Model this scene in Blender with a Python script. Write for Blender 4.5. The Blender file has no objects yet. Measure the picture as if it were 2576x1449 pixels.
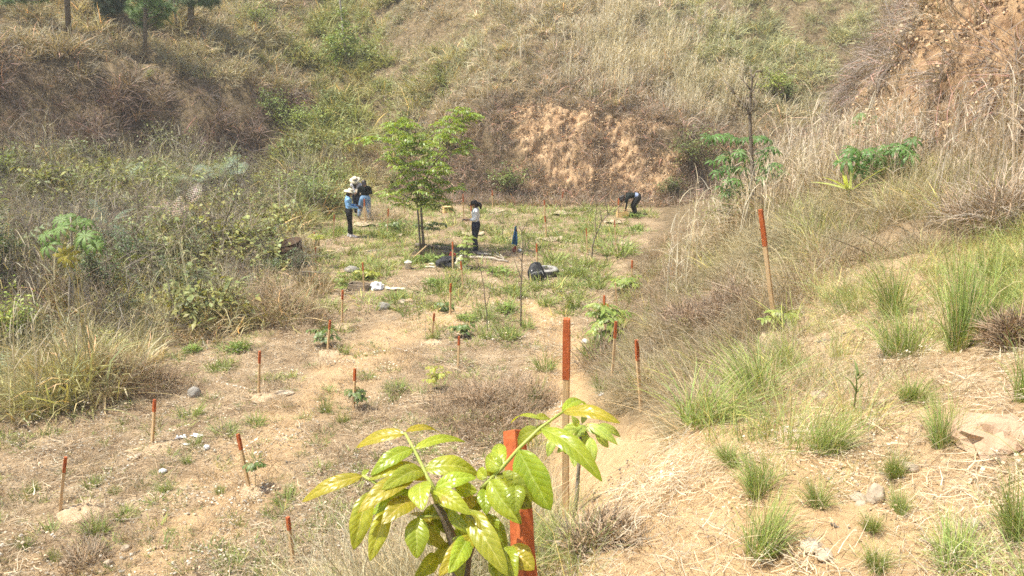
import bpy, bmesh, math, random
import numpy as np
from mathutils import Vector, Matrix, noise as mnoise

S = bpy.context.scene
COL = S.collection
rng = np.random.default_rng(7)
random.seed(7)

# ------------------------------------------------------------------ camera, sky, sun, exposure
PITCH = math.radians(15.1)
CAMZ = 5.23
FPX = 2004.0            # focal length in pixels of a 2576 px wide picture
cam_d = bpy.data.cameras.new('camera'); cam = bpy.data.objects.new('camera', cam_d); COL.objects.link(cam)
cam.location = (0, 0, CAMZ); cam.rotation_euler = (math.radians(90) - PITCH, 0, 0)
cam_d.sensor_width = 36.0; cam_d.lens = 36.0 * FPX / 2576.0
cam_d.clip_start = 0.05; cam_d.clip_end = 600
S.camera = cam

SUN_DIR = Vector((-0.40, -0.10, 0.90)).normalized()      # towards the sun
W = bpy.data.worlds.new('World'); S.world = W; W.use_nodes = True
wn = W.node_tree
for n in list(wn.nodes): wn.nodes.remove(n)
sky = wn.nodes.new('ShaderNodeTexSky'); sky.sky_type = 'NISHITA'; sky.sun_disc = False
sky.sun_elevation = math.asin(SUN_DIR.z); sky.sun_rotation = math.atan2(SUN_DIR.x, SUN_DIR.y)
sky.dust_density = 2.5; sky.air_density = 1.0
bg = wn.nodes.new('ShaderNodeBackground'); bg.inputs['Strength'].default_value = 0.15
wo = wn.nodes.new('ShaderNodeOutputWorld')
wn.links.new(sky.outputs[0], bg.inputs[0]); wn.links.new(bg.outputs[0], wo.inputs[0])
sun_d = bpy.data.lights.new('sun', 'SUN'); sun_d.energy = 4.4; sun_d.angle = math.radians(0.6); sun_d.color = (1.0, 0.96, 0.84)
sun = bpy.data.objects.new('sun', sun_d); COL.objects.link(sun)
sun.rotation_euler = SUN_DIR.to_track_quat('Z', 'Y').to_euler(); sun.location = (-10, -5, 40)
S.view_settings.view_transform = 'Standard'; S.view_settings.look = 'None'
S.view_settings.exposure = 0.78; S.view_settings.gamma = 1.0
S.cycles.use_denoising = False
S.cycles.adaptive_threshold = .03; S.cycles.adaptive_min_samples = 20
S.cycles.max_bounces = 4; S.cycles.diffuse_bounces = 2; S.cycles.glossy_bounces = 2
S.cycles.transmission_bounces = 4; S.cycles.transparent_max_bounces = 4
S.cycles.caustics_reflective = False; S.cycles.caustics_refractive = False
S.cycles.filter_width = 1.6

# ------------------------------------------------------------------ numpy noise
def _h(ix, iy, s):
    v = np.sin(ix * 127.1 + iy * 311.7 + s * 74.7) * 43758.5453
    return v - np.floor(v)
def vn2(x, y, s=0):
    x = np.asarray(x, float); y = np.asarray(y, float)
    ix = np.floor(x); iy = np.floor(y); fx = x - ix; fy = y - iy
    fx = fx * fx * (3 - 2 * fx); fy = fy * fy * (3 - 2 * fy)
    a = _h(ix, iy, s); b = _h(ix + 1, iy, s); c = _h(ix, iy + 1, s); d = _h(ix + 1, iy + 1, s)
    return (a * (1 - fx) + b * fx) * (1 - fy) + (c * (1 - fx) + d * fx) * fy
def fbm(x, y, o=4, s=0):
    r = 0.0; a = 0.5
    for i in range(o):
        r = r + a * (vn2(x, y, s + i * 13) - 0.5); a *= 0.5
        x = x * 2.03 + 17.1; y = y * 2.03 - 9.3
    return r                                  # about -0.5 .. 0.5
def smooth(a, b, v):
    t = np.clip((np.asarray(v, float) - a) / (b - a), 0, 1); return t * t * (3 - 2 * t)
def smax(a, b, k):
    h = np.clip(0.5 + 0.5 * (a - b) / k, 0, 1)
    return b * (1 - h) + a * h + k * h * (1 - h)
I = np.interp

# ------------------------------------------------------------------ the lie of the land
def edge_right(Y): return I(Y, [-40, 0, 3, 4, 5.5, 7, 8.3, 9.9, 12.4, 16, 21, 26, 31.5, 60], [-3.6, -3.5, -3.4, -2.9, -1.5, -.8, -.3, 0.1, 0.8, 1.8, 3.3, 4.6, 5.9, 8])
def edge_left(Y): return I(Y, [0, 7.5, 10.8, 12.2, 14.4, 16.2, 17.5, 20, 21.5, 25, 29, 33, 60], [-6.6, -7.5, -8.2, -6.5, -6.5, -5.2, -4.35, -4.8, -5.6, -6.7, -6.9, -6.5, -9])
def bank_foot(Y): return I(Y, [-20, 4, 7, 10, 13, 17, 21, 26, 40], [8.5, 6.9, 6.5, 6.4, 6.5, 6.8, 7.5, 8.2, 10])
def back_foot(X): return I(X, [-14, -9, -5, 0, 6, 9, 14, 30], [38, 36, 33.0, 32.5, 31.9, 31.2, 30, 28])
def gully_x(Y): return I(Y, [20, 30, 47, 60, 120], [-6.3, -6.8, -9.8, -13, -22]) + 1.5 * fbm(Y * .22, Y * 0 + 4.0, 3, 17)
def left_foot(X): return I(X, [-60, -40, -24, -17, -12, -8], [22, 24, 28.5, 31.5, 35, 40])

def parts(X, Y):
    er = (X - edge_right(Y)) * 0.9
    pr = I(er, [-1, 0, .6, 1.5, 2.6, 3.3, 4.2, 6, 8, 10, 30], [-.6, 0, .35, 1.3, 2.55, 3.2, 3.55, 4.15, 4.95, 5.7, 9])
    pr = pr * I(Y, [0, 11, 16, 20, 24, 30, 36], [1, 1, .88, .62, .46, .34, .3])
    eb = X - bank_foot(Y) + 0.7 * fbm(X * .55 + 3, Y * .55, 3, 5)
    hb = I(eb, [0, .4, 1.5, 2.5, 4, 8, 20, 60], [0, .6, 3.3, 5.1, 6.8, 10, 17, 32]) * (1 - smooth(20.3, 24.5, Y + 0.8 * fbm(X * .6, Y * .6, 3, 9)))
    right = pr + hb
    d = Y - back_foot(X) + 1.1 * fbm(X * .45, Y * .3, 3, 11)
    hs = I(X, [-8, -5, -2.5, -1, 2, 6, 9, 14], [.5, 1.0, 1.6, 2.8, 3.3, 2.6, 1.7, 1.0])
    back = hs * smooth(-.1, 2.0, d) + I(d, [0, 1.5, 4, 60], [0, .25, 1.7, 38])
    gx = gully_x(Y); gz = I(Y, [28, 33, 47, 60, 90, 150], [0, .5, 6.2, 12, 28, 60])
    wb = smooth(0.0, 6.5, X - gx)
    dl = Y - left_foot(X) + 1.4 * fbm(X * .3 + 7, Y * .3, 3, 15)
    el = np.maximum(0, edge_left(Y) - X)
    lbase = 0.13 * np.minimum(el, 18) * smooth(13, 20, Y)
    left = lbase + I(dl, [0, .8, 3.2, 4.6, 9, 20, 60, 150], [0, .7, 3.3, 4.3, 5.9, 9.5, 30, 80])
    wl = smooth(0.0, 5.5, gx - X)
    far = gz * (1 - wb - wl) + back * wb + left * wl
    return er, right, eb, far, d, dl, el, wb, wl, lbase

def H(X, Y):
    X = np.asarray(X, float); Y = np.asarray(Y, float)
    er, right, eb, far, d, dl, el, wb, wl, lbase = parts(X, Y)
    z = smax(np.maximum(right, -.5), np.zeros_like(X), .25)
    z = smax(z, far, .3)
    z = np.where(z > 17, 17 + (z - 17) * .12, z)
    amp = smooth(0.2, 2.5, z)
    z = z + (0.10 + 0.12 * amp) * fbm(X * .9, Y * .9, 4, 21) * 1.6 + 0.35 * amp * smooth(22, 34, Y) * fbm(X * .5, Y * .5, 3, 33) * 2
    hum = 1 - np.abs(fbm(X * .75 + 5, Y * .55, 3, 35)) * 4
    z = z + .42 * amp * smooth(14, 26, Y) * (hum - .4) * smooth(.0, .6, z) * (1 - .7 * smooth(5, 7, X) * smooth(25, 23, Y))
    z = z + 0.035 * fbm(X * 5, Y * 5, 3, 41)
    return z

CP, SP = math.cos(PITCH), math.sin(PITCH)
def ray(px, py):
    xd = (px - 1288) / FPX; yd = (py - 724.5) / FPX
    return Vector((xd, CP - yd * SP, -SP - yd * CP))
_T = 0.6 * (1.0025 ** np.arange(2300))
def ground(px, py):
    """where the line of sight through a point of the photograph meets the ground"""
    r = ray(px, py)
    x = r.x * _T; y = r.y * _T; z = CAMZ + r.z * _T
    g = H(x, y) - z
    k = np.nonzero(g > 0)[0]
    if len(k) == 0: k = [len(_T) - 1]
    i = max(1, k[0]); a = g[i - 1]; b = g[i]; t = _T[i - 1] + (_T[i] - _T[i - 1]) * (-a / (b - a) if b != a else 0)
    x, y = r.x * t, r.y * t
    return Vector((x, y, float(H(np.array([x]), np.array([y]))[0])))
def above(px, py, base):
    """the point straight over base's distance that lies on a line of sight"""
    r = ray(px, py); t = base.y / r.y
    return Vector((r.x * t, base.y, CAMZ + r.z * t))
def at_depth(px, py, depth):
    return Vector((0, 0, CAMZ)) + ray(px, py) * depth
def hz(x, y): return float(H(np.array([x]), np.array([y]))[0])
def hnorm(x, y, e=.15):
    n = np.stack([H(x - e, y) - H(x + e, y), H(x, y - e) - H(x, y + e), np.full_like(x, 2 * e)], 1)
    return n / np.linalg.norm(n, axis=1, keepdims=True)
def project(P):
    """picture position (2576 px wide) and depth of points, for culling what no nearby viewpoint sees"""
    dx = P[:, 0]; dy = P[:, 1]; dz = P[:, 2] - CAMZ
    dep = dy * CP - dz * SP; up = dy * SP + dz * CP
    dep = np.maximum(dep, 1e-3)
    return 1288 + FPX * dx / dep, 724.5 - FPX * up / dep, dep
def inpoly(px, py, poly):
    """test ground points against an outline given by ground points"""
    x, y = px, py; r = np.zeros(len(x), bool); n = len(poly)
    for i in range(n):
        x0, y0 = poly[i]; x1, y1 = poly[(i + 1) % n]
        c = ((y0 > y) != (y1 > y)) & (x < (x1 - x0) * (y - y0) / ((y1 - y0) if y1 != y0 else 1e-9) + x0)
        r ^= c
    return r
def patch(pix):
    return [tuple(ground(a, b).xy) for a, b in pix]

# ------------------------------------------------------------------ materials
def newmat(name):
    m = bpy.data.materials.new(name); m.use_nodes = True
    nt = m.node_tree; b = nt.nodes['Principled BSDF']; o = nt.nodes['Material Output']
    return m, nt, b, o
def N(nt, t, **kw):
    n = nt.nodes.new(t)
    for k, v in kw.items():
        if k in n.inputs: n.inputs[k].default_value = v
        else: setattr(n, k, v)
    return n
def ramp(nt, stops):
    r = nt.nodes.new('ShaderNodeValToRGB')
    while len(r.color_ramp.elements) < len(stops): r.color_ramp.elements.new(0.5)
    for e, (p, c) in zip(r.color_ramp.elements, stops): e.position = p; e.color = (*c, 1)
    return r
def mixc(nt, fac, a, b, blend='MIX'):
    m = nt.nodes.new('ShaderNodeMix'); m.data_type = 'RGBA'; m.blend_type = blend
    for sock, v in ((m.inputs[0], fac), (m.inputs[6], a), (m.inputs[7], b)):
        if isinstance(v, bpy.types.NodeSocket): nt.links.new(v, sock)
        elif isinstance(v, (tuple, list)): sock.default_value = (*v[:3], 1)
        else: sock.default_value = v
    return m.outputs[2]
def mathn(nt, op, a, b=0.0):
    m = nt.nodes.new('ShaderNodeMath'); m.operation = op
    for sock, v in ((m.inputs[0], a), (m.inputs[1], b)):
        if isinstance(v, bpy.types.NodeSocket): nt.links.new(v, sock)
        else: sock.default_value = v
    return m.outputs[0]
def noisy(name, c1, c2, scale=8, rough=.7, spec=.25, bump=0.0, bscale=40, detail=5, stretch=(1, 1, 1), metal=0):
    """a two-tone mottled surface"""
    m, nt, b, o = newmat(name)
    tc = N(nt, 'ShaderNodeTexCoord'); mp = N(nt, 'ShaderNodeMapping'); mp.inputs['Scale'].default_value = stretch
    nt.links.new(tc.outputs['Object'], mp.inputs[0])
    n = N(nt, 'ShaderNodeTexNoise', Scale=scale, Detail=detail); nt.links.new(mp.outputs[0], n.inputs['Vector'])
    r = ramp(nt, [(.3, c1), (.7, c2)]); nt.links.new(n.outputs['Fac'], r.inputs[0])
    nt.links.new(r.outputs[0], b.inputs['Base Color'])
    b.inputs['Roughness'].default_value = rough; b.inputs['Specular IOR Level'].default_value = spec; b.inputs['Metallic'].default_value = metal
    if bump:
        n2 = N(nt, 'ShaderNodeTexNoise', Scale=bscale, Detail=6); nt.links.new(mp.outputs[0], n2.inputs['Vector'])
        bp = N(nt, 'ShaderNodeBump', Strength=bump, Distance=.02); nt.links.new(n2.outputs['Fac'], bp.inputs['Height'])
        nt.links.new(bp.outputs[0], b.inputs['Normal'])
    return m

def plant_mat(name, instanced, base=(1, 1, 1), spec=.2, rough=.55, trans=.3, tint=(1.15, 1.1, .55)):
    """leaf and blade surface: colour from the plant's own tint times a per-blade shade"""
    m, nt, b, o = newmat(name)
    av = N(nt, 'ShaderNodeAttribute', attribute_name='bcol')
    if instanced:
        at = N(nt, 'ShaderNodeAttribute', attribute_name='tcol', attribute_type='INSTANCER')
        c = mixc(nt, 1.0, at.outputs['Color'], av.outputs['Color'], 'MULTIPLY')
    else:
        c = mixc(nt, 1.0, base, av.outputs['Color'], 'MULTIPLY')
    nt.links.new(c, b.inputs['Base Color'])
    b.inputs['Roughness'].default_value = rough; b.inputs['Specular IOR Level'].default_value = spec
    tr = N(nt, 'ShaderNodeBsdfTranslucent')
    nt.links.new(mixc(nt, 1.0, c, tint, 'MULTIPLY'), tr.inputs['Color'])
    mx = N(nt, 'ShaderNodeMixShader'); mx.inputs[0].default_value = trans
    nt.links.new(b.outputs[0], mx.inputs[1]); nt.links.new(tr.outputs[0], mx.inputs[2]); nt.links.new(mx.outputs[0], o.inputs['Surface'])
    return m
M_BLADE = plant_mat('blade', True, trans=.22, spec=.12)
M_LEAF = plant_mat('leafy', True, trans=.3, spec=.3, rough=.45)

# ------------------------------------------------------------------ mesh helpers
class MB:
    """collects faces and builds ONE mesh object"""
    def __init__(s): s.v = []; s.f = []; s.c = []; s.m = []; s.uv = []; s.sm = True
    def add(s, vs, fs, col=(1, 1, 1), mi=0, uvs=None):
        o = len(s.v); s.v.extend([tuple(p) for p in vs])
        for f in fs: s.f.append(tuple(i + o for i in f)); s.m.append(mi)
        s.c.extend([col] * len(vs)); s.uv.extend(uvs if uvs else [(0, 0)] * len(vs))
    def box(s, c, d, R=None, col=(1, 1, 1), mi=0, taper=1.0):
        c = Vector(c); hx, hy, hz_ = d[0] / 2, d[1] / 2, d[2] / 2
        vs = [Vector((x * hx * (taper if z > 0 else 1), y * hy * (taper if z > 0 else 1), z * hz_)) for z in (-1, 1) for x, y in ((-1, -1), (1, -1), (1, 1), (-1, 1))]
        if R is not None: vs = [R @ v for v in vs]
        s.add([v + c for v in vs], [(3, 2, 1, 0), (4, 5, 6, 7), (0, 1, 5, 4), (1, 2, 6, 5), (2, 3, 7, 6), (3, 0, 4, 7)], col, mi)
    def tube(s, pts, rad, n=6, col=(1, 1, 1), mi=0, caps=True):
        pts = [Vector(p) for p in pts]; k = len(pts)
        if not hasattr(rad, '__len__'): rad = [rad] * k
        t0 = (pts[1] - pts[0]).normalized(); a = t0.orthogonal().normalized()
        vs = []; fs = []
        for i, p in enumerate(pts):
            t = (pts[min(i + 1, k - 1)] - pts[max(i - 1, 0)])
            t = t.normalized() if t.length > 1e-9 else t0
            a = (a - t * a.dot(t)); a = a.normalized() if a.length > 1e-6 else t.orthogonal().normalized()
            b = t.cross(a)
            for j in range(n):
                w = 2 * math.pi * j / n; vs.append(p + (a * math.cos(w) + b * math.sin(w)) * rad[i])
        for i in range(k - 1):
            for j in range(n):
                fs.append((i * n + j, i * n + (j + 1) % n, (i + 1) * n + (j + 1) % n, (i + 1) * n + j))
        if caps: fs.append(tuple(range(n - 1, -1, -1))); fs.append(tuple(range((k - 1) * n, k * n)))
        s.add(vs, fs, col, mi)
    def lathe(s, prof, n=20, c=(0, 0, 0), R=None, col=(1, 1, 1), mi=0, wob=None):
        vs = []; fs = []; k = len(prof)
        for i, (r, z) in enumerate(prof):
            for j in range(n):
                w = 2 * math.pi * j / n; p = Vector((r * math.cos(w), r * math.sin(w), z))
                if wob: p = wob(p, w, i)
                if R is not None: p = R @ p
                vs.append(p + Vector(c))
        for i in range(k - 1):
            for j in range(n): fs.append((i * n + j, i * n + (j + 1) % n, (i + 1) * n + (j + 1) % n, (i + 1) * n + j))
        s.add(vs, fs, col, mi)
    def mesh(s, name, mats):
        me = bpy.data.meshes.new(name); me.from_pydata(s.v, [], s.f)
        for m in (mats if isinstance(mats, (list, tuple)) else [mats]): me.materials.append(m)
        if any(s.m): me.polygons.foreach_set('material_index', s.m)
        at = me.attributes.new('bcol', 'FLOAT_COLOR', 'POINT')
        at.data.foreach_set('color', np.c_[np.array(s.c, float).reshape(-1, 3), np.ones(len(s.v))].astype(np.float32).ravel())
        u = me.attributes.new('luv', 'FLOAT_VECTOR', 'POINT')
        u.data.foreach_set('vector', np.c_[np.array(s.uv, float).reshape(-1, 2), np.zeros(len(s.v))].astype(np.float32).ravel())
        if s.sm: me.polygons.foreach_set('use_smooth', [True] * len(me.polygons))
        me.update(); return me
    def obj(s, name, mats, parent=None, loc=None, smooth=True):
        s.sm = smooth
        o = bpy.data.objects.new(name, s.mesh(name, mats)); COL.objects.link(o)
        if parent is not None: o.parent = parent
        if loc is not None: o.location = loc
        return o
def tag(o, label=None, cat=None, group=None, kind=None):
    if label: o['label'] = label
    if cat: o['category'] = cat
    if group: o['group'] = group
    if kind: o['kind'] = kind
    return o
def thing(name, label, cat, loc=(0, 0, 0), rz=0, group=None):
    o = bpy.data.objects.new(name, None); COL.objects.link(o); o.location = loc; o.rotation_euler = (0, 0, rz)
    o.empty_display_size = .1
    return tag(o, label, cat, group)
def copy_tree(o, parent=None):
    c = o.copy(); COL.objects.link(c); c.parent = parent
    for ch in list(o.children): copy_tree(ch, c)
    return c
# ------------------------------------------------------------------ ground: one sheet, fine in front, coarse behind
PATH = [tuple(ground(a, b).xy) for a, b in ((1780, 1440), (1690, 1290), (1640, 1150), (1560, 1110))]
PATH += [(1.0, 6.2), (.9, 8.2)] + [tuple(ground(a, b).xy) for a, b in ((1420, 960), (1425, 880), (1400, 830), (1330, 770))]
TRACK = [tuple(ground(a, b).xy) for a, b in ((240, 1449), (480, 1340), (640, 1180), (790, 1010), (930, 890), (1040, 820), (1180, 770))]
def track_dist(X, Y):
    dm = np.full(X.shape, 1e9)
    for (x0, y0), (x1, y1) in zip(TRACK[:-1], TRACK[1:]):
        t = np.clip(((X - x0) * (x1 - x0) + (Y - y0) * (y1 - y0)) / ((x1 - x0) ** 2 + (y1 - y0) ** 2), 0, 1)
        dm = np.minimum(dm, np.hypot(X - x0 - t * (x1 - x0), Y - y0 - t * (y1 - y0)))
    return dm
def path_dist(X, Y):
    dm = np.full(X.shape, 1e9)
    for (x0, y0), (x1, y1) in zip(PATH[:-1], PATH[1:]):
        L2 = (x1 - x0) ** 2 + (y1 - y0) ** 2 + 1e-9
        t = np.clip(((X - x0) * (x1 - x0) + (Y - y0) * (y1 - y0)) / L2, 0, 1)
        dm = np.minimum(dm, np.hypot(X - x0 - t * (x1 - x0), Y - y0 - t * (y1 - y0)))
    return dm
LEDGE_POLY = patch([(1330, 1449), (1372, 1330), (1385, 1240), (1420, 1170), (1480, 1118), (1560, 1098), (1690, 1085), (1770, 1120), (1850, 1250), (1900, 1449)])
def zones(X, Y):
    """what covers the ground where: weights 0..1"""
    er, right, eb, far, d, dl, el, wb, wl, lbase = parts(X, Y)
    up = np.maximum(far, right) * 1.4
    n = fbm(X * .8, (Y + up) * .8, 4, 51); n2 = fbm(X * 2.6, (Y + up) * 2.6, 4, 57)
    terr = smooth(.5, -.25, er + .9 * n) * smooth(-.3, .5, X - edge_left(Y) + 1.6 * n) * smooth(.5, -.4, d + .9 * n)
    ob = smooth(.05, .5, d + .5 * n2) * smooth(2.4, 1.5, d + 2.6 * n) * smooth(-.6, 1.0, X + 1.0 * d - 1.2 + 5 * n) * smooth(7.4, 5.2, X + 5 * n) * (wb > .5)
    spur = smooth(-.1, .5, eb + .6 * n2) * smooth(9.0, 3.5, eb) * smooth(24, 21, Y) * smooth(3, 6, Y)
    ledge = smooth(2.2, 3.3, er + .6 * n) * smooth(12.5, 6.5, Y + 2 * n) * (1 - smooth(-1.0, .2, eb))
    ip = inpoly(np.asarray(X), np.asarray(Y), LEDGE_POLY); ledge = np.maximum(ledge, ip * 1.0)
    return dict(terr=terr, ob=ob, spur=spur, ledge=ledge, er=er, eb=eb, d=d, dl=dl, el=el, wb=wb, wl=wl, n=n, n2=n2)

fine = np.linspace(-43, 43, 760); rest = np.linspace(43, 317, 62)[1:-1]
ang = np.radians(np.r_[fine, rest]); NA = len(ang)
rad = np.r_[np.linspace(.25, 1.0, 12)[:-1], np.geomspace(1.0, 30.5, 490), np.linspace(30.5, 36.5, 120)[1:], np.geomspace(36.5, 170, 110)[1:]]; NR = len(rad)
A, R_ = np.meshgrid(ang, rad)
GX = (np.sin(A) * R_).ravel(); GY = (np.cos(A) * R_).ravel()
GZ = H(GX, GY)
z_ = zones(GX, GY)
nor = hnorm(GX, GY, .12)
P3 = np.stack([GX, GY, GZ], 1)
rock = np.maximum(z_['ob'], z_['spur'])
sel = np.nonzero((rock > .02) & (np.abs(GX) < 30) & (GY > 0) & (np.abs(np.arctan2(GX, GY)) < .8))[0]
disp = np.zeros(len(GX))
for i in sel:
    p = Vector((GX[i] * 1.0, GY[i] * 1.0, GZ[i] * 1.25))
    dd, _ = mnoise.voronoi(p * 3.2); de, _ = mnoise.voronoi(p * 8.5 + Vector((3, 1, 7)))
    f = mnoise.fractal(p * 1.1, .9, 2.1, 4)
    disp[i] = (.30 * (dd[1] - dd[0]) - .06) + .12 * (de[1] - de[0]) + .17 * f
P3 += nor * (disp * np.minimum(1, rock * 1.2))[:, None]
pd0 = path_dist(GX, GY)
# loose crumbs and footprints on the bare ground
cr = np.maximum(z_['terr'], z_['ledge'])
P3[:, 2] += cr * (.03 * np.maximum(0, fbm(GX * 9, GY * 9, 3, 61)) + .014 * fbm(GX * 22, GY * 22, 2, 63)) * (1 - .6 * smooth(.6, .2, pd0)) * (R_.ravel() < 30)
pd = path_dist(GX, GY)
P3[:, 2] -= .05 * smooth(.35, .1, pd) * cr
nv0 = len(P3)
centre = np.array([[0, 0, hz(0, 0)]])
V = np.r_[P3, centre]
i0 = (np.arange(NR - 1)[:, None] * NA + np.arange(NA)[None]).ravel(); j1 = (np.arange(NR - 1)[:, None] * NA + (np.arange(NA)[None] + 1) % NA).ravel()
quads = np.stack([i0, i0 + NA, j1 + NA, j1], 1)
tris = np.stack([np.full(NA, nv0), np.arange(NA), (np.arange(NA) + 1) % NA], 1)
me = bpy.data.meshes.new('ground')
me.vertices.add(len(V)); me.vertices.foreach_set('co', V.astype(np.float32).ravel())
nl = quads.size + tris.size
me.loops.add(nl); me.loops.foreach_set('vertex_index', np.r_[quads.ravel(), tris.ravel()].astype(np.int32))
np_ = len(quads) + len(tris); me.polygons.add(np_)
me.polygons.foreach_set('loop_start', np.r_[np.arange(len(quads)) * 4, quads.size + np.arange(len(tris)) * 3].astype(np.int32))
me.polygons.foreach_set('loop_total', np.r_[np.full(len(quads), 4), np.full(len(tris), 3)].astype(np.int32))
me.polygons.foreach_set('use_smooth', np.ones(np_, bool))
me.update(calc_edges=True); me.validate()
def vattr(me, name, vals):
    a = me.attributes.new(name, 'FLOAT', 'POINT'); a.data.foreach_set('value', np.r_[vals, [0.0]].astype(np.float32))
vattr(me, 'bare', np.clip(z_['terr'] + z_['ledge'] * .9, 0, 1)); vattr(me, 'ochre', z_['ob']); vattr(me, 'spur', z_['spur'])
vattr(me, 'worn', smooth(1.1, .1, track_dist(GX, GY) + 1.2 * z_['n2'] + .8 * z_['n']))
vattr(me, 'trod', smooth(.75, .15, (pd + .5 * z_['n2']) * (1 - .55 * smooth(6, 4, GY)))); vattr(me, 'sandy', z_['ledge'])
m, nt, b, o = newmat('earth')
tc = N(nt, 'ShaderNodeTexCoord'); gc = N(nt, 'ShaderNodeNewGeometry')
def att(n_): return N(nt, 'ShaderNodeAttribute', attribute_name=n_).outputs['Fac']
def nz(sc, det=6, rough=.6):
    t = N(nt, 'ShaderNodeTexNoise', Scale=sc, Detail=det, Roughness=rough); nt.links.new(gc.outputs['Position'], t.inputs['Vector']); return t.outputs['Fac']
thatch = ramp(nt, [(.3, (.085, .062, .035)), (.5, (.17, .125, .07)), (.72, (.27, .20, .12))]); nt.links.new(nz(6), thatch.inputs[0])
bare = ramp(nt, [(.26, (.15, .10, .06)), (.42, (.265, .19, .115)), (.56, (.37, .275, .17)), (.75, (.50, .39, .26))]); nt.links.new(nz(1.6, 10, .72), bare.inputs[0])
specks = ramp(nt, [(.36, (.42, .36, .30)), (.52, (1, 1, 1)), (.70, (1.18, 1.15, 1.08))]); nt.links.new(nz(30, 4, .7), specks.inputs[0])
bare2 = mixc(nt, 1.0, bare.outputs[0], specks.outputs[0], 'MULTIPLY')
trod = ramp(nt, [(.3, (.45, .285, .14)), (.7, (.59, .41, .22))]); nt.links.new(nz(7, 6), trod.inputs[0])
sand = ramp(nt, [(.28, (.34, .215, .115)), (.46, (.47, .325, .185)), (.6, (.56, .41, .25)), (.76, (.66, .51, .33))]); nt.links.new(nz(2.6, 10, .74), sand.inputs[0])
sand2 = mixc(nt, 1.0, sand.outputs[0], specks.outputs[0], 'MULTIPLY')
bare2 = mixc(nt, att('sandy'), bare2, sand2)
c = mixc(nt, att('bare'), thatch.outputs[0], bare2)
c = mixc(nt, mathn(nt, 'MULTIPLY', att('worn'), .6), c, trod.outputs[0])
c = mixc(nt, mathn(nt, 'MULTIPLY', att('trod'), .75), c, trod.outputs[0])
och = ramp(nt, [(.26, (.18, .105, .056)), (.42, (.40, .25, .14)), (.56, (.57, .385, .22)), (.74, (.67, .52, .35))]); nt.links.new(nz(3.4, 10, .75), och.inputs[0])
patchy = ramp(nt, [(.28, (.3, .3, .3)), (.44, (1, 1, 1))]); nt.links.new(nz(1.1, 8, .7), patchy.inputs[0])
c = mixc(nt, mathn(nt, 'MULTIPLY', att('ochre'), patchy.outputs[0]), c, och.outputs[0])
sp = ramp(nt, [(.26, (.08, .05, .03)), (.42, (.24, .145, .08)), (.58, (.42, .275, .15)), (.76, (.56, .41, .25))]); nt.links.new(nz(4.2, 10, .75), sp.inputs[0])
c = mixc(nt, att('spur'), c, sp.outputs[0])
nt.links.new(c, b.inputs['Base Color']); b.inputs['Roughness'].default_value = .95; b.inputs['Specular IOR Level'].default_value = .1
bp = N(nt, 'ShaderNodeBump', Strength=.8, Distance=.03); nt.links.new(nz(26, 8, .75), bp.inputs['Height']); nt.links.new(bp.outputs[0], b.inputs['Normal'])
me.materials.append(m)
go = bpy.data.objects.new('ground', me); COL.objects.link(go); go['kind'] = 'structure'
# ------------------------------------------------------------------ plant pieces that stand in their thousands
def shade(r, v=.3, warm=.1):
    k = 1 + r.uniform(-v, v); w = r.uniform(-warm, warm)
    return (k * (1 + w), k, k * (1 - w))
def add_blade(mb, r, base, az, tilt, droop, L, w, seg=4, col=(1, 1, 1), kink=0.0):
    p = Vector(base); vs = []; fs = []
    side0 = Vector((-math.sin(az), math.cos(az), 0)); tw = r.uniform(-.9, .9)
    for i in range(seg + 1):
        s = i / seg; a = tilt + droop * s ** 1.4
        d = Vector((math.cos(az) * math.sin(a), math.sin(az) * math.sin(a), math.cos(a)))
        side = (side0 * math.cos(tw) + d.cross(side0) * math.sin(tw))
        ww = w * (1 - s) ** .55 * .5 if i < seg else w * .04
        vs += [p - side * ww, p + side * ww]
        p = p + d * (L / seg); az += r.uniform(-kink, kink)
    for i in range(seg): fs.append((2 * i, 2 * i + 1, 2 * i + 3, 2 * i + 2))
    mb.add(vs, fs, col)
def tuft(seed, n, h, spread, tilt, droop, w, seg=4, kink=.15, v=.3, warm=.1, dead=0.0, flat=1.0):
    r = random.Random(seed); mb = MB()
    for i in range(n):
        a = r.uniform(0, 2 * math.pi); q = spread * math.sqrt(r.random()); az = a + r.gauss(0, .9)
        c = shade(r, v, warm)
        if r.random() < dead: c = (c[0] * 2.0, c[1] * 1.45, c[2] * 1.5)
        add_blade(mb, r, (q * math.cos(a), q * math.sin(a), -.02), az, r.uniform(*tilt), r.uniform(*droop), r.uniform(*h), w * r.uniform(.6, 1.3), seg, c, kink)
    return mb
def straw(seed, n, spread, L, w):
    """fallen bits lying on the ground"""
    r = random.Random(seed); mb = MB()
    for i in range(n):
        a = r.uniform(0, 2 * math.pi); q = spread * math.sqrt(r.random())
        add_blade(mb, r, (q * math.cos(a), q * math.sin(a), r.uniform(.004, .03)), r.uniform(0, 6.28), r.uniform(1.3, 1.62), r.uniform(-.25, .25), r.uniform(*L), w * r.uniform(.5, 1.4), 3, shade(r, .45, .12), .4)
    return mb
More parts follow.
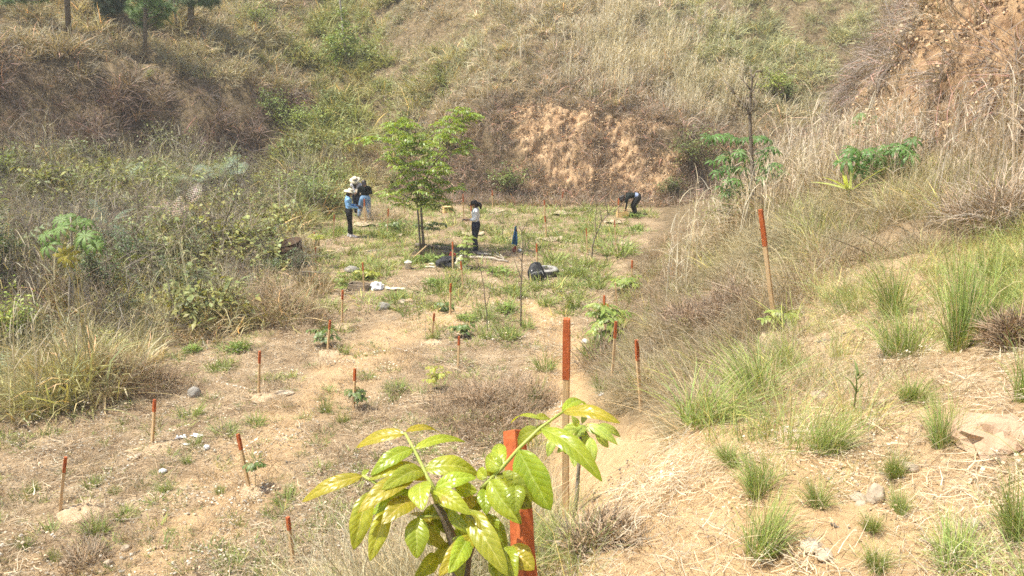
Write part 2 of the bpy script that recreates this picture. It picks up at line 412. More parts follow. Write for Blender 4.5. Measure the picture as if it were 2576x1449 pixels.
def stalks(seed, n, h, spread, w):
    """tall straight straw with thin side leaves and a feathery head"""
    r = random.Random(seed); mb = MB()
    for i in range(n):
        a = r.uniform(0, 6.28); q = spread * math.sqrt(r.random()); L = r.uniform(*h); az = r.uniform(0, 6.28); c = shade(r, .25, .08)
        b = Vector((q * math.cos(a), q * math.sin(a), 0)); t = r.uniform(0, .22)
        add_blade(mb, r, b, az, t, r.uniform(0, .25), L, w, 4, c, .05)
        for k in range(r.randint(2, 4)):
            s = r.uniform(.25, .9); p = b + Vector((math.cos(az) * math.sin(t), math.sin(az) * math.sin(t), math.cos(t))) * (L * s)
            add_blade(mb, r, p, r.uniform(0, 6.28), r.uniform(.3, .9), r.uniform(.5, 1.6), L * r.uniform(.12, .3), w * .8, 3, c, .1)
    return mb
def leaf_quad(mb, r, p, az, pitch, L, w, col, fold=.25):
    d = Vector((math.cos(az) * math.cos(pitch), math.sin(az) * math.cos(pitch), math.sin(pitch)))
    s = Vector((-math.sin(az), math.cos(az), 0)); roll = r.uniform(-.7, .7)
    n = d.cross(s); s = s * math.cos(roll) + n * math.sin(roll); n = s.cross(d) * -1
    p = Vector(p); m1 = p + d * L * .45; tip = p + d * L + Vector((0, 0, -L * .12))
    mb.add([p, m1 + s * w / 2 + n * fold * w * .5, m1 - s * w / 2 + n * fold * w * .5, tip, m1], [(0, 4, 1), (0, 2, 4), (4, 3, 1), (4, 2, 3)], col)
def sprig(seed, n, rad_, L, w, twig=6, tall=1.0, v=.35, warm=.15):
    """a leafy shoot of a low shrub"""
    r = random.Random(seed); mb = MB()
    for t in range(twig):
        az = r.uniform(0, 6.28); tilt = r.uniform(.05, .9); p = Vector((r.uniform(-.1, .1), r.uniform(-.1, .1), 0)) * rad_; H_ = rad_ * r.uniform(.7, 1.35) * tall
        k = 6; pts = []; a = tilt
        for i in range(k):
            pts.append(p.copy()); p = p + Vector((math.cos(az) * math.sin(a), math.sin(az) * math.sin(a), math.cos(a))) * (H_ / k); a += r.uniform(-.15, .2); az += r.uniform(-.3, .3)
        mb.tube(pts, [.007 * (1 - i / k * .7) for i in range(k)], 3, (.75, .55, .45), caps=False)
        m_ = n // twig
        for j in range(m_):
            s = r.uniform(.15, 1) * (k - 1); i = min(int(s), k - 2); q = pts[i].lerp(pts[i + 1], s - i)
            q = q + Vector((r.gauss(0, .05), r.gauss(0, .05), r.gauss(0, .04))) * rad_ * 2
            leaf_quad(mb, r, q, r.uniform(0, 6.28), r.uniform(-.7, .5), L * r.uniform(.6, 1.3), w * r.uniform(.7, 1.2), shade(r, v, warm))
    return mb
def twigs(seed, n, h, spread, w):
    """bare branching dead wood"""
    r = random.Random(seed); mb = MB()
    def grow(p, d, L, w_, depth, c):
        pts = [p.copy()]; q = p.copy(); dd = d.copy()
        for i in range(4):
            dd = (dd + Vector((r.gauss(0, .16), r.gauss(0, .16), r.gauss(0, .12)))).normalized(); q = q + dd * (L / 4); pts.append(q.copy())
        mb.tube(pts, [w_ * (1 - .15 * i) for i in range(5)], 3, c, caps=False)
        if depth:
            for k in range(r.randint(2, 4)):
                i = r.randint(1, 4); e = (dd + Vector((r.gauss(0, .7), r.gauss(0, .7), r.gauss(.1, .4)))).normalized()
                grow(pts[i], e, L * r.uniform(.4, .75), w_ * .6, depth - 1, c)
    for i in range(n):
        a = r.uniform(0, 6.28); q = spread * math.sqrt(r.random()); c = shade(r, .3, .06)
        grow(Vector((q * math.cos(a), q * math.sin(a), -.03)), Vector((r.gauss(0, .3), r.gauss(0, .3), 1)).normalized(), r.uniform(*h) * .55, w, 2, c)
    return mb
def frond_pts(mb, r, p, az, tilt, droop, L, W, col, n=11):
    """one feathered fern frond"""
    q = Vector(p); a = tilt; pts = []
    for i in range(n + 1):
        s = i / n; a = tilt + droop * s
        d = Vector((math.cos(az) * math.sin(a), math.sin(az) * math.sin(a), math.cos(a))); pts.append((q.copy(), d)); q = q + d * L / n
    mb.tube([x for x, _ in pts], [.005 * (1 - i / (n + 2)) for i in range(n + 1)], 3, (col[0] * .8, col[1] * .7, col[2] * .6), caps=False)
    side = Vector((-math.sin(az), math.cos(az), 0))
    for i in range(2, n + 1):
        s = i / n; ln = W * math.sin(math.pi * min(1, (s * .86 + .14))) ** .8 * .5 + .01
        x, d = pts[i]
        for sg in (-1, 1):
            e = (side * sg + d * .45 + Vector((0, 0, -.15))).normalized(); u = d * (L / n * .42)
            k = 4
            for j in range(k):      # small pinnules along the pinna
                a0 = x + e * ln * (j / k); a1 = x + e * ln * ((j + .8) / k); ww = u * (1 - j / k * .75)
                mb.add([a0, a0.lerp(a1, .5) + ww, a1, a0.lerp(a1, .5) - ww], [(0, 3, 2, 1)], tuple(c_ * r.uniform(.85, 1.15) for c_ in col))
def fern(seed, n, L, W, col=(1, 1, 1)):
    r = random.Random(seed); mb = MB()
    for i in range(n):
        frond_pts(mb, r, (r.uniform(-.1, .1), r.uniform(-.1, .1), 0), r.uniform(0, 6.28), r.uniform(.15, .6), r.uniform(.7, 1.5), L * r.uniform(.6, 1.1), W * r.uniform(.7, 1.1), shade(r, .25, .06))
    return mb
def chip(seed, n, spread, size):
    """stones and crumbs of broken earth"""
    r = random.Random(seed); mb = MB(); mb.sm = False
    for i in range(n):
        a = r.uniform(0, 6.28); q = spread * math.sqrt(r.random()); s = size * r.uniform(.4, 1.5); c = Vector((q * math.cos(a), q * math.sin(a), s * .15))
        vs = [c + Vector((x * s * r.uniform(.3, .7), y * s * r.uniform(.3, .7), z * s * r.uniform(.2, .5))) for x, y, z in ((-1, 0, 0), (1, 0, 0), (0, -1, 0), (0, 1, 0), (0, 0, -1), (0, 0, 1), (.6, .6, .6), (-.6, -.6, .5))]
        mb.add(vs, [(0, 2, 7), (2, 5, 7), (7, 5, 0), (0, 5, 3), (3, 5, 6), (6, 5, 1), (1, 3, 6), (5, 2, 1), (4, 2, 0), (4, 1, 2), (4, 3, 1), (4, 0, 3)], shade(r, .35, .1))
    return mb

PROTO = {}
def protos(kind, maker, k, mat, flat=False):
    out = []
    for i in range(k):
        mb = maker(i); mb.sm = not flat
        o = bpy.data.objects.new(kind + '_piece', mb.mesh(kind + '_piece', mat)); out.append(o)
    PROTO[kind] = out
M_CHIP = plant_mat('crumbs', True, trans=0.0, spec=.1, rough=.9)
protos('tangle', lambda i: tuft(100 + i, 70, (.25, .75), .22, (.1, 1.2), (.6, 2.4), .011, 5, .35, .4, .12), 6, M_BLADE)       # arching dead grass
protos('hilltangle', lambda i: tuft(400 + i, 44, (.2, .75), .32, (.1, 1.25), (.5, 2.2), .021, 4, .45, .32, .10, .08), 7, M_BLADE)
protos('hillthatch', lambda i: tuft(420 + i, 34, (.2, .6), .4, (.6, 1.5), (.2, 1.2), .022, 3, .6, .45, .13), 5, M_BLADE)
protos('spurbrush', lambda i: tuft(440 + i, 90, (.35, 1.0), .3, (.5, 1.6), (.5, 1.6), .010, 5, .25, .35, .07, .1), 5, M_BLADE)
protos('thatch', lambda i: tuft(120 + i, 60, (.15, .5), .28, (.5, 1.5), (.2, 1.4), .010, 4, .5, .42, .12), 5, M_BLADE)          # matted grass
protos('stalk', lambda i: stalks(140 + i, 14, (.7, 1.5), .3, .011), 5, M_BLADE)
protos('farstalk', lambda i: stalks(150 + i, 14, (.7, 1.5), .35, .017), 5, M_BLADE)
protos('green', lambda i: tuft(160 + i, 55, (.15, .5), .12, (.05, .8), (.3, 1.3), .009, 4, .1, .3, .1, .12), 5, M_BLADE)
protos('lowgreen', lambda i: tuft(180 + i, 46, (.06, .2), .13, (.4, 1.35), (.0, .9), .011, 3, .2, .35, .12, .05), 5, M_BLADE)
protos('finegrass', lambda i: tuft(190 + i, 70, (.18, .55), .16, (.05, .9), (.4, 1.5), .0042, 5, .15, .35, .12, .15), 5, M_BLADE)
protos('finedry', lambda i: tuft(195 + i, 80, (.15, .6), .2, (.1, 1.3), (.4, 1.9), .0036, 5, .35, .4, .12), 6, M_BLADE)
protos('straw', lambda i: straw(200 + i, 70, .45, (.05, .28), .008), 5, M_BLADE)
protos('finestraw', lambda i: straw(210 + i, 110, .3, (.03, .2), .0035), 5, M_BLADE)
protos('sprig', lambda i: sprig(220 + i, 130, .5, .085, .04), 6, M_LEAF)
protos('bigsprig', lambda i: sprig(240 + i, 110, .55, .16, .06, 5, 1.4), 4, M_LEAF)
protos('twigs', lambda i: twigs(260 + i, 5, (.7, 1.6), .3, .008), 5, M_BLADE)
protos('fern', lambda i: fern(280 + i, 8, .9, .34), 4, M_LEAF)
protos('chip', lambda i: chip(300 + i, 26, .35, .05), 4, M_CHIP, True)
protos('smallchip', lambda i: chip(310 + i, 40, .3, .018), 4, M_CHIP, True)

# spots that people keep clear, or where a thing stands free of the undergrowth
CLEAR = [(tuple(ground(a, b).xy), r) for a, b, r in ((741, 672, .75), (745, 700, .6), (900, 735, .6), (1440, 1308, .32), (1424, 1330, .3), (1850, 815, .8), (1953, 850, .35), (1127, 540, .6), (1566, 552, .7), (1597, 548, .5), (1027, 680, .35),
         (881, 600, .5), (921, 560, .6), (903, 556, .5), (1198, 640, .5), (1120, 655, .5), (1160, 660, .5), (1240, 660, .6), (1352, 700, .7), (1299, 640, .35), (160, 830, .5), (362, 165, .9), (1612, 1040, .35), (1545, 965, .4), (1060, 648, .5), (470, 560, .6), (300, 660, .5))]
def scatter(name, kind, P, tint, scl=(.7, 1.3), lean=.12, nalign=.5, label=None, cat='undergrowth', yaw=None):
    """one object of ground cover"""
    if kind not in ('straw', 'finestraw', 'smallchip', 'chip'):
        ok = np.ones(len(P), bool)
        for (cx, cy), r_ in CLEAR: ok &= np.hypot(P[:, 0] - cx, P[:, 1] - cy) > r_ * (.8 + .4 * rng.random(len(P)))
        P = P[ok]; tint = tint[ok]; scl = scl if isinstance(scl, tuple) else scl[ok]
    n = len(P); src = PROTO[kind]
    r = np.random.default_rng(abs(hash(name)) % 1000 if False else sum(map(ord, name)))
    me = bpy.data.meshes.new(name); me.vertices.add(n); me.vertices.foreach_set('co', P.astype(np.float32).ravel())
    def pv(nm, ty, key, arr):
        a = me.attributes.new(nm, ty, 'POINT'); a.data.foreach_set(key, arr.ravel())
    nn = hnorm(P[:, 0], P[:, 1], .3); nn = nn * nalign + np.array([0, 0, 1 - nalign]); nn += r.normal(0, lean, nn.shape); nn /= np.linalg.norm(nn, axis=1, keepdims=True)
    yw = r.uniform(0, 2 * np.pi, n) if yaw is None else yaw
    # euler XYZ that takes z to nn after a spin about z
    th = np.arccos(np.clip(nn[:, 2], -1, 1)); ph = np.arctan2(nn[:, 1], nn[:, 0])
    rot = np.zeros((n, 3), np.float32)
    c1, s1 = np.cos(yw - ph), np.sin(yw - ph)
    # R = Rz(ph) Ry(th) Rz(yaw-ph)
    cp, sp_, ct, st = np.cos(ph), np.sin(ph), np.cos(th), np.sin(th)
    r00 = cp * ct * c1 - sp_ * s1; r10 = sp_ * ct * c1 + cp * s1; r20 = -st * c1; r21 = st * s1; r22 = ct
    rot[:, 0] = np.arctan2(r21, r22); rot[:, 1] = np.arcsin(np.clip(-r20, -1, 1)); rot[:, 2] = np.arctan2(r10, r00)
    pv('rot', 'FLOAT_VECTOR', 'vector', rot)
    pv('scl', 'FLOAT', 'value', (scl[0] + (scl[1] - scl[0]) * r.random(n) ** 1.3).astype(np.float32) if isinstance(scl, tuple) else scl.astype(np.float32))
    pv('pick', 'INT', 'value', r.integers(0, len(src), n).astype(np.int32))
    pv('tcol', 'FLOAT_COLOR', 'color', np.c_[np.clip(tint, 0, 1), np.ones(n)].astype(np.float32))
    o = bpy.data.objects.new(name, me); COL.objects.link(o)
    ng = bpy.data.node_groups.new(name, 'GeometryNodeTree')
    ng.interface.new_socket('Geometry', in_out='INPUT', socket_type='NodeSocketGeometry'); ng.interface.new_socket('Geometry', in_out='OUTPUT', socket_type='NodeSocketGeometry')
    gi = ng.nodes.new('NodeGroupInput'); gq = ng.nodes.new('NodeGroupOutput'); ip = ng.nodes.new('GeometryNodeInstanceOnPoints')
    gt = ng.nodes.new('GeometryNodeJoinGeometry')
    for so in reversed(src):
        oi = ng.nodes.new('GeometryNodeObjectInfo'); oi.inputs['Object'].default_value = so; oi.inputs['As Instance'].default_value = True
        ng.links.new(oi.outputs['Geometry'], gt.inputs[0])
    def na(nm, ty):
        k = ng.nodes.new('GeometryNodeInputNamedAttribute'); k.data_type = ty; k.inputs['Name'].default_value = nm
        return next(s for s in k.outputs if s.enabled and s.name == 'Attribute')
    er_ = ng.nodes.new('FunctionNodeEulerToRotation'); ng.links.new(na('rot', 'FLOAT_VECTOR'), er_.inputs[0])
    ng.links.new(gi.outputs[0], ip.inputs['Points']); ng.links.new(gt.outputs[0], ip.inputs['Instance']); ip.inputs['Pick Instance'].default_value = True
    ng.links.new(na('pick', 'INT'), ip.inputs['Instance Index']); ng.links.new(er_.outputs[0], ip.inputs['Rotation']); ng.links.new(na('scl', 'FLOAT'), ip.inputs['Scale'])
    ng.links.new(ip.outputs[0], gq.inputs[0])
    md = o.modifiers.new('scatter', 'NODES'); md.node_group = ng
    tag(o, label, cat, kind='stuff'); return o

def mixw(a, b, t): t = np.clip(t, 0, 1)[:, None]; return np.array(a) * (1 - t) + np.array(b) * t
def rnd_region(n, x0, x1, y0, y1, margin=260):
    X = rng.uniform(x0, x1, n); Y = rng.uniform(y0, y1, n); Z = H(X, Y); P = np.stack([X, Y, Z], 1)
    u, v, dep = project(P)
    k = (u > -margin) & (u < 2576 + margin) & (v > -420) & (v < 1449 + 500) & (dep > .5)
    return P[k]
def polar_region(n, r0, r1):
    """points spread so that near ground is as full as far ground in the picture"""
    a = np.radians(rng.uniform(-39, 39, n)); R = np.exp(rng.uniform(np.log(r0), np.log(r1), n))
    X = np.sin(a) * R; Y = np.cos(a) * R; P = np.stack([X, Y, H(X, Y)], 1)
    u, v, dep = project(P); k = (u > -260) & (u < 2836) & (v < 1950)
    return P[k]
def jit(t, v=.18):
    return t * (1 + rng.uniform(-v, v, (len(t), 1)))

# --- far hills -----------------------------------------------------------------------------------
def clump(P, f, s):
    """grass stands in tussocks: 0 in the gaps, 1 in the middle of a tussock"""
    return np.clip(.5 + 2.6 * fbm(P[:, 0] * f, P[:, 1] * f, 3, s), 0, 1)
P = rnd_region(62000, -48, 40, 26, 80)
q = zones(P[:, 0], P[:, 1]); u, v, dep = project(P)
cl = clump(P, .8, 75); c2 = clump(P, 2.4, 77)
keep = (rng.random(len(P)) < np.clip(1.15 - (P[:, 1] - 40) / 80, .25, 1) * (.35 + .65 * cl)) & (q['terr'] < .25) & (q['ob'] < .25)
P = P[keep]; q = {k_: x_[keep] for k_, x_ in q.items()}; cl = cl[keep]; c2 = c2[keep]; R0 = rng.random(len(P))
n1 = fbm(P[:, 0] * .22, P[:, 1] * .22, 4, 71); n2 = fbm(P[:, 0] * .9, P[:, 1] * .9, 3, 73)
gw = np.exp(-((P[:, 0] - gully_x(P[:, 1]) - .8) / (2.6 + 4 * n1 + 2 * n2)) ** 2) * smooth(28, 34, P[:, 1])      # how much of the gully's green
right_ = (P[:, 0] > gully_x(P[:, 1]) + .5)
backh = (q['wb'] > .1) & (q['d'] > -.2) & (R0 > gw * .9)
lefth = (q['wl'] > .1) & (q['dl'] > -.5) & (R0 > gw * .9)
gul = ~backh & ~lefth & (q['el'] + 5 * (q['d'] > 0) > 0)
SC = .65 + .9 * cl * (.6 + .8 * c2)                        # size follows the tussock
high = smooth(2.5, 8, q['d'])
tb = mixw((.36, .285, .20), (.455, .40, .255), high + n1 * 1.6)
tb = mixw(tb, (.375, .38, .19), smooth(-.05, .3, n1 + .3 * smooth(3, 12, P[:, 0]) - .08) * high * .85)
tb = mixw(tb, (.265, .195, .14), smooth(3.4, 1.4, q['d'] + n2 * 2) * .8)
tb = tb * (.72 + .5 * c2)[:, None]
k = backh & (rng.random(len(P)) < .8)
scatter('hillside_grass', 'hilltangle', P[k], jit(tb[k], .18), SC[k] * rng.uniform(.5, .95, k.sum()), .22, .55, 'dry olive brown grass covering the far hillside', 'grass')
k = backh & (rng.random(len(P)) < .5)
scatter('matted_grass', 'hillthatch', P[k], jit(tb[k] * 1.08, .22), SC[k] * rng.uniform(.7, 1.2, k.sum()), .25, .85, 'matted dead grass lying on the far hillside', 'grass')
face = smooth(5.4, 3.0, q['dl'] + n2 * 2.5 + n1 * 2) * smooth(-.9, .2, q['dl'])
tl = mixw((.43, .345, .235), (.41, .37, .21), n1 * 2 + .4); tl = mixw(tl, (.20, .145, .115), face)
tl = tl * (.7 + .55 * c2)[:, None]
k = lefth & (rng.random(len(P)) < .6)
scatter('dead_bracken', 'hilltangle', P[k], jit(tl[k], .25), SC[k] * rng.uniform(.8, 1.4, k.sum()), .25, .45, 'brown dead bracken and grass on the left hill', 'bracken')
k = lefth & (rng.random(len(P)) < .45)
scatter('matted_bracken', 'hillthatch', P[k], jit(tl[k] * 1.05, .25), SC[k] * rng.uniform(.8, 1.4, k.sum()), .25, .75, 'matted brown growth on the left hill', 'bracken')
k = lefth & (rng.random(len(P)) < .05)
scatter('bracken_twigs', 'twigs', P[k], jit(np.tile((.36, .28, .21), (k.sum(), 1))), (.4, .9), .3, .3, 'thin dead twigs standing in the brown bracken', 'twigs')
k = gul & (rng.random(len(P)) < .42 * (.3 + cl))
tg = mixw((.16, .18, .055), (.29, .32, .10), n1 * 2 + .5)
scatter('gully_leaves', 'sprig', P[k], jit(tg[k], .35), SC[k] * rng.uniform(.7, 1.4, k.sum()), .2, .3, 'green leafy undergrowth filling the gully', 'undergrowth')
k = gul & (rng.random(len(P)) < .6)
tg2 = mixw((.42, .37, .19), (.34, .37, .13), n2 * 2 + .5)
scatter('gully_grass', 'hilltangle', P[k], jit(tg2[k], .25), SC[k] * rng.uniform(.9, 1.5, k.sum()), .2, .3, 'long yellow green grass in the gully', 'grass')
k = (backh | lefth) & (rng.random(len(P)) < .07 * (cl > .35)) & (n1 > -.16) & (face < .5)
scatter('green_blades', 'green', P[k], jit(np.tile((.45, .46, .19), (k.sum(), 1)), .25), (.8, 1.5), .3, .4, 'sparse yellow green blades among the dry hill grass', 'grass')
k = (backh | lefth) & (rng.random(len(P)) < .014) & (n2 > -.05)
scatter('hill_weeds', 'sprig', P[k], jit(np.tile((.25, .27, .09), (k.sum(), 1)), .3), (.5, 1.1), .3, .4, 'small green weeds scattered over the dry hills', 'weeds')
# pale standing straw on the back hill
Q = rnd_region(26000, -5, 17, 33.5, 54); q2 = zones(Q[:, 0], Q[:, 1]); m1 = fbm(Q[:, 0] * .5, Q[:, 1] * .5, 3, 81); m2 = clump(Q, 1.3, 83)
pl = np.exp(-((Q[:, 0] - 6.0) / 3.6) ** 2) * smooth(2.0, 3.6, q2['d']) * smooth(13, 6, q2['d'])
k = rng.random(len(Q)) < np.clip(pl * (.5 + 2.4 * m1), 0, 1) * m2 * .5
scatter('standing_straw', 'farstalk', Q[k], jit(mixw((.70, .60, .46), (.62, .54, .36), m1[k] * 2 + .5)), (.7, 1.35), .1, .1, 'pale standing straw stalks on the far hillside', 'straw')
k = (rng.random(len(Q)) < np.clip(pl, 0, 1) * .16)
scatter('grey_brush', 'hilltangle', Q[k], jit(np.tile((.47, .39, .30), (k.sum(), 1))), (.8, 1.5), .2, .4, 'greyish dry brush below the standing straw', 'brush')
# rubble and thin grass on the ochre bank
B = rnd_region(9000, -5, 11, 31, 38); qb = zones(B[:, 0], B[:, 1]); nb = fbm(B[:, 0] * .9, B[:, 1] * .9, 3, 87)
k = (qb['ob'] > .3) & (rng.random(len(B)) < .4)
scatter('bank_rubble', 'chip', B[k], jit(mixw((.40, .25, .13), (.56, .41, .25), rng.random(k.sum())), .35), (.35, 1.4), .5, .9, 'crumbled ochre rubble on the cut bank', 'rubble')
k = (qb['d'] > -.8) & (rng.random(len(B)) < np.where(qb['ob'] > .3, (.04 + .5 * smooth(.04, .2, nb) + .45 * smooth(1.0, .2, qb['d'] + nb) + (.35 * smooth(1.0, -1.5, B[:, 0]) + .5 * smooth(1.7, 2.6, qb['d'] + nb))), .34 * (qb['d'] < 2.5)))
scatter('bank_grass', 'hilltangle', B[k], jit(mixw((.41, .325, .24), (.33, .255, .19), rng.random(k.sum())), .3), (.4, 1.0), .4, .85, 'dry grass hanging down the ochre bank', 'grass')
# --- left flat: thicket between terrace and left hill ---------------------------------------------
P = rnd_region(17000, -26, -3, 8, 36); q = zones(P[:, 0], P[:, 1]); n1 = fbm(P[:, 0] * .35, P[:, 1] * .35, 4, 91); n2 = fbm(P[:, 0] * 1.1, P[:, 1] * 1.1, 3, 93)
cl = clump(P, .55, 95); c2 = clump(P, 1.8, 97)
lf = (q['terr'] < .3) & (q['el'] > -.3) & (q['dl'] < .6) & ~((q['d'] > -.2) & (q['wb'] > .35))
P = P[lf]; q = {k_: x_[lf] for k_, x_ in q.items()}; n1 = n1[lf]; n2 = n2[lf]; cl = cl[lf]; c2 = c2[lf]
deep = smooth(.3, 2.0, q['el'] + n2); near = smooth(15.5, 12.5, P[:, 1]); SC = .6 + .8 * cl * (.5 + c2)
def put(name, kind, k, tint, scl, *a): scatter(name, kind, P[k], jit(tint[k], .28), SC[k] * rng.uniform(scl[0], scl[1], k.sum()), *a)
def R(): return rng.random(len(P))
td = mixw((.48, .39, .24), (.39, .31, .19), n1 * 2.5 + .5); td = mixw(td, (.27, .205, .14), smooth(-8, -13, P[:, 0] + 3 * n1) * .8) * (.7 + .5 * c2)[:, None]; tgn = mixw((.18, .195, .065), (.35, .36, .12), n1 * 2 + .5 + n2 + rng.normal(0, .25, len(P)))
put('thicket_grass', 'hilltangle', R() < .48 * (.3 + c2), mixw(td, (.46, .45, .20), smooth(-.1, .22, n2 + .06)), (.6, 1.15), .25, .2, 'tangled dry and greenish grass beside the terrace', 'grass')
put('thicket_thatch', 'hillthatch', R() < .22, td * .9, (.7, 1.2), .25, .6, 'matted dead growth under the thicket', 'undergrowth')
put('thicket_leaves', 'sprig', R() < .21 * deep * (1 - .75 * near) * np.clip(.75 + 2.2 * n1, .15, 1.4) * (.25 + cl), tgn, (.8, 1.8), .2, .1, 'leafy green undergrowth beside the terrace', 'undergrowth')
put('thicket_twigs', 'twigs', R() < .24 * deep * (1 - .8 * near) * (1.25 - cl), mixw((.25, .195, .145), (.40, .34, .265), R()), (.7, 1.6), .2, .1, 'bare grey twigs in the thicket beside the terrace', 'twigs')
put('thicket_ferns', 'fern', R() < .05 * deep * (n2 > .0), mixw((.24, .31, .19), (.34, .36, .18), R()), (.7, 1.3), .2, .1, 'greyish green ferns growing in the thicket', 'ferns')
put('thicket_stalks', 'stalk', R() < .03, mixw((.52, .44, .31), (.47, .42, .25), R()), (.7, 1.3), .2, .1, 'dry straw stalks in the thicket', 'straw')
k = (rng.random(len(P)) < near * .62)
scatter('lip_grass', 'finedry', P[k], jit(mixw((.52, .44, .27), (.45, .42, .20), n2[k] * 2 + .5), .25), SC[k] * rng.uniform(1.1, 2.1, k.sum()), .3, .2, 'dry yellowish grass at the terrace edge', 'grass')

# --- terrace floor --------------------------------------------------------------------------------
P = polar_region(22000, 7, 38); q = zones(P[:, 0], P[:, 1]); n1 = fbm(P[:, 0] * .5, P[:, 1] * .5, 4, 101); n2 = fbm(P[:, 0] * 1.7, P[:, 1] * 1.7, 3, 103); R1 = rng.random(len(P))
back = smooth(19, 29, P[:, 1]); te = q['terr'] > .4; pdn = path_dist(P[:, 0], P[:, 1]); off = smooth(.2, .6, pdn)
gm = np.clip(.17 + 1.7 * n1 + 1.1 * n2 + .60 * back, 0, 1) * off * smooth(.1, .9, track_dist(P[:, 0], P[:, 1]) + .5 * n2) * (.3 + .7 * smooth(11, 19, P[:, 1])) * smooth(.2, -.8, q['er'] + n1)
k = te & (R1 < gm * .85)
scatter('terrace_grass', 'lowgreen', P[k], jit(mixw((.21, .265, .08), (.35, .40, .125), rng.random(k.sum())), .25), .9 + (.2 + 1.2 * smooth(11, 19, P[k][:, 1])) * rng.random(k.sum()), .2, .5, 'short green grass sprouting on the terrace', 'grass')
tk = track_dist(P[:, 0], P[:, 1])
k = te & (rng.random(len(P)) < .13 * (.35 + .65 * smooth(.2, 1.0, tk)) * np.clip(.8 + 2 * n1, .2, 1.6))
scatter('terrace_straw', 'straw', P[k], jit(mixw((.37, .28, .185), (.55, .45, .31), rng.random(k.sum())), .3), (.6, 1.2), .06, .9, 'cut straw and dead stems littering the terrace', 'straw')
k = te & (P[:, 1] < 21) & (rng.random(len(P)) < .075 * np.clip(.8 + 3 * n2, .1, 2) * off)
scatter('terrace_sprouts', 'lowgreen', P[k], jit(mixw((.19, .25, .075), (.31, .36, .12), rng.random(k.sum())), .25), .45 + .75 * rng.random(k.sum()) ** 2, .2, .5, 'small low green weeds sprouting on the bare terrace soil', 'weeds')
k = te & (rng.random(len(P)) < .08)
scatter('terrace_pebbles', 'smallchip', P[k], jit(mixw((.45, .36, .25), (.62, .54, .42), rng.random(k.sum())), .3), (.6, 1.8), .2, .9, 'small stones on the terrace soil', 'pebbles')
k = te & (rng.random(len(P)) < .05 + .10 * (n1 < -.08))
scatter('terrace_thatch', 'thatch', P[k], jit(np.tile((.38, .29, .19), (k.sum(), 1)), .25), (.35, .7), .2, .9, 'low matted dead weeds on the terrace', 'weeds')

# --- slope between terrace and the ledge, and the right-hand slope -----------------------------------
P = polar_region(42000, 2.6, 27); q = zones(P[:, 0], P[:, 1]); n1 = fbm(P[:, 0] * .5, P[:, 1] * .5, 4, 111); n2 = fbm(P[:, 0] * 1.5, P[:, 1] * 1.5, 3, 113); R1 = rng.random(len(P))
pdn = path_dist(P[:, 0], P[:, 1]); off = smooth(.3, .75, pdn + .3 * n2)
sl = smooth(-.1, .8, q['er'] + .8 * n1) * (1 - q['ledge']) * smooth(.4, -.3, q['eb']) * off * (P[:, 1] < 25)
nearm = P[:, 1] < 13
cl = clump(P, .9, 115); c2 = clump(P, 2.6, 117); SC = .5 + .95 * cl * (.5 + c2)
tdry = mixw((.36, .275, .185), (.45, .38, .23), n1 * 2.5 + .5); tdry = mixw(tdry, (.36, .34, .16), .7 * smooth(.08, .3, n2) * smooth(-.5, 1.5, P[:, 0])) * (.75 + .4 * c2)[:, None]
k = (R1 < sl * .62 * (.4 + .6 * cl)) & nearm
scatter('slope_grass', 'finedry', P[k], jit(tdry[k], .25), SC[k] * rng.uniform(.5, 1.05, k.sum()), .3, .4, 'dry tangled grass on the slope to the terrace', 'grass')
k = (rng.random(len(P)) < sl * .42 * (.25 + .75 * cl)) & ~nearm
scatter('slope_brush', 'tangle', P[k], jit(tdry[k] * np.array([.90, .84, .84]), .25), SC[k] * rng.uniform(.5, .95, k.sum()), .25, .4, 'dry brush on the slope right of the terrace', 'brush')
k = rng.random(len(P)) < sl * .22
scatter('slope_thatch', 'thatch', P[k], jit(tdry[k] * .85, .25), (.5, 1.1), .25, .7, 'matted dead grass on the slope', 'grass')
k = (rng.random(len(P)) < sl * .05 * smooth(11, 15, P[:, 1]) * smooth(24, 19, P[:, 1]) * smooth(1.0, 2.2, q['er']) * (.2 + cl))
scatter('slope_straw', 'stalk', P[k], jit(mixw((.68, .57, .42), (.62, .53, .34), rng.random(k.sum()))), (.8, 1.45), .1, .1, 'tall pale straw stalks on the right slope', 'straw')
k = (rng.random(len(P)) < sl * .03 * (P[:, 1] > 5))
scatter('slope_green', 'green', P[k], jit(np.tile((.40, .44, .14), (k.sum(), 1)), .3), (.6, 1.2), .3, .3, 'sparse green blades on the right slope', 'grass')
# ledge: thin grass, straw litter, stones
le = q['ledge'] * off
k = rng.random(len(P)) < le * np.clip(-.03 + .8 * n1 + .5 * n2 + .022 * (P[:, 1] - 3), 0, 1) * .5
scatter('ledge_grass', 'finegrass', P[k], jit(mixw((.24, .30, .085), (.38, .41, .15), rng.random(k.sum())), .25), (.4, .9), .25, .4, 'thin green grass growing on the ledge', 'grass')
k = rng.random(len(P)) < le * np.clip(.03 - .9 * n1 + .035 * (P[:, 1] - 3), 0, 1) * .5
scatter('ledge_dry', 'finedry', P[k], jit(tdry[k], .25), (.35, .8), .3, .5, 'dry grass on the ledge', 'grass')
k = rng.random(len(P)) < q['ledge'] * .065 * np.clip(.5 + 3 * n1 + 2 * n2, .1, 2) * (.3 + .7 * smooth(.25, .8, pdn))
scatter('ledge_straw', 'finestraw', P[k], jit(mixw((.48, .37, .25), (.66, .55, .39), rng.random(k.sum())), .3), (.45, .95), .05, .95, 'fallen straw littering the ledge', 'straw')
k = rng.random(len(P)) < q['ledge'] * .05 * (.25 + .75 * off) * np.clip(.6 + 3 * n2, .05, 2)
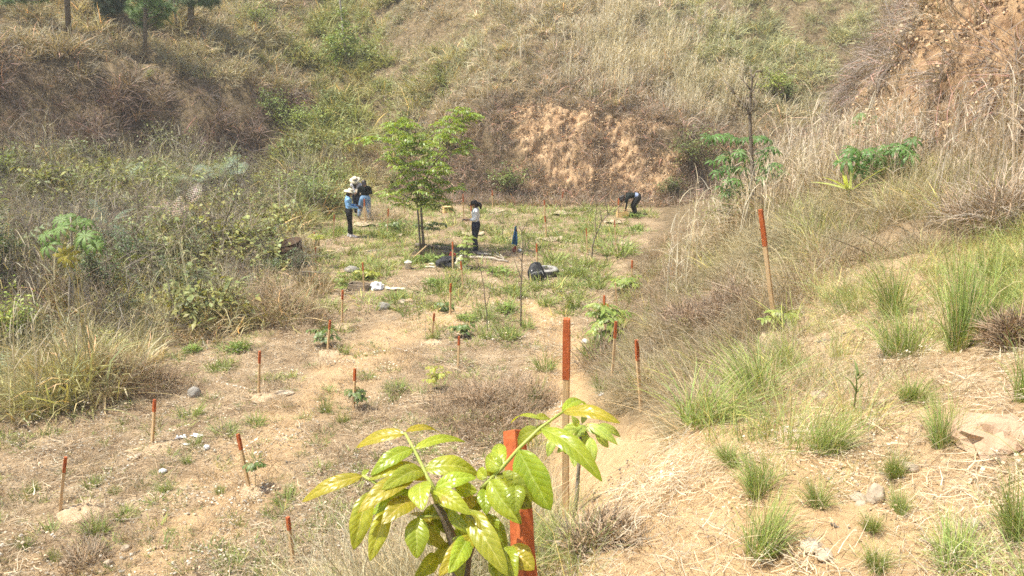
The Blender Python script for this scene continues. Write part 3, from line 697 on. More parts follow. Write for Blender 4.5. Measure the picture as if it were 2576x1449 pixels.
scatter('ledge_pebbles', 'smallchip', P[k], jit(mixw((.42, .31, .20), (.58, .47, .33), rng.random(k.sum())), .3), (.2, .8), .2, .9, 'small stones and crumbs on the ledge', 'pebbles')

# --- rocky spur on the right ------------------------------------------------------------------------
P = rnd_region(26000, 4.5, 20, 4, 24.5); q = zones(P[:, 0], P[:, 1]); n1 = fbm(P[:, 0] * .7, P[:, 1] * .7, 4, 121)
n3 = fbm(P[:, 0] * .5 + P[:, 1] * .35, P[:, 2] * .32 - P[:, 1] * .12, 3, 127); R1 = rng.random(len(P)); cl = clump(P, 1.3, 129)
inb = q['eb'] > -.1
tuftw = np.clip(.42 + 5.5 * n3 + .25 * smooth(4, 7, q['eb']) - .45 * smooth(14, 16.5, P[:, 1]) * smooth(2.6, 1.4, q['eb'] + 1.5 * n1), 0, 1)
k = inb & (R1 < tuftw * .55)
scatter('spur_brush', 'spurbrush', P[k], jit(mixw((.25, .20, .165), (.36, .30, .25), rng.random(k.sum())), .25), (.7, 1.5), .2, .75, 'grey brown brush hanging over the rocky spur', 'brush')
k = inb & (rng.random(len(P)) < .10 * (.3 + tuftw))
scatter('spur_straw', 'tangle', P[k], jit(np.tile((.46, .375, .27), (k.sum(), 1))), (.6, 1.2), .3, .6, 'dry straw caught on the rocky spur', 'straw')
k = (q['spur'] > .4) & (rng.random(len(P)) < .22)
scatter('spur_rubble', 'chip', P[k], jit(mixw((.36, .24, .14), (.54, .41, .26), rng.random(k.sum())), .35), (.4, 1.5), .5, .9, 'broken stone on the rocky spur', 'rubble')
k = (q['eb'] > -1.4) & (q['eb'] < .3) & (rng.random(len(P)) < .05)
scatter('spur_foot_straw', 'stalk', P[k], jit(np.tile((.56, .455, .33), (k.sum(), 1))), (.7, 1.4), .12, .1, 'pale dry stalks at the foot of the spur', 'straw')
# ================================================================== THINGS
M_WOOD = noisy('stake_wood', (.50, .33, .16), (.66, .47, .26), 14, .75, .2, .25, 60, stretch=(1, 1, .12))
M_WOODPALE = noisy('pale_wood', (.60, .40, .15), (.76, .56, .26), 10, .8, .15, .2, 60, stretch=(1, .2, 1))
M_WOODGREY = noisy('weathered_wood', (.20, .155, .11), (.36, .29, .21), 9, .9, .1, .5, 50, stretch=(.25, 1, 1))
M_RED = noisy('red_oxide_paint', (.36, .078, .022), (.50, .15, .05), 12, .55, .3, .15, 70)
M_BARK = noisy('bark', (.12, .095, .065), (.24, .20, .15), 16, .9, .1, .5, 60, stretch=(1, 1, .3))
M_BARKPALE = noisy('pale_bark', (.34, .29, .22), (.52, .46, .37), 16, .85, .1, .4, 60, stretch=(.3, 1, 1))
M_STEM = noisy('green_stem', (.10, .12, .04), (.20, .21, .08), 18, .6, .25)
M_ROCK = noisy('stone', (.34, .26, .18), (.54, .45, .33), 6, .9, .15, .7, 22)
M_ROCKPINK = noisy('pink_stone', (.36, .235, .145), (.50, .355, .235), 5, .9, .15, .6, 18, stretch=(1, 3, 1))
M_ROCKGREY = noisy('grey_stone', (.21, .19, .16), (.36, .33, .28), 7, .85, .2, .6, 30)
M_WHITE = noisy('white_plastic', (.70, .70, .68), (.82, .82, .80), 10, .5, .3, .3, 20)
M_CREAM = noisy('cream_cloth', (.62, .55, .38), (.76, .70, .54), 10, .85, .1, .3, 25)
M_BLACKCLOTH = noisy('black_nylon', (.012, .012, .013), (.035, .035, .037), 12, .6, .3, .3, 40)
M_STRAP = noisy('grey_webbing', (.30, .29, .27), (.48, .47, .44), 20, .7, .2)
M_RUBBER = noisy('dusty_rubber', (.07, .066, .06), (.15, .14, .125), 9, .9, .1, .3, 40)
M_DUST = noisy('sunbleached_rubber', (.24, .225, .20), (.38, .36, .325), 8, .9, .1, .3, 40)
M_RUST = noisy('rusty_steel', (.055, .035, .022), (.13, .075, .04), 7, .75, .3, .4, 30)
M_STEEL = noisy('dull_steel', (.06, .06, .06), (.16, .155, .15), 10, .5, .4, .2, 40, metal=.6)
M_BLUE = noisy('blue_fabric', (.02, .07, .14), (.05, .16, .27), 14, .7, .2, .3, 30)
M_CARD = noisy('cardboard', (.34, .26, .17), (.52, .42, .29), 7, .9, .1, .3, 25)
M_SOILD = noisy('dug_soil', (.34, .24, .14), (.56, .42, .27), 14, .95, .05, .8, 50)

def worn_paint(m):
    # brush marks, faded streaks along the grain and chips down to the wood
    nt = m.node_tree; b = nt.nodes['Principled BSDF']; src = b.inputs['Base Color'].links[0].from_socket
    tc = N(nt, 'ShaderNodeTexCoord'); mp = N(nt, 'ShaderNodeMapping'); mp.inputs['Scale'].default_value = (1, 1, .14); nt.links.new(tc.outputs['Object'], mp.inputs[0])
    n = N(nt, 'ShaderNodeTexNoise', Scale=95, Detail=6, Roughness=.7); nt.links.new(mp.outputs[0], n.inputs['Vector'])
    fade = ramp(nt, [(.3, (.66, .60, .58)), (.6, (1.12, 1.10, 1.08))]); nt.links.new(n.outputs['Fac'], fade.inputs[0])
    n2 = N(nt, 'ShaderNodeTexNoise', Scale=42, Detail=8, Roughness=.75); nt.links.new(tc.outputs['Object'], n2.inputs['Vector'])
    ch = ramp(nt, [(.67, (0, 0, 0)), (.70, (.85, .85, .85))]); nt.links.new(n2.outputs['Fac'], ch.inputs[0])
    c = mixc(nt, 1.0, src, fade.outputs[0], 'MULTIPLY'); c = mixc(nt, ch.outputs[0], c, (.50, .36, .20)); nt.links.new(c, b.inputs['Base Color'])
worn_paint(M_RED)
def stake(base, top, label, w=.034, tip=.28, free=None, plain=False, z0=None):
    g = ground(*base); tp = above(*top, g)
    if free is not None: g = free
    ax = tp - g; L = ax.length; R = ax.to_track_quat('Z', 'Y').to_matrix() @ Matrix.Rotation(random.uniform(-.7, .7), 3, 'Z')
    o = bpy.data.objects.new('stake', None)
    mb = MB(); L0 = L * (1 - tip) if not plain else L
    n = 6; bend = [Vector((random.uniform(-.004, .004), random.uniform(-.004, .004), 0)) for _ in range(n)]
    def post(mb, z0, z1, ww, n, chip=False):
        vs = []; fs = []
        for i in range(n):
            z = z0 + (z1 - z0) * i / (n - 1); bd = Vector((.004 * math.sin(z * 5 + L * 9), .003 * math.cos(z * 4 + L * 7), 0))
            for x, y in ((-1, -1), (1, -1), (1, 1), (-1, 1)):
                k = 1 if not (chip and i == n - 1) else .9
                vs.append(R @ (Vector((x * ww / 2 * k, y * ww / 2 * k, z + (random.uniform(-.004, .004) if i == n - 1 else 0))) + bd))
        for i in range(n - 1):
            for j in range(4): fs.append((4 * i + j, 4 * i + (j + 1) % 4, 4 * i + 4 + (j + 1) % 4, 4 * i + 4 + j))
        fs.append((4 * n - 4, 4 * n - 3, 4 * n - 2, 4 * n - 1)); fs.append((3, 2, 1, 0))
        mb.add(vs, fs)
    post(mb, -.15, L0, w, 7)
    o = mb.obj('stake', M_WOOD, loc=g, smooth=False)
    tag(o, label, 'stake', 'red tipped wooden stakes')
    if not plain:
        mt = MB(); post(mt, L0 - .002, L, w + .003, 4, True); mt.obj('painted_tip', M_RED, o, smooth=False)
    return o
G0 = at_depth(1316, 1560, 1.22)
stake((1316, 1449), (1290, 1083), 'nearest stake, thick and wholly orange red, beside the large glossy sapling', w=.040, tip=.60, free=None) if False else None
# the nearest stake stands out of the bottom of the picture
_t = at_depth(1293, 1086, 1.22); _b = at_depth(1322, 1449, 1.16); _d = (_b - _t).normalized(); _k = 0
_p = _b.copy()
while _p.z > hz(_p.x, _p.y) and _k < 400: _p += _d * .01; _k += 1
def near_stake():
    L = (_t - _p).length; ax = (_t - _p).normalized(); R = ax.to_track_quat('Z', 'Y').to_matrix() @ Matrix.Rotation(.62, 3, 'Z')
    mb = MB()
    def prism(mb, z0, z1, w, bev=.002):
        c = w / 2; prof = [(-c + bev, -c), (c - bev, -c), (c, -c + bev), (c, c - bev), (c - bev, c), (-c + bev, c), (-c, c - bev), (-c, -c + bev)]
        zs = [z0 + (z1 - z0) * i / 9 for i in range(10)] ; vs = []; fs = []
        for i, z in enumerate(zs):
            for x, y in prof: vs.append(R @ Vector((x + .0008 * math.sin(z * 60), y + .0008 * math.sin(z * 47 + 1), z)))
        top = len(vs)
        for x, y in prof: vs.append(R @ Vector((x * .94, y * .94, z1 + .0015)))
        for i in range(10):
            for j in range(8): fs.append((8 * i + j, 8 * i + (j + 1) % 8, 8 * i + 8 + (j + 1) % 8, 8 * i + 8 + j))
        fs.append(tuple(range(top, top + 8))); mb.add(vs, fs)
    tipL = .30
    prism(mb, -.15, L - tipL, .0255)
    o = mb.obj('stake', M_WOOD, loc=_p, smooth=False); tag(o, 'nearest stake, thick and orange red, rising through the leaves of the big glossy sapling', 'stake', 'red tipped wooden stakes')
    mt = MB(); prism(mt, L - tipL, L, .0268); mt.obj('painted_tip', M_RED, o, smooth=False)
near_stake()
STAKES = [
 ((1424, 1305), (1424, 803), 'tall stake standing just behind the glossy foreground sapling, bare wood below a red tip', .033),
 ((1953, 842), (1912, 527), 'long leaning stake alone on the right ledge in front of a brown brush mound', .034),
 ((1612, 1035), (1602, 855), 'stake on the grassy slope, right of the yellow green sapling and nearest the ledge', .034),
 ((1540, 956), (1549, 808), 'stake leaning right in the green grass just below the yellow green sapling', .034),
 ((1520, 833), (1520, 743), 'stake with a broad red tip rising above the left side of the yellow green sapling', .036),
 ((1537, 846), (1528, 765), 'stake in the middle of the yellow green sapling, short and half hidden by leaves', .034),
 ((1588, 723), (1590, 655), 'stake against the dry slope grass at the right edge of the terrace', .034),
 ((1351, 688), (1350, 613), 'stake standing directly behind the black backpack and the tyre', .034),
 ((1477, 640), (1475, 575), 'slim faded stake beside the bent bare sapling', .028),
 ((1549, 616), (1546, 553), 'stake just in front of the crate where a person bends down', .033),
 ((1374, 598), (1371, 543), 'nearer one of two stakes in line, its red tip covering the foot of the other', .034),
 ((1371, 548), (1369, 503), 'farther one of two stakes in line at the back of the terrace', .034),
 ((1411, 537), (1416, 483), 'stake at the foot of the brown bank with a round mat at its base', .036),
 ((1167, 558), (1165, 488), 'stake at the back in front of the hands of the woman in white', .034),
 ((1187, 580), (1185, 511), 'stake hidden behind the woman in white, only its red tip showing by her face', .034),
 ((1239, 528), (1238, 478), 'pale stake at the foot of the bank beside the small round bush', .032),
 ((974, 590), (977, 525), 'stake left of the green tree with pale scraps at its base', .038),
 ((919, 563), (916, 500), 'stake in front of the man in the black shirt and jeans', .038),
 ((839, 598), (841, 540), 'stake at the far left of the terrace, left of the woman in blue', .034),
 ((1139, 676), (1139, 608), 'stake in front of the black bag by the logs', .036),
 ((1165, 728), (1159, 658), 'stake in front of the cream sack, leaning a little left', .034),
 ((1133, 791), (1134, 713), 'stake in the middle of the terrace below the cream sack', .034),
 ((1086, 855), (1093, 788), 'stake leaning right in the middle of the terrace, beside a thin dry stem', .034),
 ((1152, 925), (1155, 846), 'stake at the upper edge of the brown weed mound in front', .034),
 ((889, 1033), (893, 927), 'stake with a tiny dark green sapling at its right side', .034),
 ((861, 811), (862, 730), 'stake standing below the open wooden tray', .034),
 ((916, 733), (912, 660), 'thin stake rising in front of the open wooden tray', .028),
 ((652, 990), (653, 883), 'straight stake on bare soil in front of the round dry bush', .034),
 ((824, 885), (831, 806), 'stake leaning right at the edge of the bare patch below the dry bush', .034),
 ((383, 1113), (389, 1005), 'stake at the foot of the tall dry grass, close to white paper scraps', .034),
 ((152, 1283), (165, 1150), 'leftmost stake, leaning right over a patch of pale gravel', .034),
 ((627, 1228), (598, 1092), 'stake leaning strongly left in the open soil of the lower terrace', .036),
 ((737, 1413), (724, 1300), 'lowest stake at the edge of the slope grass, left of the glossy sapling', .034),
 ((795, 680), (794, 622), 'nearer one of two stakes in line beside the rusty drum', .034),
 ((793, 632), (791, 585), 'farther one of two stakes in line beside the rusty drum', .034),
 ((1300, 637), (1299, 575), 'stake that carries the blue jacket', .032),
 ((1554, 556), (1556, 499), 'stake close to the left side of the crate by the bending person', .034),
]
for b_, t_, lab, w_ in STAKES: stake(b_, t_, lab, w_)
stake((1018, 546), (1018, 505), 'pale unpainted stake behind the green tree at the back', .032, plain=True)
stake((1553, 778), (1547, 710), 'pale stake without paint behind the yellow green sapling', .034, plain=True)

# ---- little heaps of dug soil round the stakes
def mound(px, label, r=.28, h=.07, mat=M_SOILD, seed=0):
    g = ground(*px); mb = MB(); rr = random.Random(seed); prof = [(r, -.05), (r * .85, .01), (r * .6, h * .6), (r * .3, h * .95), (.01, h)]
    ph = rr.uniform(0, 6)
    mb.lathe(prof, 26, wob=lambda p, w, i: Vector((p.x * (1 + .22 * math.sin(w * 3 + ph) + .1 * math.sin(w * 7 + i)), p.y * (1 + .18 * math.cos(w * 2 + ph)), p.z + .018 * math.sin(w * 5 + i * 2 + ph))))
    o = mb.obj('soil_mound', mat, loc=g); tag(o, label, 'soil mound', 'small mounds of dug soil at the stakes')
for px, lab, r_, mt in (((830, 890), 'crumbly soil mound at the leaning stake below the dry bush', .36, M_SOILD), ((866, 822), 'pale soil mound below the stake near the open tray', .34, M_SOILD), ((205, 1287), 'pale gravel mound beside the leftmost stake', .42, M_ROCK), ((1950, 850), 'crumbly soil mound at the foot of the long leaning stake', .2, M_SOILD),
    ((640, 1238), 'soil mound at the foot of the strongly leaning stake', .28, M_SOILD), ((1090, 862), 'brown soil mound at the stake in mid terrace', .30, M_SOILD), ((660, 1000), 'pale soil mound at the straight stake', .34, M_SOILD), ((408, 1130), 'pale soil mound by the stake near the paper scraps', .34, M_SOILD)):
    mound(px, lab, r_ * .72, .05, M_SOILD, int(px[0]))
def mat_disc(px, label, r=.26, seed=1):
    """round mulch mat, curled up at the rim"""
    g = ground(*px); rr = random.Random(seed); ph = rr.uniform(0, 6); mb = MB()
    up = lambda p, w, i: Vector((p.x, p.y * .9, p.z + (.05 * max(0, math.sin(w * 2 + ph)) + .02 * math.sin(w * 5)) * (i >= 3 and i < 7)))
    mb.lathe([(.04, .02), (.1, .022), (.18, .025), (r, .035), (r * 1.02, .03), (r, .022), (.18, .012), (.04, .006), (.04, .02)], 28, wob=up)
    o = mb.obj('mulch_mat', M_CARD, loc=g); tag(o, label, 'mulch mat', 'round mulch mats at the stakes')
for k, (px, lab, r_) in enumerate((((1411, 539), 'round curled mat at the stake under the brown bank', .42), ((1385, 603), 'round mat at the nearer of the two stakes in line', .38), ((1541, 561), 'mat in front of the crate of the bending person', .30), ((1568, 616), 'mat right of the stake in front of the crate', .26),
    ((990, 594), 'pale scraps of mat at the stake left of the tree', .30), ((920, 566), 'mat at the stake in front of the man in black', .42), ((1075, 570), 'dark mat behind the trunks of the green tree', .38), ((1248, 532), 'mat at the pale stake at the back', .36), ((1190, 590), 'mat behind the legs of the woman in white', .36))):
    mat_disc(px, lab, r_, k)

# ---- boxes
def crate(px, label, W, D, Hh, rz, mat, group=None, handle=False, lid=False, name='crate'):
    g = ground(*px); t = thing(name, label, 'crate', g + Vector((0, 0, -.01)), rz, group); th = .02
    mb = MB(); mb.box((0, 0, th / 2), (W - .002, D - .002, th)); mb.obj('bottom', mat, t, smooth=False)
    for s in (-1, 1):
        mb = MB(); mb.box((0, s * (D / 2 - th / 2), Hh / 2 + .001), (W, th, Hh)); mb.obj('long_side', mat, t, smooth=False)
        mb = MB(); mb.box((s * (W / 2 - th / 2 - .001), 0, Hh / 2 - .002), (th, D - 2 * th - .002, Hh - .004)); mb.obj('end_panel', mat, t, smooth=False)
    if handle:
        mb = MB(); mb.tube([(-W / 2 + .03, 0, Hh), (-W / 2 + .03, 0, Hh + .1), (W / 2 - .03, 0, Hh + .1), (W / 2 - .03, 0, Hh)], .012, 6); mb.obj('handle', M_WOOD, t)
    if lid:
        mb = MB(); mb.box((0, 0, Hh + .012), (W + .02, D + .02, .018)); mb.obj('lid', mat, t, smooth=False)
    return t, g
crate((903, 728), 'open weathered wooden tray lying beside a white bag', .52, .30, .16, -.32, M_WOODGREY, name='wooden_tray')
cr_, cg = crate((1566, 546), 'yellow wooden crate of tools in front of the bending person', .42, .30, .19, .08, M_WOODPALE, handle=True, name='tool_crate')
for dx, dy, hh, ry in ((-.12, .02, .42, -.12), (.05, -.03, .5, .06), (.13, .04, .38, .2)):
    mb = MB(); mb.tube([(0, 0, 0), (math.sin(ry) * hh, .02, hh)], .012, 6); o = mb.obj('wooden_rod', M_WOOD, loc=cg + Vector((dx, dy, .03)))
    tag(o, {-.12: 'wooden rod leaning left out of the yellow crate', .05: 'tallest wooden rod in the middle of the yellow crate', .13: 'short wooden rod leaning right out of the yellow crate'}[dx], 'rod', 'rods in the yellow crate')
crate((1127, 534), 'small closed orange wooden box behind the green tree', .36, .26, .22, .35, M_WOODPALE, lid=True, name='wooden_box')

# ---- sacks, cloths and bags
def lump(name, px, label, cat, dims, mat, seed, rz=0, group=None, crinkle=.22, sub=3, lift=0):
    g = ground(*px); bm = bmesh.new(); bmesh.ops.create_icosphere(bm, subdivisions=sub, radius=1)
    for v in bm.verts:
        n = mnoise.fractal(v.co * 1.7 + Vector((seed * 3.1, seed, 0)), .8, 2.1, 4)
        v.co = v.co * (1 + crinkle * n); z = v.co.z
        v.co = Vector((v.co.x * dims[0], v.co.y * dims[1], max(z, -.35) * dims[2]))
    me = bpy.data.meshes.new(name); bm.to_mesh(me); bm.free(); me.materials.append(mat)
    for p in me.polygons: p.use_smooth = crinkle < .3
    o = bpy.data.objects.new(name, me); COL.objects.link(o); o.location = g + Vector((0, 0, dims[2] * .3 + lift)); o.rotation_euler = (0, 0, rz)
    tag(o, label, cat, group); return o
lump('plastic_bag', (948, 726), 'crumpled white plastic bag beside the open tray', 'bag', (.17, .13, .12), M_WHITE, 1, crinkle=.5)
lump('rock', (885, 683), 'large pale stone above the open tray', 'rock', (.20, .16, .12), M_ROCKGREY, 2)
lump('rock', (966, 776), 'bluish grey stone on bare soil below the tray', 'rock', (.14, .11, .11), M_ROCKGREY, 3)
lump('rock', (1012, 762), 'flat pale stone in a row below the white slab', 'rock', (.12, .10, .06), M_ROCK, 4)
lump('rock', (1030, 760), 'flat brown stone in a row below the white slab', 'rock', (.12, .10, .06), M_ROCKPINK, 5)
lump('rock', (490, 996), 'grey white stone at the foot of the dry grass on the left', 'rock', (.11, .10, .12), M_ROCKGREY, 6)
lump('rock', (718, 990), 'flat pale stone right of the straight stake', 'rock', (.16, .10, .04), M_ROCK, 7)
lump('rock', (1513, 994), 'small white stone on the grassy slope beside the ledge', 'rock', (.05, .04, .035), M_WHITE, 8)
lump('rock', (1472, 862), 'white stone in the green grass below the yellow green sapling', 'rock', (.07, .06, .06), M_WHITE, 9)
lump('boulder', (2505, 1090), 'large pinkish boulder half buried at the right edge', 'rock', (.17, .15, .085), M_ROCKPINK, 10, rz=.7, crinkle=.42, lift=-.045)
lump('rock', (2200, 1262), 'upright pale stone in the open soil of the ledge', 'rock', (.035, .03, .055), M_ROCK, 11)
lump('rock', (1480, 1385), 'grey stone in the shade below the second sapling', 'rock', (.05, .04, .03), M_ROCKGREY, 12) if False else None
for k, (px, lab, s_) in enumerate((((2040, 1380), 'flat pale stone near the lower edge of the ledge', .035), ((2072, 1400), 'round pale stone near the lower edge of the ledge', .03), ((2290, 1180), 'low white stone below the large boulder', .03), ((2010, 1108), 'pale stone behind the leaning green tuft', .03), ((1980, 1085), 'white stone between two green tufts on the ledge', .03), ((1935, 1020), 'pale stone in the soil below the big tuft', .035), ((2060, 1000), 'pinkish stone beside the broad leaved weed', .04), ((2165, 1270), 'tiny stone left of the upright pale stone', .02), ((2450, 1320), 'round stone low on the right side of the ledge', .025), ((2160, 1258), 'flat cream stone left of the upright pale stone', .028))):
    lump('rock', px, lab, 'rock', (s_ * 1.2, s_, s_ * .7), M_ROCK, 20 + k, rz=k)
for k, (px, lab) in enumerate((((410, 1188), 'small white stone alone on the lower terrace'), ((316, 1382), 'pale stone at the lower left on brown soil'), ((520, 1128), 'small white stone right of the paper scraps'), ((163, 1420), 'pale stone near the lower left corner'), ((272, 1420), 'small white stone near the lower edge of the terrace'), ((348, 1150), 'flat pale stone left of the paper scraps'))):
    lump('rock', px, lab, 'rock', (.055, .045, .04), M_WHITE if k in (0, 2) else M_ROCK, 40 + k, rz=k)
def scrap(px, label, w, d, mat, seed, rz=0, name='paper_scrap', cat='scrap', group=None, th=.004):
    w, d = (w * .75, d * .75) if name == 'paper_scrap' else (w, d)
    g = ground(*px); rr = random.Random(seed); mb = MB(); n = 7; vs = []; fs = []
    for lay in (0, 1):
        for i in range(n):
            for j in range(n):
                x = (i / (n - 1) - .5) * w * (1 + .15 * math.sin(j + seed)); y = (j / (n - 1) - .5) * d * (1 + .15 * math.cos(i * 1.3 + seed))
                vs.append((x, y, .03 + lay * th + .10 * w * (mnoise.noise(Vector((x * 9 / w * .4, y * 9 / d * .4, seed))))))
    for i in range(n - 1):
        for j in range(n - 1):
            a = i * n + j; fs.append((a, a + 1, a + n + 1, a + n)); a += n * n; fs.append((a, a + n, a + n + 1, a + 1))
    for k in range(n - 1):
        for a, b2 in ((k, k + 1), ((n - 1) * n + k + 1, (n - 1) * n + k), ((k + 1) * n, k * n), (k * n + n - 1, (k + 1) * n + n - 1)):
            fs.append((b2, a, a + n * n, b2 + n * n))
    mb.add(vs, fs); o = mb.obj(name, mat, loc=g); o.rotation_euler = (0, 0, rz); tag(o, label, cat, group); return o
scrap((994, 730), 'pale flat slab of cut wood below the white bag', .48, .16, M_CREAM, 3, -.15, 'wood_slab', 'slab', th=.02)
scrap((1092, 667), 'yellow piece of board on the soil left of the black bag', .28, .14, M_CREAM, 5, .1, 'board', 'board', th=.015)
scrap((1083, 674), 'narrow cream piece of board left of the black bag', .24, .1, M_CREAM, 6, -.1, 'board', 'board', th=.015)
scrap((456, 1103), 'white paper scrap with torn edges left of the green tuft', .18, .14, M_WHITE, 7, .3, group='white paper scraps')
scrap((496, 1100), 'white paper scrap right of the green tuft', .22, .12, M_WHITE, 8, -.3, group='white paper scraps')
scrap((470, 1122), 'narrow white paper scrap under the green tuft', .14, .07, M_WHITE, 9, .1, group='white paper scraps')

# black bag with a red shirt, cream sack, bucket, mattock, backpack, tyre
o = lump('black_bag', (1126, 672), 'slumped black bag lying by the logs', 'bag', (.30, .20, .24), M_BLACKCLOTH, 51, crinkle=.35)
M_REDC = noisy('red_cloth', (.16, .02, .018), (.30, .05, .04), 12, .85, .1)
o = lump('red_cloth', (1138, 664), 'dark red cloth draped over the black bag', 'cloth', (.10, .08, .16), M_REDC, 52, crinkle=.4, lift=.12)
o = lump('cream_sack', (1158, 672), 'cream paper sack standing next to the black bag', 'sack', (.17, .12, .22), M_CREAM, 53, crinkle=.45)
lump('cream_sack', (1170, 678), 'small cream sack lying in front of the standing sack', 'sack', (.15, .12, .09), M_CREAM, 54, crinkle=.4)
def bucket():
    g = ground(1027, 676); t = thing('bucket', 'white plastic bucket below the mattock', 'bucket', g)
    mb = MB(); mb.lathe([(.0, .005), (.085, .005), (.10, .18), (.105, .18), (.105, .188), (.094, .188), (.08, .03), (0, .03)], 22); mb.obj('pail', M_WHITE, t)
    mb = MB(); mb.tube([(.103 * math.cos(a), .02 * math.sin(a) - .02, .185 + .05 * math.sin(a)) for a in np.linspace(0, math.pi, 9)], .004, 5); mb.obj('handle', M_STEEL, t)
    lump('rag', (1027, 676), 'pale rag stuffed in the white bucket', 'rag', (.075, .075, .07), M_CREAM, 55, crinkle=.4, lift=.15)
bucket()
def mattock():
    g = ground(1032, 662); e = above(1076, 616, g + Vector((0, .5, 0))); t = thing('mattock', 'mattock with a long wooden handle leaning on the tree', 'mattock', g)
    d = e - g; mb = MB(); mb.tube([(0, 0, .06), d * .5 + Vector((0, 0, .04)), d], [.017, .018, .02], 8); mb.obj('handle', M_WOOD, t)
    mb = MB(); vs = []
    for y, zz, w in ((-.16, -.02, .06), (-.06, .05, .05), (.03, .09, .035), (.12, .07, .02)):
        vs += [(-w, y, zz), (w, y, zz), (w, y, zz + .018), (-w, y, zz + .018)]
    fs = [(0, 1, 2, 3), (15, 14, 13, 12)] + [(4 * i + j, 4 * i + 4 + j, 4 * i + 4 + (j + 1) % 4, 4 * i + (j + 1) % 4) for i in range(3) for j in range(4)]
    mb.add(vs, fs); b_ = mb.obj('blade', M_STEEL, t, smooth=False); b_.rotation_euler = (.2, 0, .6)
mattock()
def tyre():
    g = ground(1372, 692); t = thing('tyre', 'dusty old tyre lying flat behind the black backpack', 'tyre', g)
    R0, r0 = .34, .20
    mb = MB(); mb.lathe([(r0, .03), (r0 + .02, 0), (R0 - .03, 0), (R0, .03), (R0 + .008, .10), (R0, .17)], 40); tr = mb.obj('tread', M_RUBBER, t)
    mb = MB(); mb.lathe([(R0, .17), (R0 - .03, .2), (r0 + .05, .205), (r0 + .01, .19), (r0, .16), (r0 + .02, .10), (r0, .03)], 40); mb.obj('sidewall', M_DUST, t)
    mb = MB()
    for k in range(26):
        a = 2 * math.pi * k / 26; mb.box(((R0 + .006) * math.cos(a), (R0 + .006) * math.sin(a), .1), (.012, .05, .10), Matrix.Rotation(a, 3, 'Z'))
    mb.obj('tread_block', M_RUBBER, tr, smooth=False)
tyre()
def backpack():
    g = ground(1349, 703); t = thing('backpack', 'black backpack with grey straps leaning on the tyre', 'backpack', g, .15)
    bm = bmesh.new(); bmesh.ops.create_cube(bm, size=1); bmesh.ops.subdivide_edges(bm, edges=bm.edges[:], cuts=5, use_grid_fill=True)
    for v in bm.verts:
        p = v.co * 2; q = Vector(p).normalized(); p = p.lerp(q * 1.25, .55); k = 1 - .33 * max(0, p.z)
        n = mnoise.fractal(p * 1.4, .8, 2, 3) * .1
        v.co = Vector((p.x * .20 * k * (1 + n), p.y * .13 * k + .08 * p.z, (p.z + .9) * .22 * (1 + n * .4)))
    me = bpy.data.meshes.new('body'); bm.to_mesh(me); bm.free(); me.materials.append(M_BLACKCLOTH)
    for p in me.polygons: p.use_smooth = True
    o = bpy.data.objects.new('main_bag', me); COL.objects.link(o); o.parent = t
    mb = MB(); mb.tube([(-.17, -.16, .18), (-.06, -.17, .24), (.05, -.16, .23), (.10, -.15, .27), (.14, -.14, .17)], .008, 5); mb.tube([(.10, -.15, .27), (.19, -.13, .09), (.23, -.14, .05)], .009, 5); mb.obj('strap', M_STRAP, t)
    mb = MB(); mb.tube([(-.2, -.1, .04), (-.17, -.12, .16), (-.13, -.08, .28)], [.018, .016, .012], 6); mb.obj('strap', M_WHITE, t)
    mb = MB(); mb.tube([(-.02, .0, .40), (-.01, -.01, .45), (.03, -.01, .45), (.03, .01, .40)], .008, 5); mb.obj('handle', M_BLACKCLOTH, t)
    mb = MB(); mb.lathe([(0, -.03), (.1, -.02), (.12, .05), (.1, .12), (0, .13)], 16, (0, 0, 0), Matrix.Scale(.5, 3, Vector((0, 1, 0)))); fp = mb.obj('front_pocket', M_BLACKCLOTH, t); fp.location = (.02, -.15, .10)
    mb = MB(); mb.tube([(.22, -.02, .03), (.33, -.08, .015), (.40, -.09, .02)], [.02, .014, .01], 6); mb.obj('strap', M_BLACKCLOTH, t)
backpack()
def jacket():
    g = ground(1299, 637); tp = above(1298, 568, g); t = thing('jacket', 'blue jacket hanging from a stake over a small bag', 'jacket', g)
    mb = MB(); h = tp.z - g.z; vs = []; n = 14; m_ = 10
    for i in range(n):
        s = i / (n - 1); z = h * (1.0 - .66 * s); r = .014 + .045 * s ** .7
        for j in range(m_):
            a = 2 * math.pi * j / m_; rr = r * (1 + .45 * math.sin(3 * a + s * 3) + .2 * math.sin(s * 14)); vs.append((-.02 - .05 * s + rr * math.cos(a), -.035 + rr * .6 * math.sin(a), z + .02 * math.sin(a * 2) * s))
    mb.add(vs, [(i * m_ + j, i * m_ + (j + 1) % m_, (i + 1) * m_ + (j + 1) % m_, (i + 1) * m_ + j) for i in range(n - 1) for j in range(m_)]); mb.obj('body', M_BLUE, t)
    mb = MB(); mb.tube([(-.05, -.06, h * .8), (-.09, -.07, h * .55), (-.10, -.06, h * .35)], [.02, .03, .024], 7); mb.obj('sleeve', M_BLUE, t)
    mb = MB(); mb.tube([(.0, -.06, h * .8), (.015, -.08, h * .5), (.01, -.07, h * .3)], [.02, .03, .024], 7); mb.obj('sleeve', M_BLUE, t)
jacket()
lump('small_bag', (1296, 633), 'small dark red and grey bag under the blue jacket', 'bag', (.08, .07, .12), M_REDC, 57, crinkle=.4)
lump('rag', (1308, 632), 'small white rag on the ground right of the blue jacket', 'rag', (.06, .05, .05), M_WHITE, 58, crinkle=.45)
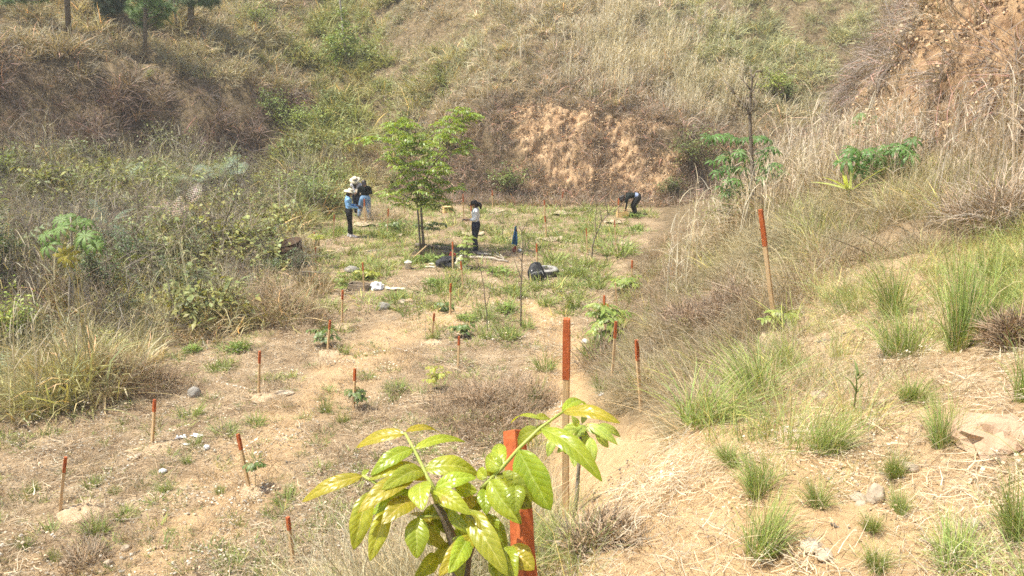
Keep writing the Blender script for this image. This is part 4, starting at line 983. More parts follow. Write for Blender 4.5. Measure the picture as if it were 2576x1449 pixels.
def drum():
    g = ground(741, 668); t = thing('steel_drum', 'rusty open steel drum overgrown with weeds at the terrace edge', 'drum', g, .2); t.rotation_euler = (.10, -.10, 0)
    mb = MB(); R0 = .30
    mb.lathe([(R0, -.1), (R0, .22), (R0 + .012, .235), (R0, .25), (R0, .48), (R0 + .012, .495), (R0, .51), (R0 + .01, .68), (R0 - .012, .68), (R0 - .015, .2), (0, .2)], 36, wob=lambda p, w, i: p + Vector((0, 0, .04 * math.sin(w + 1) * (p.z > .6)))); mb.obj('shell', M_RUST, t)
    mb = MB(); mb.lathe([(R0 + .004, .665), (R0 + .018, .675), (R0 + .018, .69), (R0 + .004, .70), (R0 - .012, .69), (R0 - .012, .672)], 36, wob=lambda p, w, i: p + Vector((0, 0, .04 * math.sin(w + 1)))); mb.obj('rim', M_RUST, t)
drum()
# logs
def log(pts, r0, r1, label, mat, cat='log', name='log', n=9, group=None, lift=.0):
    P_ = [ground(*p[:2]) + Vector((0, 0, (p[2] if len(p) > 2 else 0) + r0 * .8)) for p in pts]; base = P_[0]
    Q_ = []; rr = random.Random(int(pts[0][0]))
    for a_, b_ in zip(P_[:-1], P_[1:]):
        for i in range(4): Q_.append(a_.lerp(b_, i / 4) + Vector((rr.gauss(0, .008), rr.gauss(0, .008), rr.gauss(0, .008))))
    Q_.append(P_[-1]); k = len(Q_)
    mb = MB(); mb.tube([q_ - base for q_ in Q_], [r0 + (r1 - r0) * i / (k - 1) for i in range(k)], n)
    o = mb.obj(name, mat, loc=base); tag(o, label, cat, group); return o
log([(1046, 622), (1110, 628), (1182, 636)], .075, .06, 'long dark log lying behind the green tree', M_BARK)
log([(1120, 640), (1160, 641), (1215, 640)], .06, .05, 'shorter dark log by the feet of the woman in white', M_BARK)
log([(1180, 650), (1230, 652), (1278, 661)], .045, .025, 'pale barkless branch lying to the right of the cream sack', M_BARKPALE, 'branch', 'branch')
log([(1200, 640), (1238, 643), (1268, 654)], .035, .02, 'thin grey branch behind the pale barkless branch', M_BARKPALE, 'branch', 'branch')
log([(1248, 641, .05), (1262, 648, .02), (1270, 653)], .02, .012, 'short forked stick at the end of the branches', M_BARKPALE, 'stick', 'stick', 6)
log([(1000, 640), (1020, 645), (1040, 651)], .015, .012, 'thin dark stick left of the mattock', M_BARK, 'stick', 'stick', 6)
log([(920, 634), (945, 631), (958, 630)], .02, .014, 'pale stick in the grass left of the tree', M_BARKPALE, 'stick', 'stick', 6)
log([(310, 1408), (330, 1398), (352, 1388)], .016, .01, 'dark stick on the soil at the lower left', M_BARK, 'stick', 'stick', 6)
log([(503, 848), (513, 858), (522, 880)], .02, .015, 'pale broken stick at the edge of the bare soil on the left', M_BARKPALE, 'stick', 'stick', 6)
log([(2060, 862), (2110, 850), (2150, 835)], .012, .008, 'brown stick on the ledge soil left of the big tufts', M_BARK, 'stick', 'stick', 6)
log([(2490, 772), (2530, 776), (2590, 782)], .014, .01, 'dark stick at the right edge over the dug soil', M_BARK, 'stick', 'stick', 6)
log([(2095, 1322), (2105, 1328), (2118, 1336)], .006, .004, 'short brown stick on the lower ledge', M_BARK, 'stick', 'stick', 6)
# ================================================================== PLANTS
def leafmat(name, base, dark, vein, trans=.35, rough=.3, spec=.5, tint=(1.2, 1.15, .4), quilt=0.0):
    """a single leaf seen close: paler veins, blotches, gloss, light coming through"""
    m, nt, b, o = newmat(name)
    uv = N(nt, 'ShaderNodeAttribute', attribute_name='luv'); sp = N(nt, 'ShaderNodeSeparateXYZ'); nt.links.new(uv.outputs['Vector'], sp.inputs[0])
    av = N(nt, 'ShaderNodeAttribute', attribute_name='bcol')
    x, y = sp.outputs[0], sp.outputs[1]; ax = mathn(nt, 'ABSOLUTE', x)
    mid = mathn(nt, 'LESS_THAN', ax, .055)
    ph = mathn(nt, 'SUBTRACT', mathn(nt, 'MULTIPLY', y, 8.0), mathn(nt, 'MULTIPLY', ax, 1.7)); fr = mathn(nt, 'ABSOLUTE', mathn(nt, 'SUBTRACT', mathn(nt, 'FRACT', ph), .5))
    sv = mathn(nt, 'MULTIPLY', mathn(nt, 'LESS_THAN', fr, .055), .6)
    v = mathn(nt, 'MAXIMUM', mid, sv)
    tc = N(nt, 'ShaderNodeTexCoord'); n = N(nt, 'ShaderNodeTexNoise', Scale=38, Detail=5); nt.links.new(tc.outputs['Object'], n.inputs['Vector'])
    r = ramp(nt, [(.35, dark), (.62, base)]); nt.links.new(n.outputs['Fac'], r.inputs[0])
    n9 = N(nt, 'ShaderNodeTexNoise', Scale=11, Detail=7, Roughness=.65); nt.links.new(tc.outputs['Object'], n9.inputs['Vector'])
    rs = ramp(nt, [(.64, (0, 0, 0)), (.72, (.7, .7, .7))]); nt.links.new(n9.outputs['Fac'], rs.inputs[0])
    worn = mixc(nt, rs.outputs[0], r.outputs[0], (.36, .25, .07))
    c = mixc(nt, mathn(nt, 'MULTIPLY', v, .75), worn, vein); c = mixc(nt, 1.0, c, av.outputs['Color'], 'MULTIPLY')
    nt.links.new(c, b.inputs['Base Color']); b.inputs['Roughness'].default_value = rough; b.inputs['Specular IOR Level'].default_value = spec
    bp = N(nt, 'ShaderNodeBump', Strength=.35, Distance=.002); nt.links.new(fr, bp.inputs['Height']); nt.links.new(bp.outputs[0], b.inputs['Normal'])
    tr = N(nt, 'ShaderNodeBsdfTranslucent'); nt.links.new(mixc(nt, 1.0, c, tint, 'MULTIPLY'), tr.inputs['Color'])
    mx = N(nt, 'ShaderNodeMixShader'); mx.inputs[0].default_value = trans
    nt.links.new(b.outputs[0], mx.inputs[1]); nt.links.new(tr.outputs[0], mx.inputs[2]); nt.links.new(mx.outputs[0], o.inputs['Surface'])
    return m
M_GLOSS = leafmat('glossy_leaf', (.38, .43, .035), (.29, .355, .03), (.52, .55, .14), .42, .30, .5)
M_GLOSS2 = leafmat('young_leaf', (.42, .50, .09), (.32, .42, .07), (.55, .60, .2), .40, .35, .45)

def leaf(mb, a, b_, w, up=(0, 0, 1), droop=.15, fold=.22, quilt=.2, curl=0.0, col=(1, 1, 1), nu=12, nv=8, shape=.9, roll=0.0):
    """one leaf from stalk to tip with a creased midrib and quilted flesh"""
    a = Vector(a); b_ = Vector(b_); ax = b_ - a; L = ax.length; d = ax.normalized()
    u = Vector(up); u = (u - d * u.dot(d)); u = u.normalized() if u.length > 1e-4 else d.orthogonal().normalized()
    if roll: u = Matrix.Rotation(roll, 3, d) @ u
    s = d.cross(u)
    vs = []; uvs = []
    for i in range(nu + 1):
        t = i / nu; wid = w * .5 * max(0.0, math.sin(math.pi * min(1, t ** shape)) ** .72) * (1 - .25 * t) + .0008
        arch = math.sin(math.pi * t) * droop * L; cr = curl * L * t * t
        for j in range(-nv // 2, nv // 2 + 1):
            x = j / (nv / 2)
            q = math.sin((t * 8 - abs(x) * 1.7) * 2 * math.pi) * quilt * w * .25 * math.sin(math.pi * min(1, abs(x) * 1.05)) * (1 if t < .95 else .3)
            lift = abs(x) * wid * fold * 2 - (abs(x) ** 2.5) * wid * .35 + q
            p = a + d * (t * L) + u * (arch - cr + lift) + s * (x * wid * (1 - .08 * fold)) + s * (.012 * w * math.sin(t * 17 + j))
            vs.append(p); uvs.append((x, t))
    k = nv + 1; fs = []
    for i in range(nu):
        for j in range(nv): fs.append((i * k + j, i * k + j + 1, (i + 1) * k + j + 1, (i + 1) * k + j))
    mb.add(vs, fs, col, 0, uvs)

# ---- the big glossy sapling in front ------------------------------------------------------------
def foreground_sapling():
    def Z(zx, zy, dep): return at_depth(730.9 + zx / 3, 966 + zy / 3, dep)
    def wpx(w, dep): return w / 3 / FPX * dep
    stem_top = Z(1100, 900, 1.10); root = Z(1262, 1449, 1.12); g = Vector((root.x + .01, root.y - .02, 0)); g.z = hz(g.x, g.y)
    t = thing('sapling', 'large glossy yellow green sapling with compound leaves nearest to the viewer', 'sapling', g)
    mb = MB(); pts = [g - g - Vector((0, 0, .05)), (root - g) * .5, root - g, Z(1225, 1180, 1.12) - g, Z(1160, 1010, 1.11) - g, stem_top - g]
    mb.tube(pts, [.0085, .008, .0075, .007, .006, .005], 8); mb.tube([Z(1330, 1449, 1.15) - g - Vector((0, 0, .25)), Z(1330, 1449, 1.15) - g, Z(1345, 1300, 1.14) - g, Z(1420, 1120, 1.12) - g], [.005, .005, .0045, .003], 7)
    mb.obj('stem', M_BARK, t)
    R = random.Random(5)
    def comp(rach, leaves, name='compound_leaf'):
        mr = MB(); mr.tube([Z(*p) - g for p in rach], [.0032 * (1 - .5 * i / len(rach)) for i in range(len(rach))], 6, (1, 1, 1))
        ra = mr.obj(name, M_STEMY, t)
        for (x0, y0, d0), (x1, y1, d1), w, kw in leaves:
            ml = MB()
            kw = dict(kw); sh = kw.pop('sh', 1.0); c = (sh * R.uniform(.9, 1.1), sh * R.uniform(.92, 1.08), sh)  # sh puts lit and shaded leaflets into the leaf colour
            if kw.pop('old', 0): c = (sh * 1.15, sh * .86, sh * .9)  # olive tone of leaf undersides, and olive shading put into the colour
            leaf(ml, Z(x0, y0, d0) - g, Z(x1, y1, d1) - g, wpx(w * 1.1, (d0 + d1) / 2), col=c, **kw); ml.obj('leaflet', M_GLOSS, ra)
    UP = (0, 0, 1); FR = (0, -1, .25); BK = (0, .8, .6)
    comp([(1090, 800, 1.10), (1030, 700, 1.11), (990, 610, 1.12), (930, 490, 1.13), (862, 368, 1.14)], [
        ((868, 372, 1.14), (495, 480, 1.16), 125, dict(up=(0, -.45, 1), droop=.10, old=1)), ((870, 360, 1.14), (1132, 378, 1.20), 85, dict(up=(0, -.3, 1), droop=.12, old=1)),
        ((932, 490, 1.13), (1320, 438, 1.18), 95, dict(up=(0, -.35, 1), droop=.14)), ((925, 488, 1.13), (605, 690, 1.10), 130, dict(up=(0, -.7, 1), droop=.16)),
        ((1005, 640, 1.12), (1420, 685, 1.14), 175, dict(up=(0, -.6, 1), droop=.20)), ((985, 635, 1.12), (590, 725, 1.10), 120, dict(up=(0, -.5, 1), droop=.16)),
        ((1000, 650, 1.12), (690, 800, 1.05), 150, dict(up=(0, -.9, .9), droop=.14))])
    comp([(930, 850, 1.09), (800, 820, 1.09), (690, 780, 1.10), (620, 735, 1.10), (545, 692, 1.11)], [
        ((548, 692, 1.11), (88, 890, 1.10), 120, dict(up=(0, -.6, 1), droop=.12, old=1)), ((550, 692, 1.11), (592, 648, 1.14), 40, dict(droop=.1)),
        ((930, 700, 1.09), (510, 972, 1.04), 170, dict(up=(0, -.55, 1), droop=.14, old=1)), ((590, 815, 1.10), (478, 1250, 1.08), 165, dict(up=FR, droop=.10, sh=1.1)),
        ((735, 920, 1.08), (600, 1335, 1.05), 140, dict(up=FR, droop=.10, sh=1.1)), ((945, 870, 1.08), (690, 1060, 1.03), 185, dict(up=(0, -.5, 1), droop=.14, old=1, sh=.9)),
        ((900, 800, 1.09), (620, 985, 1.06), 120, dict(up=(0, -.7, 1), droop=.15))])
    comp([(1100, 900, 1.10), (1070, 820, 1.08), (1010, 745, 1.07)], [
        ((985, 745, 1.07), (1000, 950, 1.02), 185, dict(up=FR, droop=.14, quilt=.10, sh=1.1)), ((1080, 805, 1.08), (1360, 985, 1.05), 140, dict(up=(0, -.7, .8), droop=.15)),
        ((1090, 790, 1.10), (1400, 705, 1.11), 130, dict(up=(0, -.6, 1), droop=.16, sh=1.1)), ((1240, 760, 1.12), (1410, 810, 1.10), 130, dict(up=FR, droop=.1, sh=1.1)),
        ((900, 710, 1.12), (1060, 720, 1.13), 90, dict(up=(0, -.4, 1), old=1))])
    comp([(1160, 1010, 1.11), (1060, 1000, 1.10), (970, 1005, 1.07)], [
        ((960, 1005, 1.06), (955, 1315, 1.04), 185, dict(up=FR, droop=.10, quilt=.08, sh=.9)), ((1020, 1060, 1.10), (1175, 1240, 1.13), 90, dict(up=FR, sh=.8)),
        ((1110, 900, 1.12), (1010, 1060, 1.14), 120, dict(up=FR, sh=.75)), ((1080, 1070, 1.11), (900, 980, 1.14), 80, dict(old=1, sh=.8)), ((1090, 1000, 1.13), (1060, 1220, 1.16), 120, dict(up=FR, sh=.8)), ((1180, 1080, 1.13), (1330, 1260, 1.15), 110, dict(up=FR, sh=.8)), ((1130, 880, 1.13), (1240, 1060, 1.15), 120, dict(up=FR, sh=.85)), ((1210, 1190, 1.13), (1080, 1360, 1.14), 110, dict(up=FR, sh=.8)),
        ((1130, 930, 1.12), (1180, 1130, 1.14), 110, dict(up=FR, sh=.7))])
    comp([(1110, 900, 1.10), (1250, 950, 1.09), (1345, 950, 1.08)], [
        ((1335, 945, 1.08), (1640, 1449, 1.03), 190, dict(up=(0, -.9, .6), droop=.12, sh=1.0)), ((1350, 960, 1.08), (1510, 1150, 1.05), 110, dict(up=(.3, -.6, .8), old=1, sh=.85)),
        ((1320, 960, 1.09), (1300, 1160, 1.10), 130, dict(up=FR)), ((1480, 980, 1.14), (1630, 1240, 1.13), 150, dict(up=FR, sh=.75)),
        ((1400, 860, 1.12), (1300, 930, 1.12), 120, dict(up=(0, -.6, 1), old=1)), ((1190, 950, 1.08), (1370, 1130, 1.06), 90, dict(up=FR))])
    comp([(1225, 1180, 1.12), (1290, 1150, 1.08), (1350, 1160, 1.06)], [
        ((1385, 1140, 1.06), (1120, 1449, 1.02), 150, dict(up=(0, -.8, .7), droop=.12, old=1)), ((1340, 1150, 1.06), (1195, 1430, 1.0), 150, dict(up=(.2, -.8, .6), droop=.1, sh=1.15)),
        ((1100, 1290, 1.10), (935, 1460, 1.06), 130, dict(up=FR, sh=.85)), ((1640, 1240, 1.08), (1840, 1400, 1.06), 200, dict(up=(0, -.7, .8), droop=.1, old=1)),
        ((1620, 1230, 1.08), (1700, 1480, 1.04), 170, dict(up=FR, sh=.85)), ((1560, 1300, 1.10), (1580, 1500, 1.08), 150, dict(up=FR, sh=.8)), ((1250, 1240, 1.12), (1290, 1480, 1.10), 120, dict(up=FR, sh=.75))])
    comp([(1440, 790, 1.12), (1530, 700, 1.11), (1600, 630, 1.10), (1720, 490, 1.09), (1885, 330, 1.10), (2060, 208, 1.12)], [
        ((1722, 492, 1.085), (1965, 950, 1.07), 270, dict(up=(-.25, -1, .25), droop=.05, quilt=.09, sh=.95, shape=.95)), ((1890, 333, 1.10), (2352, 735, 1.05), 165, dict(up=(.1, -.6, .9), droop=.17)),
        ((2055, 212, 1.12), (2485, 295, 1.08), 130, dict(up=(0, -.5, 1), droop=.13, old=1)), ((2050, 210, 1.13), (2225, 165, 1.20), 100, dict(up=(0, -.4, 1), droop=.16)),
        ((1880, 262, 1.12), (1665, 295, 1.20), 60, dict(up=(0, -.3, 1), droop=.1)), ((1870, 340, 1.12), (1715, 465, 1.16), 120, dict(up=(0, -.6, .8), sh=.7)),
        ((1590, 632, 1.10), (1478, 545, 1.13), 150, dict(up=(-.2, -.9, .4), droop=.08, sh=1.05)), ((1590, 630, 1.10), (1572, 450, 1.15), 110, dict(up=FR)),
        ((1960, 310, 1.13), (1790, 480, 1.17), 90, dict(up=(0, -.5, .9), sh=.85)), ((1850, 265, 1.13), (1960, 290, 1.17), 80, dict(up=(0, -.5, .9)))])
    comp([(1440, 790, 1.12), (1470, 760, 1.10), (1510, 720, 1.08)], [
        ((1555, 690, 1.08), (1790, 930, 1.05), 270, dict(up=(-.1, -1, .3), droop=.06, quilt=.34, curl=.22, sh=.78)), ((1500, 720, 1.08), (1720, 1050, 1.04), 185, dict(up=(-.2, -1, .3), droop=.08, quilt=.26, curl=.12, sh=.95)),
        ((1480, 710, 1.10), (1420, 640, 1.12), 90, dict(up=FR)), ((1470, 780, 1.11), (1480, 985, 1.08), 120, dict(up=FR, quilt=.2, sh=.8)), ((1430, 850, 1.13), (1370, 960, 1.13), 120, dict(up=FR, sh=.6)),
        ((1480, 690, 1.12), (1550, 600, 1.14), 80, dict(up=FR)), ((1700, 760, 1.06), (1700, 950, 1.03), 140, dict(up=FR, quilt=.3, curl=.3, sh=.75))])
M_STEMY = noisy('leaf_stalk', (.30, .36, .07), (.42, .46, .12), 18, .5, .3)
foreground_sapling()

# ---- smaller saplings with hanging compound leaves -------------------------------------------------
def sapling(name, label, base, tip, heads, mat, llen=.11, lw=.035, r0=.007, cat='sapling', group=None, seed=1, stemmat=None, nl=7, fans=5):
    """slim stem, and at each head a whorl of compound leaves with hanging leaflets"""
    g = ground(*base); R = random.Random(seed); tp = above(*tip, g)
    t = thing(name, label, cat, g); d = tp - g
    mb = MB(); mb.tube([(0, 0, -.04), d * .33 + Vector((r0, 0, 0)), d * .66 + Vector((-r0, r0, 0)), d], [r0, r0 * .85, r0 * .7, r0 * .5], 6)
    for hx, hy, hd in heads:
        h = above(hx, hy, g + Vector((0, hd, 0))) - g; k = min(max(h.z / max(d.z, .01), .15), 1) ; q = d * max(.12, k - .12)
        mb.tube([q, q.lerp(h, .5) + Vector((0, 0, .02)), h], [r0 * .5, r0 * .4, r0 * .3], 5)
    mb.obj('stem', stemmat or M_STEM, t)
    ml = MB()
    for hx, hy, hd in heads:
        h = above(hx, hy, g + Vector((0, hd, 0))) - g
        for f in range(fans):
            az = f * 2 * math.pi / fans + R.uniform(-.4, .4); L = llen * R.uniform(1.4, 2.0); p = h.copy(); pts = []
            el = R.uniform(.25, .8)
            for i in range(6):
                pts.append(p.copy()); p = p + Vector((math.cos(az) * math.cos(el), math.sin(az) * math.cos(el), math.sin(el))) * L / 5; el -= .22
            for i in range(1, 6):
                for sg in (-1, 1):
                    if R.random() < .1: continue
                    sd = Vector((-math.sin(az), math.cos(az), 0)) * sg; e = (sd * .8 + Vector((math.cos(az), math.sin(az), 0)) * .5 + Vector((0, 0, R.uniform(-1.0, -.3)))).normalized()
                    sh = R.uniform(.75, 1.25)
                    leaf(ml, pts[i], pts[i] + e * llen * R.uniform(.7, 1.15), lw * R.uniform(.8, 1.2), up=(math.cos(az) * .4, math.sin(az) * .4 - .3, 1), col=(sh * R.uniform(.9, 1.15), sh, sh), nu=5, nv=2, droop=.12, quilt=0)
    ml.obj('foliage', mat, t); return t
M_LG = leafmat('sapling_leaf', (.27, .34, .07), (.19, .26, .05), (.38, .43, .13), .32, .4, .4)
M_DG = leafmat('dark_leaf', (.15, .205, .05), (.10, .15, .04), (.21, .26, .09), .25, .4, .4)
M_YG = leafmat('yellow_leaf', (.40, .41, .07), (.32, .36, .06), (.52, .52, .16), .38, .4, .35)
def second_sapling():
    def Z(zx, zy, dep): return at_depth(730.9 + zx / 3, 966 + zy / 3, dep)
    D0 = (ground(1438, 1308).y) / ray(1438, 1308).y
    g = ground(1440, 1308); t = thing('sapling', 'glossy green sapling standing just behind the foreground one, right beside the tall stake', 'sapling', g)
    mb = MB(); mb.tube([Vector((0, 0, -.03)), Z(2160, 850, D0) - g, Z(2175, 620, D0) - g, Z(2195, 300, D0) - g], [.013, .011, .010, .006], 8); mb.obj('stem', M_BARK, t)
    R = random.Random(3); ml = MB()
    top = Z(2195, 330, D0)
    data = [((1990, 395), (1940, 550), 80), ((2080, 380), (2075, 530), 80), ((2140, 470), (2145, 630), 85), ((2260, 400), (2280, 610), 100), ((2300, 380), (2400, 480), 80), ((2240, 300), (2470, 460), 90), ((2200, 320), (2060, 330), 70), ((2160, 340), (1990, 400), 75), ((2230, 330), (2430, 410), 80), ((2220, 310), (2140, 410), 80), ((2260, 330), (2330, 330), 60), ((2330, 300), (2490, 400), 70), ((2200, 300), (2260, 160), 60), ((2170, 320), (2120, 240), 60), ((2210, 340), (2220, 470), 80), ((2120, 420), (2010, 520), 70)]
    for (a, b_, w) in data:
        dp = R.uniform(-.12, .12); sh = R.uniform(.85, 1.2)
        leaf(ml, Z(a[0], a[1], D0 + dp * .5) - g, Z(b_[0], b_[1], D0 + dp) - g, w / 3 / FPX * D0, up=(R.uniform(-.3, .3), -.8, .7), droop=.12, col=(sh, sh, sh), nu=9, nv=6)
        mb2 = None
    ml.obj('foliage', M_GLOSS2, t)
    mp = MB()
    for (a, b_, w) in data: mp.tube([top - g, Z(a[0], a[1], D0) - g], [.004, .002], 5)
    mp.obj('leaf_stalks', M_STEMY, t)
second_sapling()
sapling('sapling', 'yellow green sapling with drooping leaves at the foot of the right slope, among three stakes', (1535, 868), (1532, 775), [(1508, 790, .1), (1530, 800, -.1), (1552, 800, .1), (1540, 780, .2), (1520, 815, -.2), (1530, 840, -.2), (1550, 835, .0), (1512, 770, .0)], M_LG, .17, .055, .014, seed=4)
sapling('sapling', 'small yellow leaved sapling right behind the open wooden tray', (918, 704), (918, 686), [(908, 684, .1), (925, 684, 0), (942, 688, .1), (930, 692, .2)], M_YG, .11, .045, .008, seed=5)
sapling('sapling', 'leafy green sapling at the left end of the open wooden tray', (862, 742), (860, 690), [(858, 700, 0), (863, 712, .1), (856, 722, -.1), (861, 688, .1)], M_LG, .075, .028, .008, seed=6)
sapling('sapling', 'tiny dark green sapling at the right of a stake in the lower terrace', (898, 1030), (898, 985), [(897, 986, 0), (890, 984, .05), (902, 996, 0)], M_DG, .09, .035, .006, seed=7, fans=4)
sapling('sapling', 'tall feathery sapling with small pale leaves in front of the woman in white', (1177, 680), (1172, 600), [(1176, 605, 0), (1166, 615, .1), (1182, 620, 0), (1170, 632, .1), (1180, 640, -.1), (1168, 650, 0), (1178, 655, 0), (1164, 662, .05), (1182, 598, .1)], M_LG, .09, .03, .010, seed=8)
sapling('sapling', 'thin sapling with a few dark leaves just right of the tree trunks', (1080, 622), (1072, 562), [(1100, 562, .1), (1062, 566, 0), (1085, 575, .1)], M_DG, .16, .06, .010, seed=9, fans=3)
sapling('sapling', 'low sapling with dark hanging leaves at the stake left of the tree', (1000, 585), (995, 556), [(998, 558, 0), (982, 566, .1)], M_DG, .18, .06, .010, seed=10, fans=4)
sapling('sapling', 'sapling with pale leaves at the foot of the slope grass beside the stake there', (1578, 735), (1576, 698), [(1574, 706, 0), (1582, 700, .1), (1570, 716, .1), (1560, 712, 0), (1584, 712, -.1)], M_LG, .15, .05, .010, seed=11)
sapling('sapling', 'wilting pale yellow sapling at the left edge of the brown weed mound', (1100, 985), (1092, 920), [(1090, 925, 0), (1096, 945, .05), (1112, 940, 0), (1085, 955, 0)], M_YG, .08, .03, .005, seed=12, fans=4)
sapling('sapling', 'small sapling with a purplish stem and broad leaves in the middle of the terrace', (1160, 850), (1158, 822), [(1156, 826, 0), (1166, 832, 0), (1170, 820, .05)], M_DG, .11, .05, .006, seed=13, fans=4)
sapling('sapling', 'dark leaved sapling right of the strongly leaning stake', (643, 1232), (640, 1165), [(638, 1166, 0), (646, 1172, 0)], M_DG, .07, .028, .004, seed=14, fans=4)
sapling('sapling', 'low broad leaved plant at the foot of the long leaning stake', (1958, 838), (1972, 788), [(1975, 790, 0), (1962, 802, 0)], M_LG, .10, .034, .004, seed=15, fans=4)
sapling('sapling', 'yellow leaved sapling between the two stakes by the rusty drum', (797, 672), (797, 592), [(796, 592, 0), (804, 598, .05), (789, 598, 0)], M_YG, .10, .035, .006, seed=16, fans=4)
sapling('sapling', 'dark green plant by the stake leaning right below the dry bush', (816, 872), (812, 840), [(806, 836, 0), (818, 838, .05), (822, 850, 0)], M_DG, .12, .06, .006, seed=17, fans=4)
sapling('sapling', 'small dark sapling above the middle stake of the terrace', (1120, 785), (1118, 764), [(1116, 764, 0), (1122, 776, .05)], M_DG, .11, .05, .005, seed=18, fans=4)

# ---- the slim green tree in the middle ---------------------------------------------------------------
M_TREE = leafmat('tree_leaf', (.26, .36, .075), (.19, .29, .055), (.40, .48, .16), .36, .38, .45)
def compound(ml, R, p, az, el, L, ll, lw, n=4, big=1.0):
    p = Vector(p)
    for i in range(n + 1):
        p2 = p + Vector((math.cos(az) * math.cos(el), math.sin(az) * math.cos(el), math.sin(el))) * (L / (n + 1)); el -= .25
        p = p2
        for sg in ((-1, 1) if i < n else (0,)):
            sd = Vector((-math.sin(az), math.cos(az), 0)) * sg; e = (sd * .9 + Vector((math.cos(az), math.sin(az), 0)) * (.4 if sg else 1) + Vector((0, 0, R.uniform(-.9, -.1)))).normalized()
            k = R.uniform(.72, 1.25); q = p + e * ll * R.uniform(.75, 1.15); s = e.cross(Vector((0, 0, 1))).normalized() if abs(e.z) < .99 else Vector((1, 0, 0))
            s = s * math.cos(.5 * sg) + Vector((0, 0, 1)) * math.sin(R.uniform(-.4, .4)); m_ = p.lerp(q, .5) + Vector((0, 0, .012)); w = lw * R.uniform(.8, 1.2)
            ml.add([p, m_ + s * w / 2, q - Vector((0, 0, ll * .12)), m_ - s * w / 2], [(0, 1, 2, 3)], (k * R.uniform(.9, 1.2), k, k * .9), 0, [(0, 0), (1, .5), (0, 1), (-1, .5)])
def zt(x, y): return 830.6 + x * .3086, 242.8 + y * .3086
def green_tree():
    g = ground(1060, 642); R = random.Random(12); t = thing('tree', 'slim green tree with three thin trunks in the middle of the terrace', 'tree', g)
    def Q(x, y, dy=0.0): return above(*zt(x, y), g + Vector((0, dy, 0))) - g
    for pts, r0, r1 in (([(742, 1310), (730, 1150), (718, 980), (708, 880)], .034, .024), ([(765, 1300), (752, 1150), (742, 980), (738, 880)], .030, .022), ([(750, 1320), (770, 1240), (752, 1050), (745, 880)], .028, .02)):
        mb = MB(); P_ = [Q(*p) for p in pts]; P_[0].z = -.08; mb.tube(P_, [r0 + (r1 - r0) * i / 3 for i in range(4)], 8); mb.obj('trunk', M_BARK, t)
    limbs = [[(708, 880, 0), (720, 780, .1), (690, 640, .1), (650, 480, .1), (600, 330, .0)], [(738, 880, 0), (770, 720, -.1), (830, 560, -.2), (900, 400, -.1), (980, 220, 0), (1070, 130, .1)], [(745, 880, 0), (640, 700, -.3), (540, 560, -.4), (480, 450, -.2), (470, 260, -.1)], [(738, 860, 0), (840, 760, .4), (940, 700, .5), (1030, 740, .6)],
             [(708, 870, 0), (600, 800, .3), (500, 780, .5), (470, 790, .6)], [(690, 640, .1), (560, 480, .4), (440, 360, .5), (280, 370, .5)], [(830, 560, -.2), (940, 440, -.4), (1050, 370, -.4), (1140, 400, -.4)], [(650, 480, .1), (720, 380, -.4), (740, 300, -.5)], [(745, 880, 0), (850, 880, -.5), (920, 900, -.6)], [(720, 780, .1), (640, 800, -.5), (580, 860, -.6)]]
    mb = MB()
    for l in limbs: mb.tube([Q(*p) for p in l], [.022 * (1 - .75 * i / (len(l) - 1)) for i in range(len(l))], 6)
    mb.obj('limbs', M_BARK, t)
    heads = [(1060, 120), (1140, 140), (1000, 180), (1080, 200), (1150, 190), (900, 240), (960, 280), (1060, 260), (870, 330), (960, 350), (1060, 370), (1130, 400), (1050, 440), (480, 230), (560, 230), (640, 225), (520, 290), (610, 330), (700, 320), (440, 340), (340, 345), (260, 370), (560, 380), (650, 400), (730, 390), (820, 380), (600, 450), (500, 440), (690, 460), (780, 470), (860, 470), (460, 500), (540, 530), (640, 540), (750, 540), (850, 540), (560, 590), (640, 620), (740, 620), (840, 610), (920, 640), (700, 690), (800, 680), (900, 700), (560, 700), (470, 770), (640, 750), (740, 770), (840, 760), (940, 770), (1030, 750), (500, 830), (580, 860), (680, 840), (780, 850), (880, 850), (920, 890), (700, 880), (820, 900), (610, 770), (690, 560), (900, 590), (760, 700)]
    ml = MB()
    for x, y in heads:
        wdt = 1.0 - abs((x - 740) / 520) ** 2; dy = R.uniform(-1, 1) * .95 * max(.2, wdt)
        for rep in range(2):
            c = Q(x + R.uniform(-22, 22), y + R.uniform(-18, 18), dy if rep == 0 else -dy * R.uniform(.3, 1))
            for f in range(5 if rep == 0 else 3):
                compound(ml, R, c + Vector((R.gauss(0, .05), R.gauss(0, .05), R.gauss(0, .04))), f * .9 + R.uniform(-.4, .4), R.uniform(.1, .7), R.uniform(.22, .36), .135, .06)
    ml.obj('crown', M_TREE, t)
green_tree()

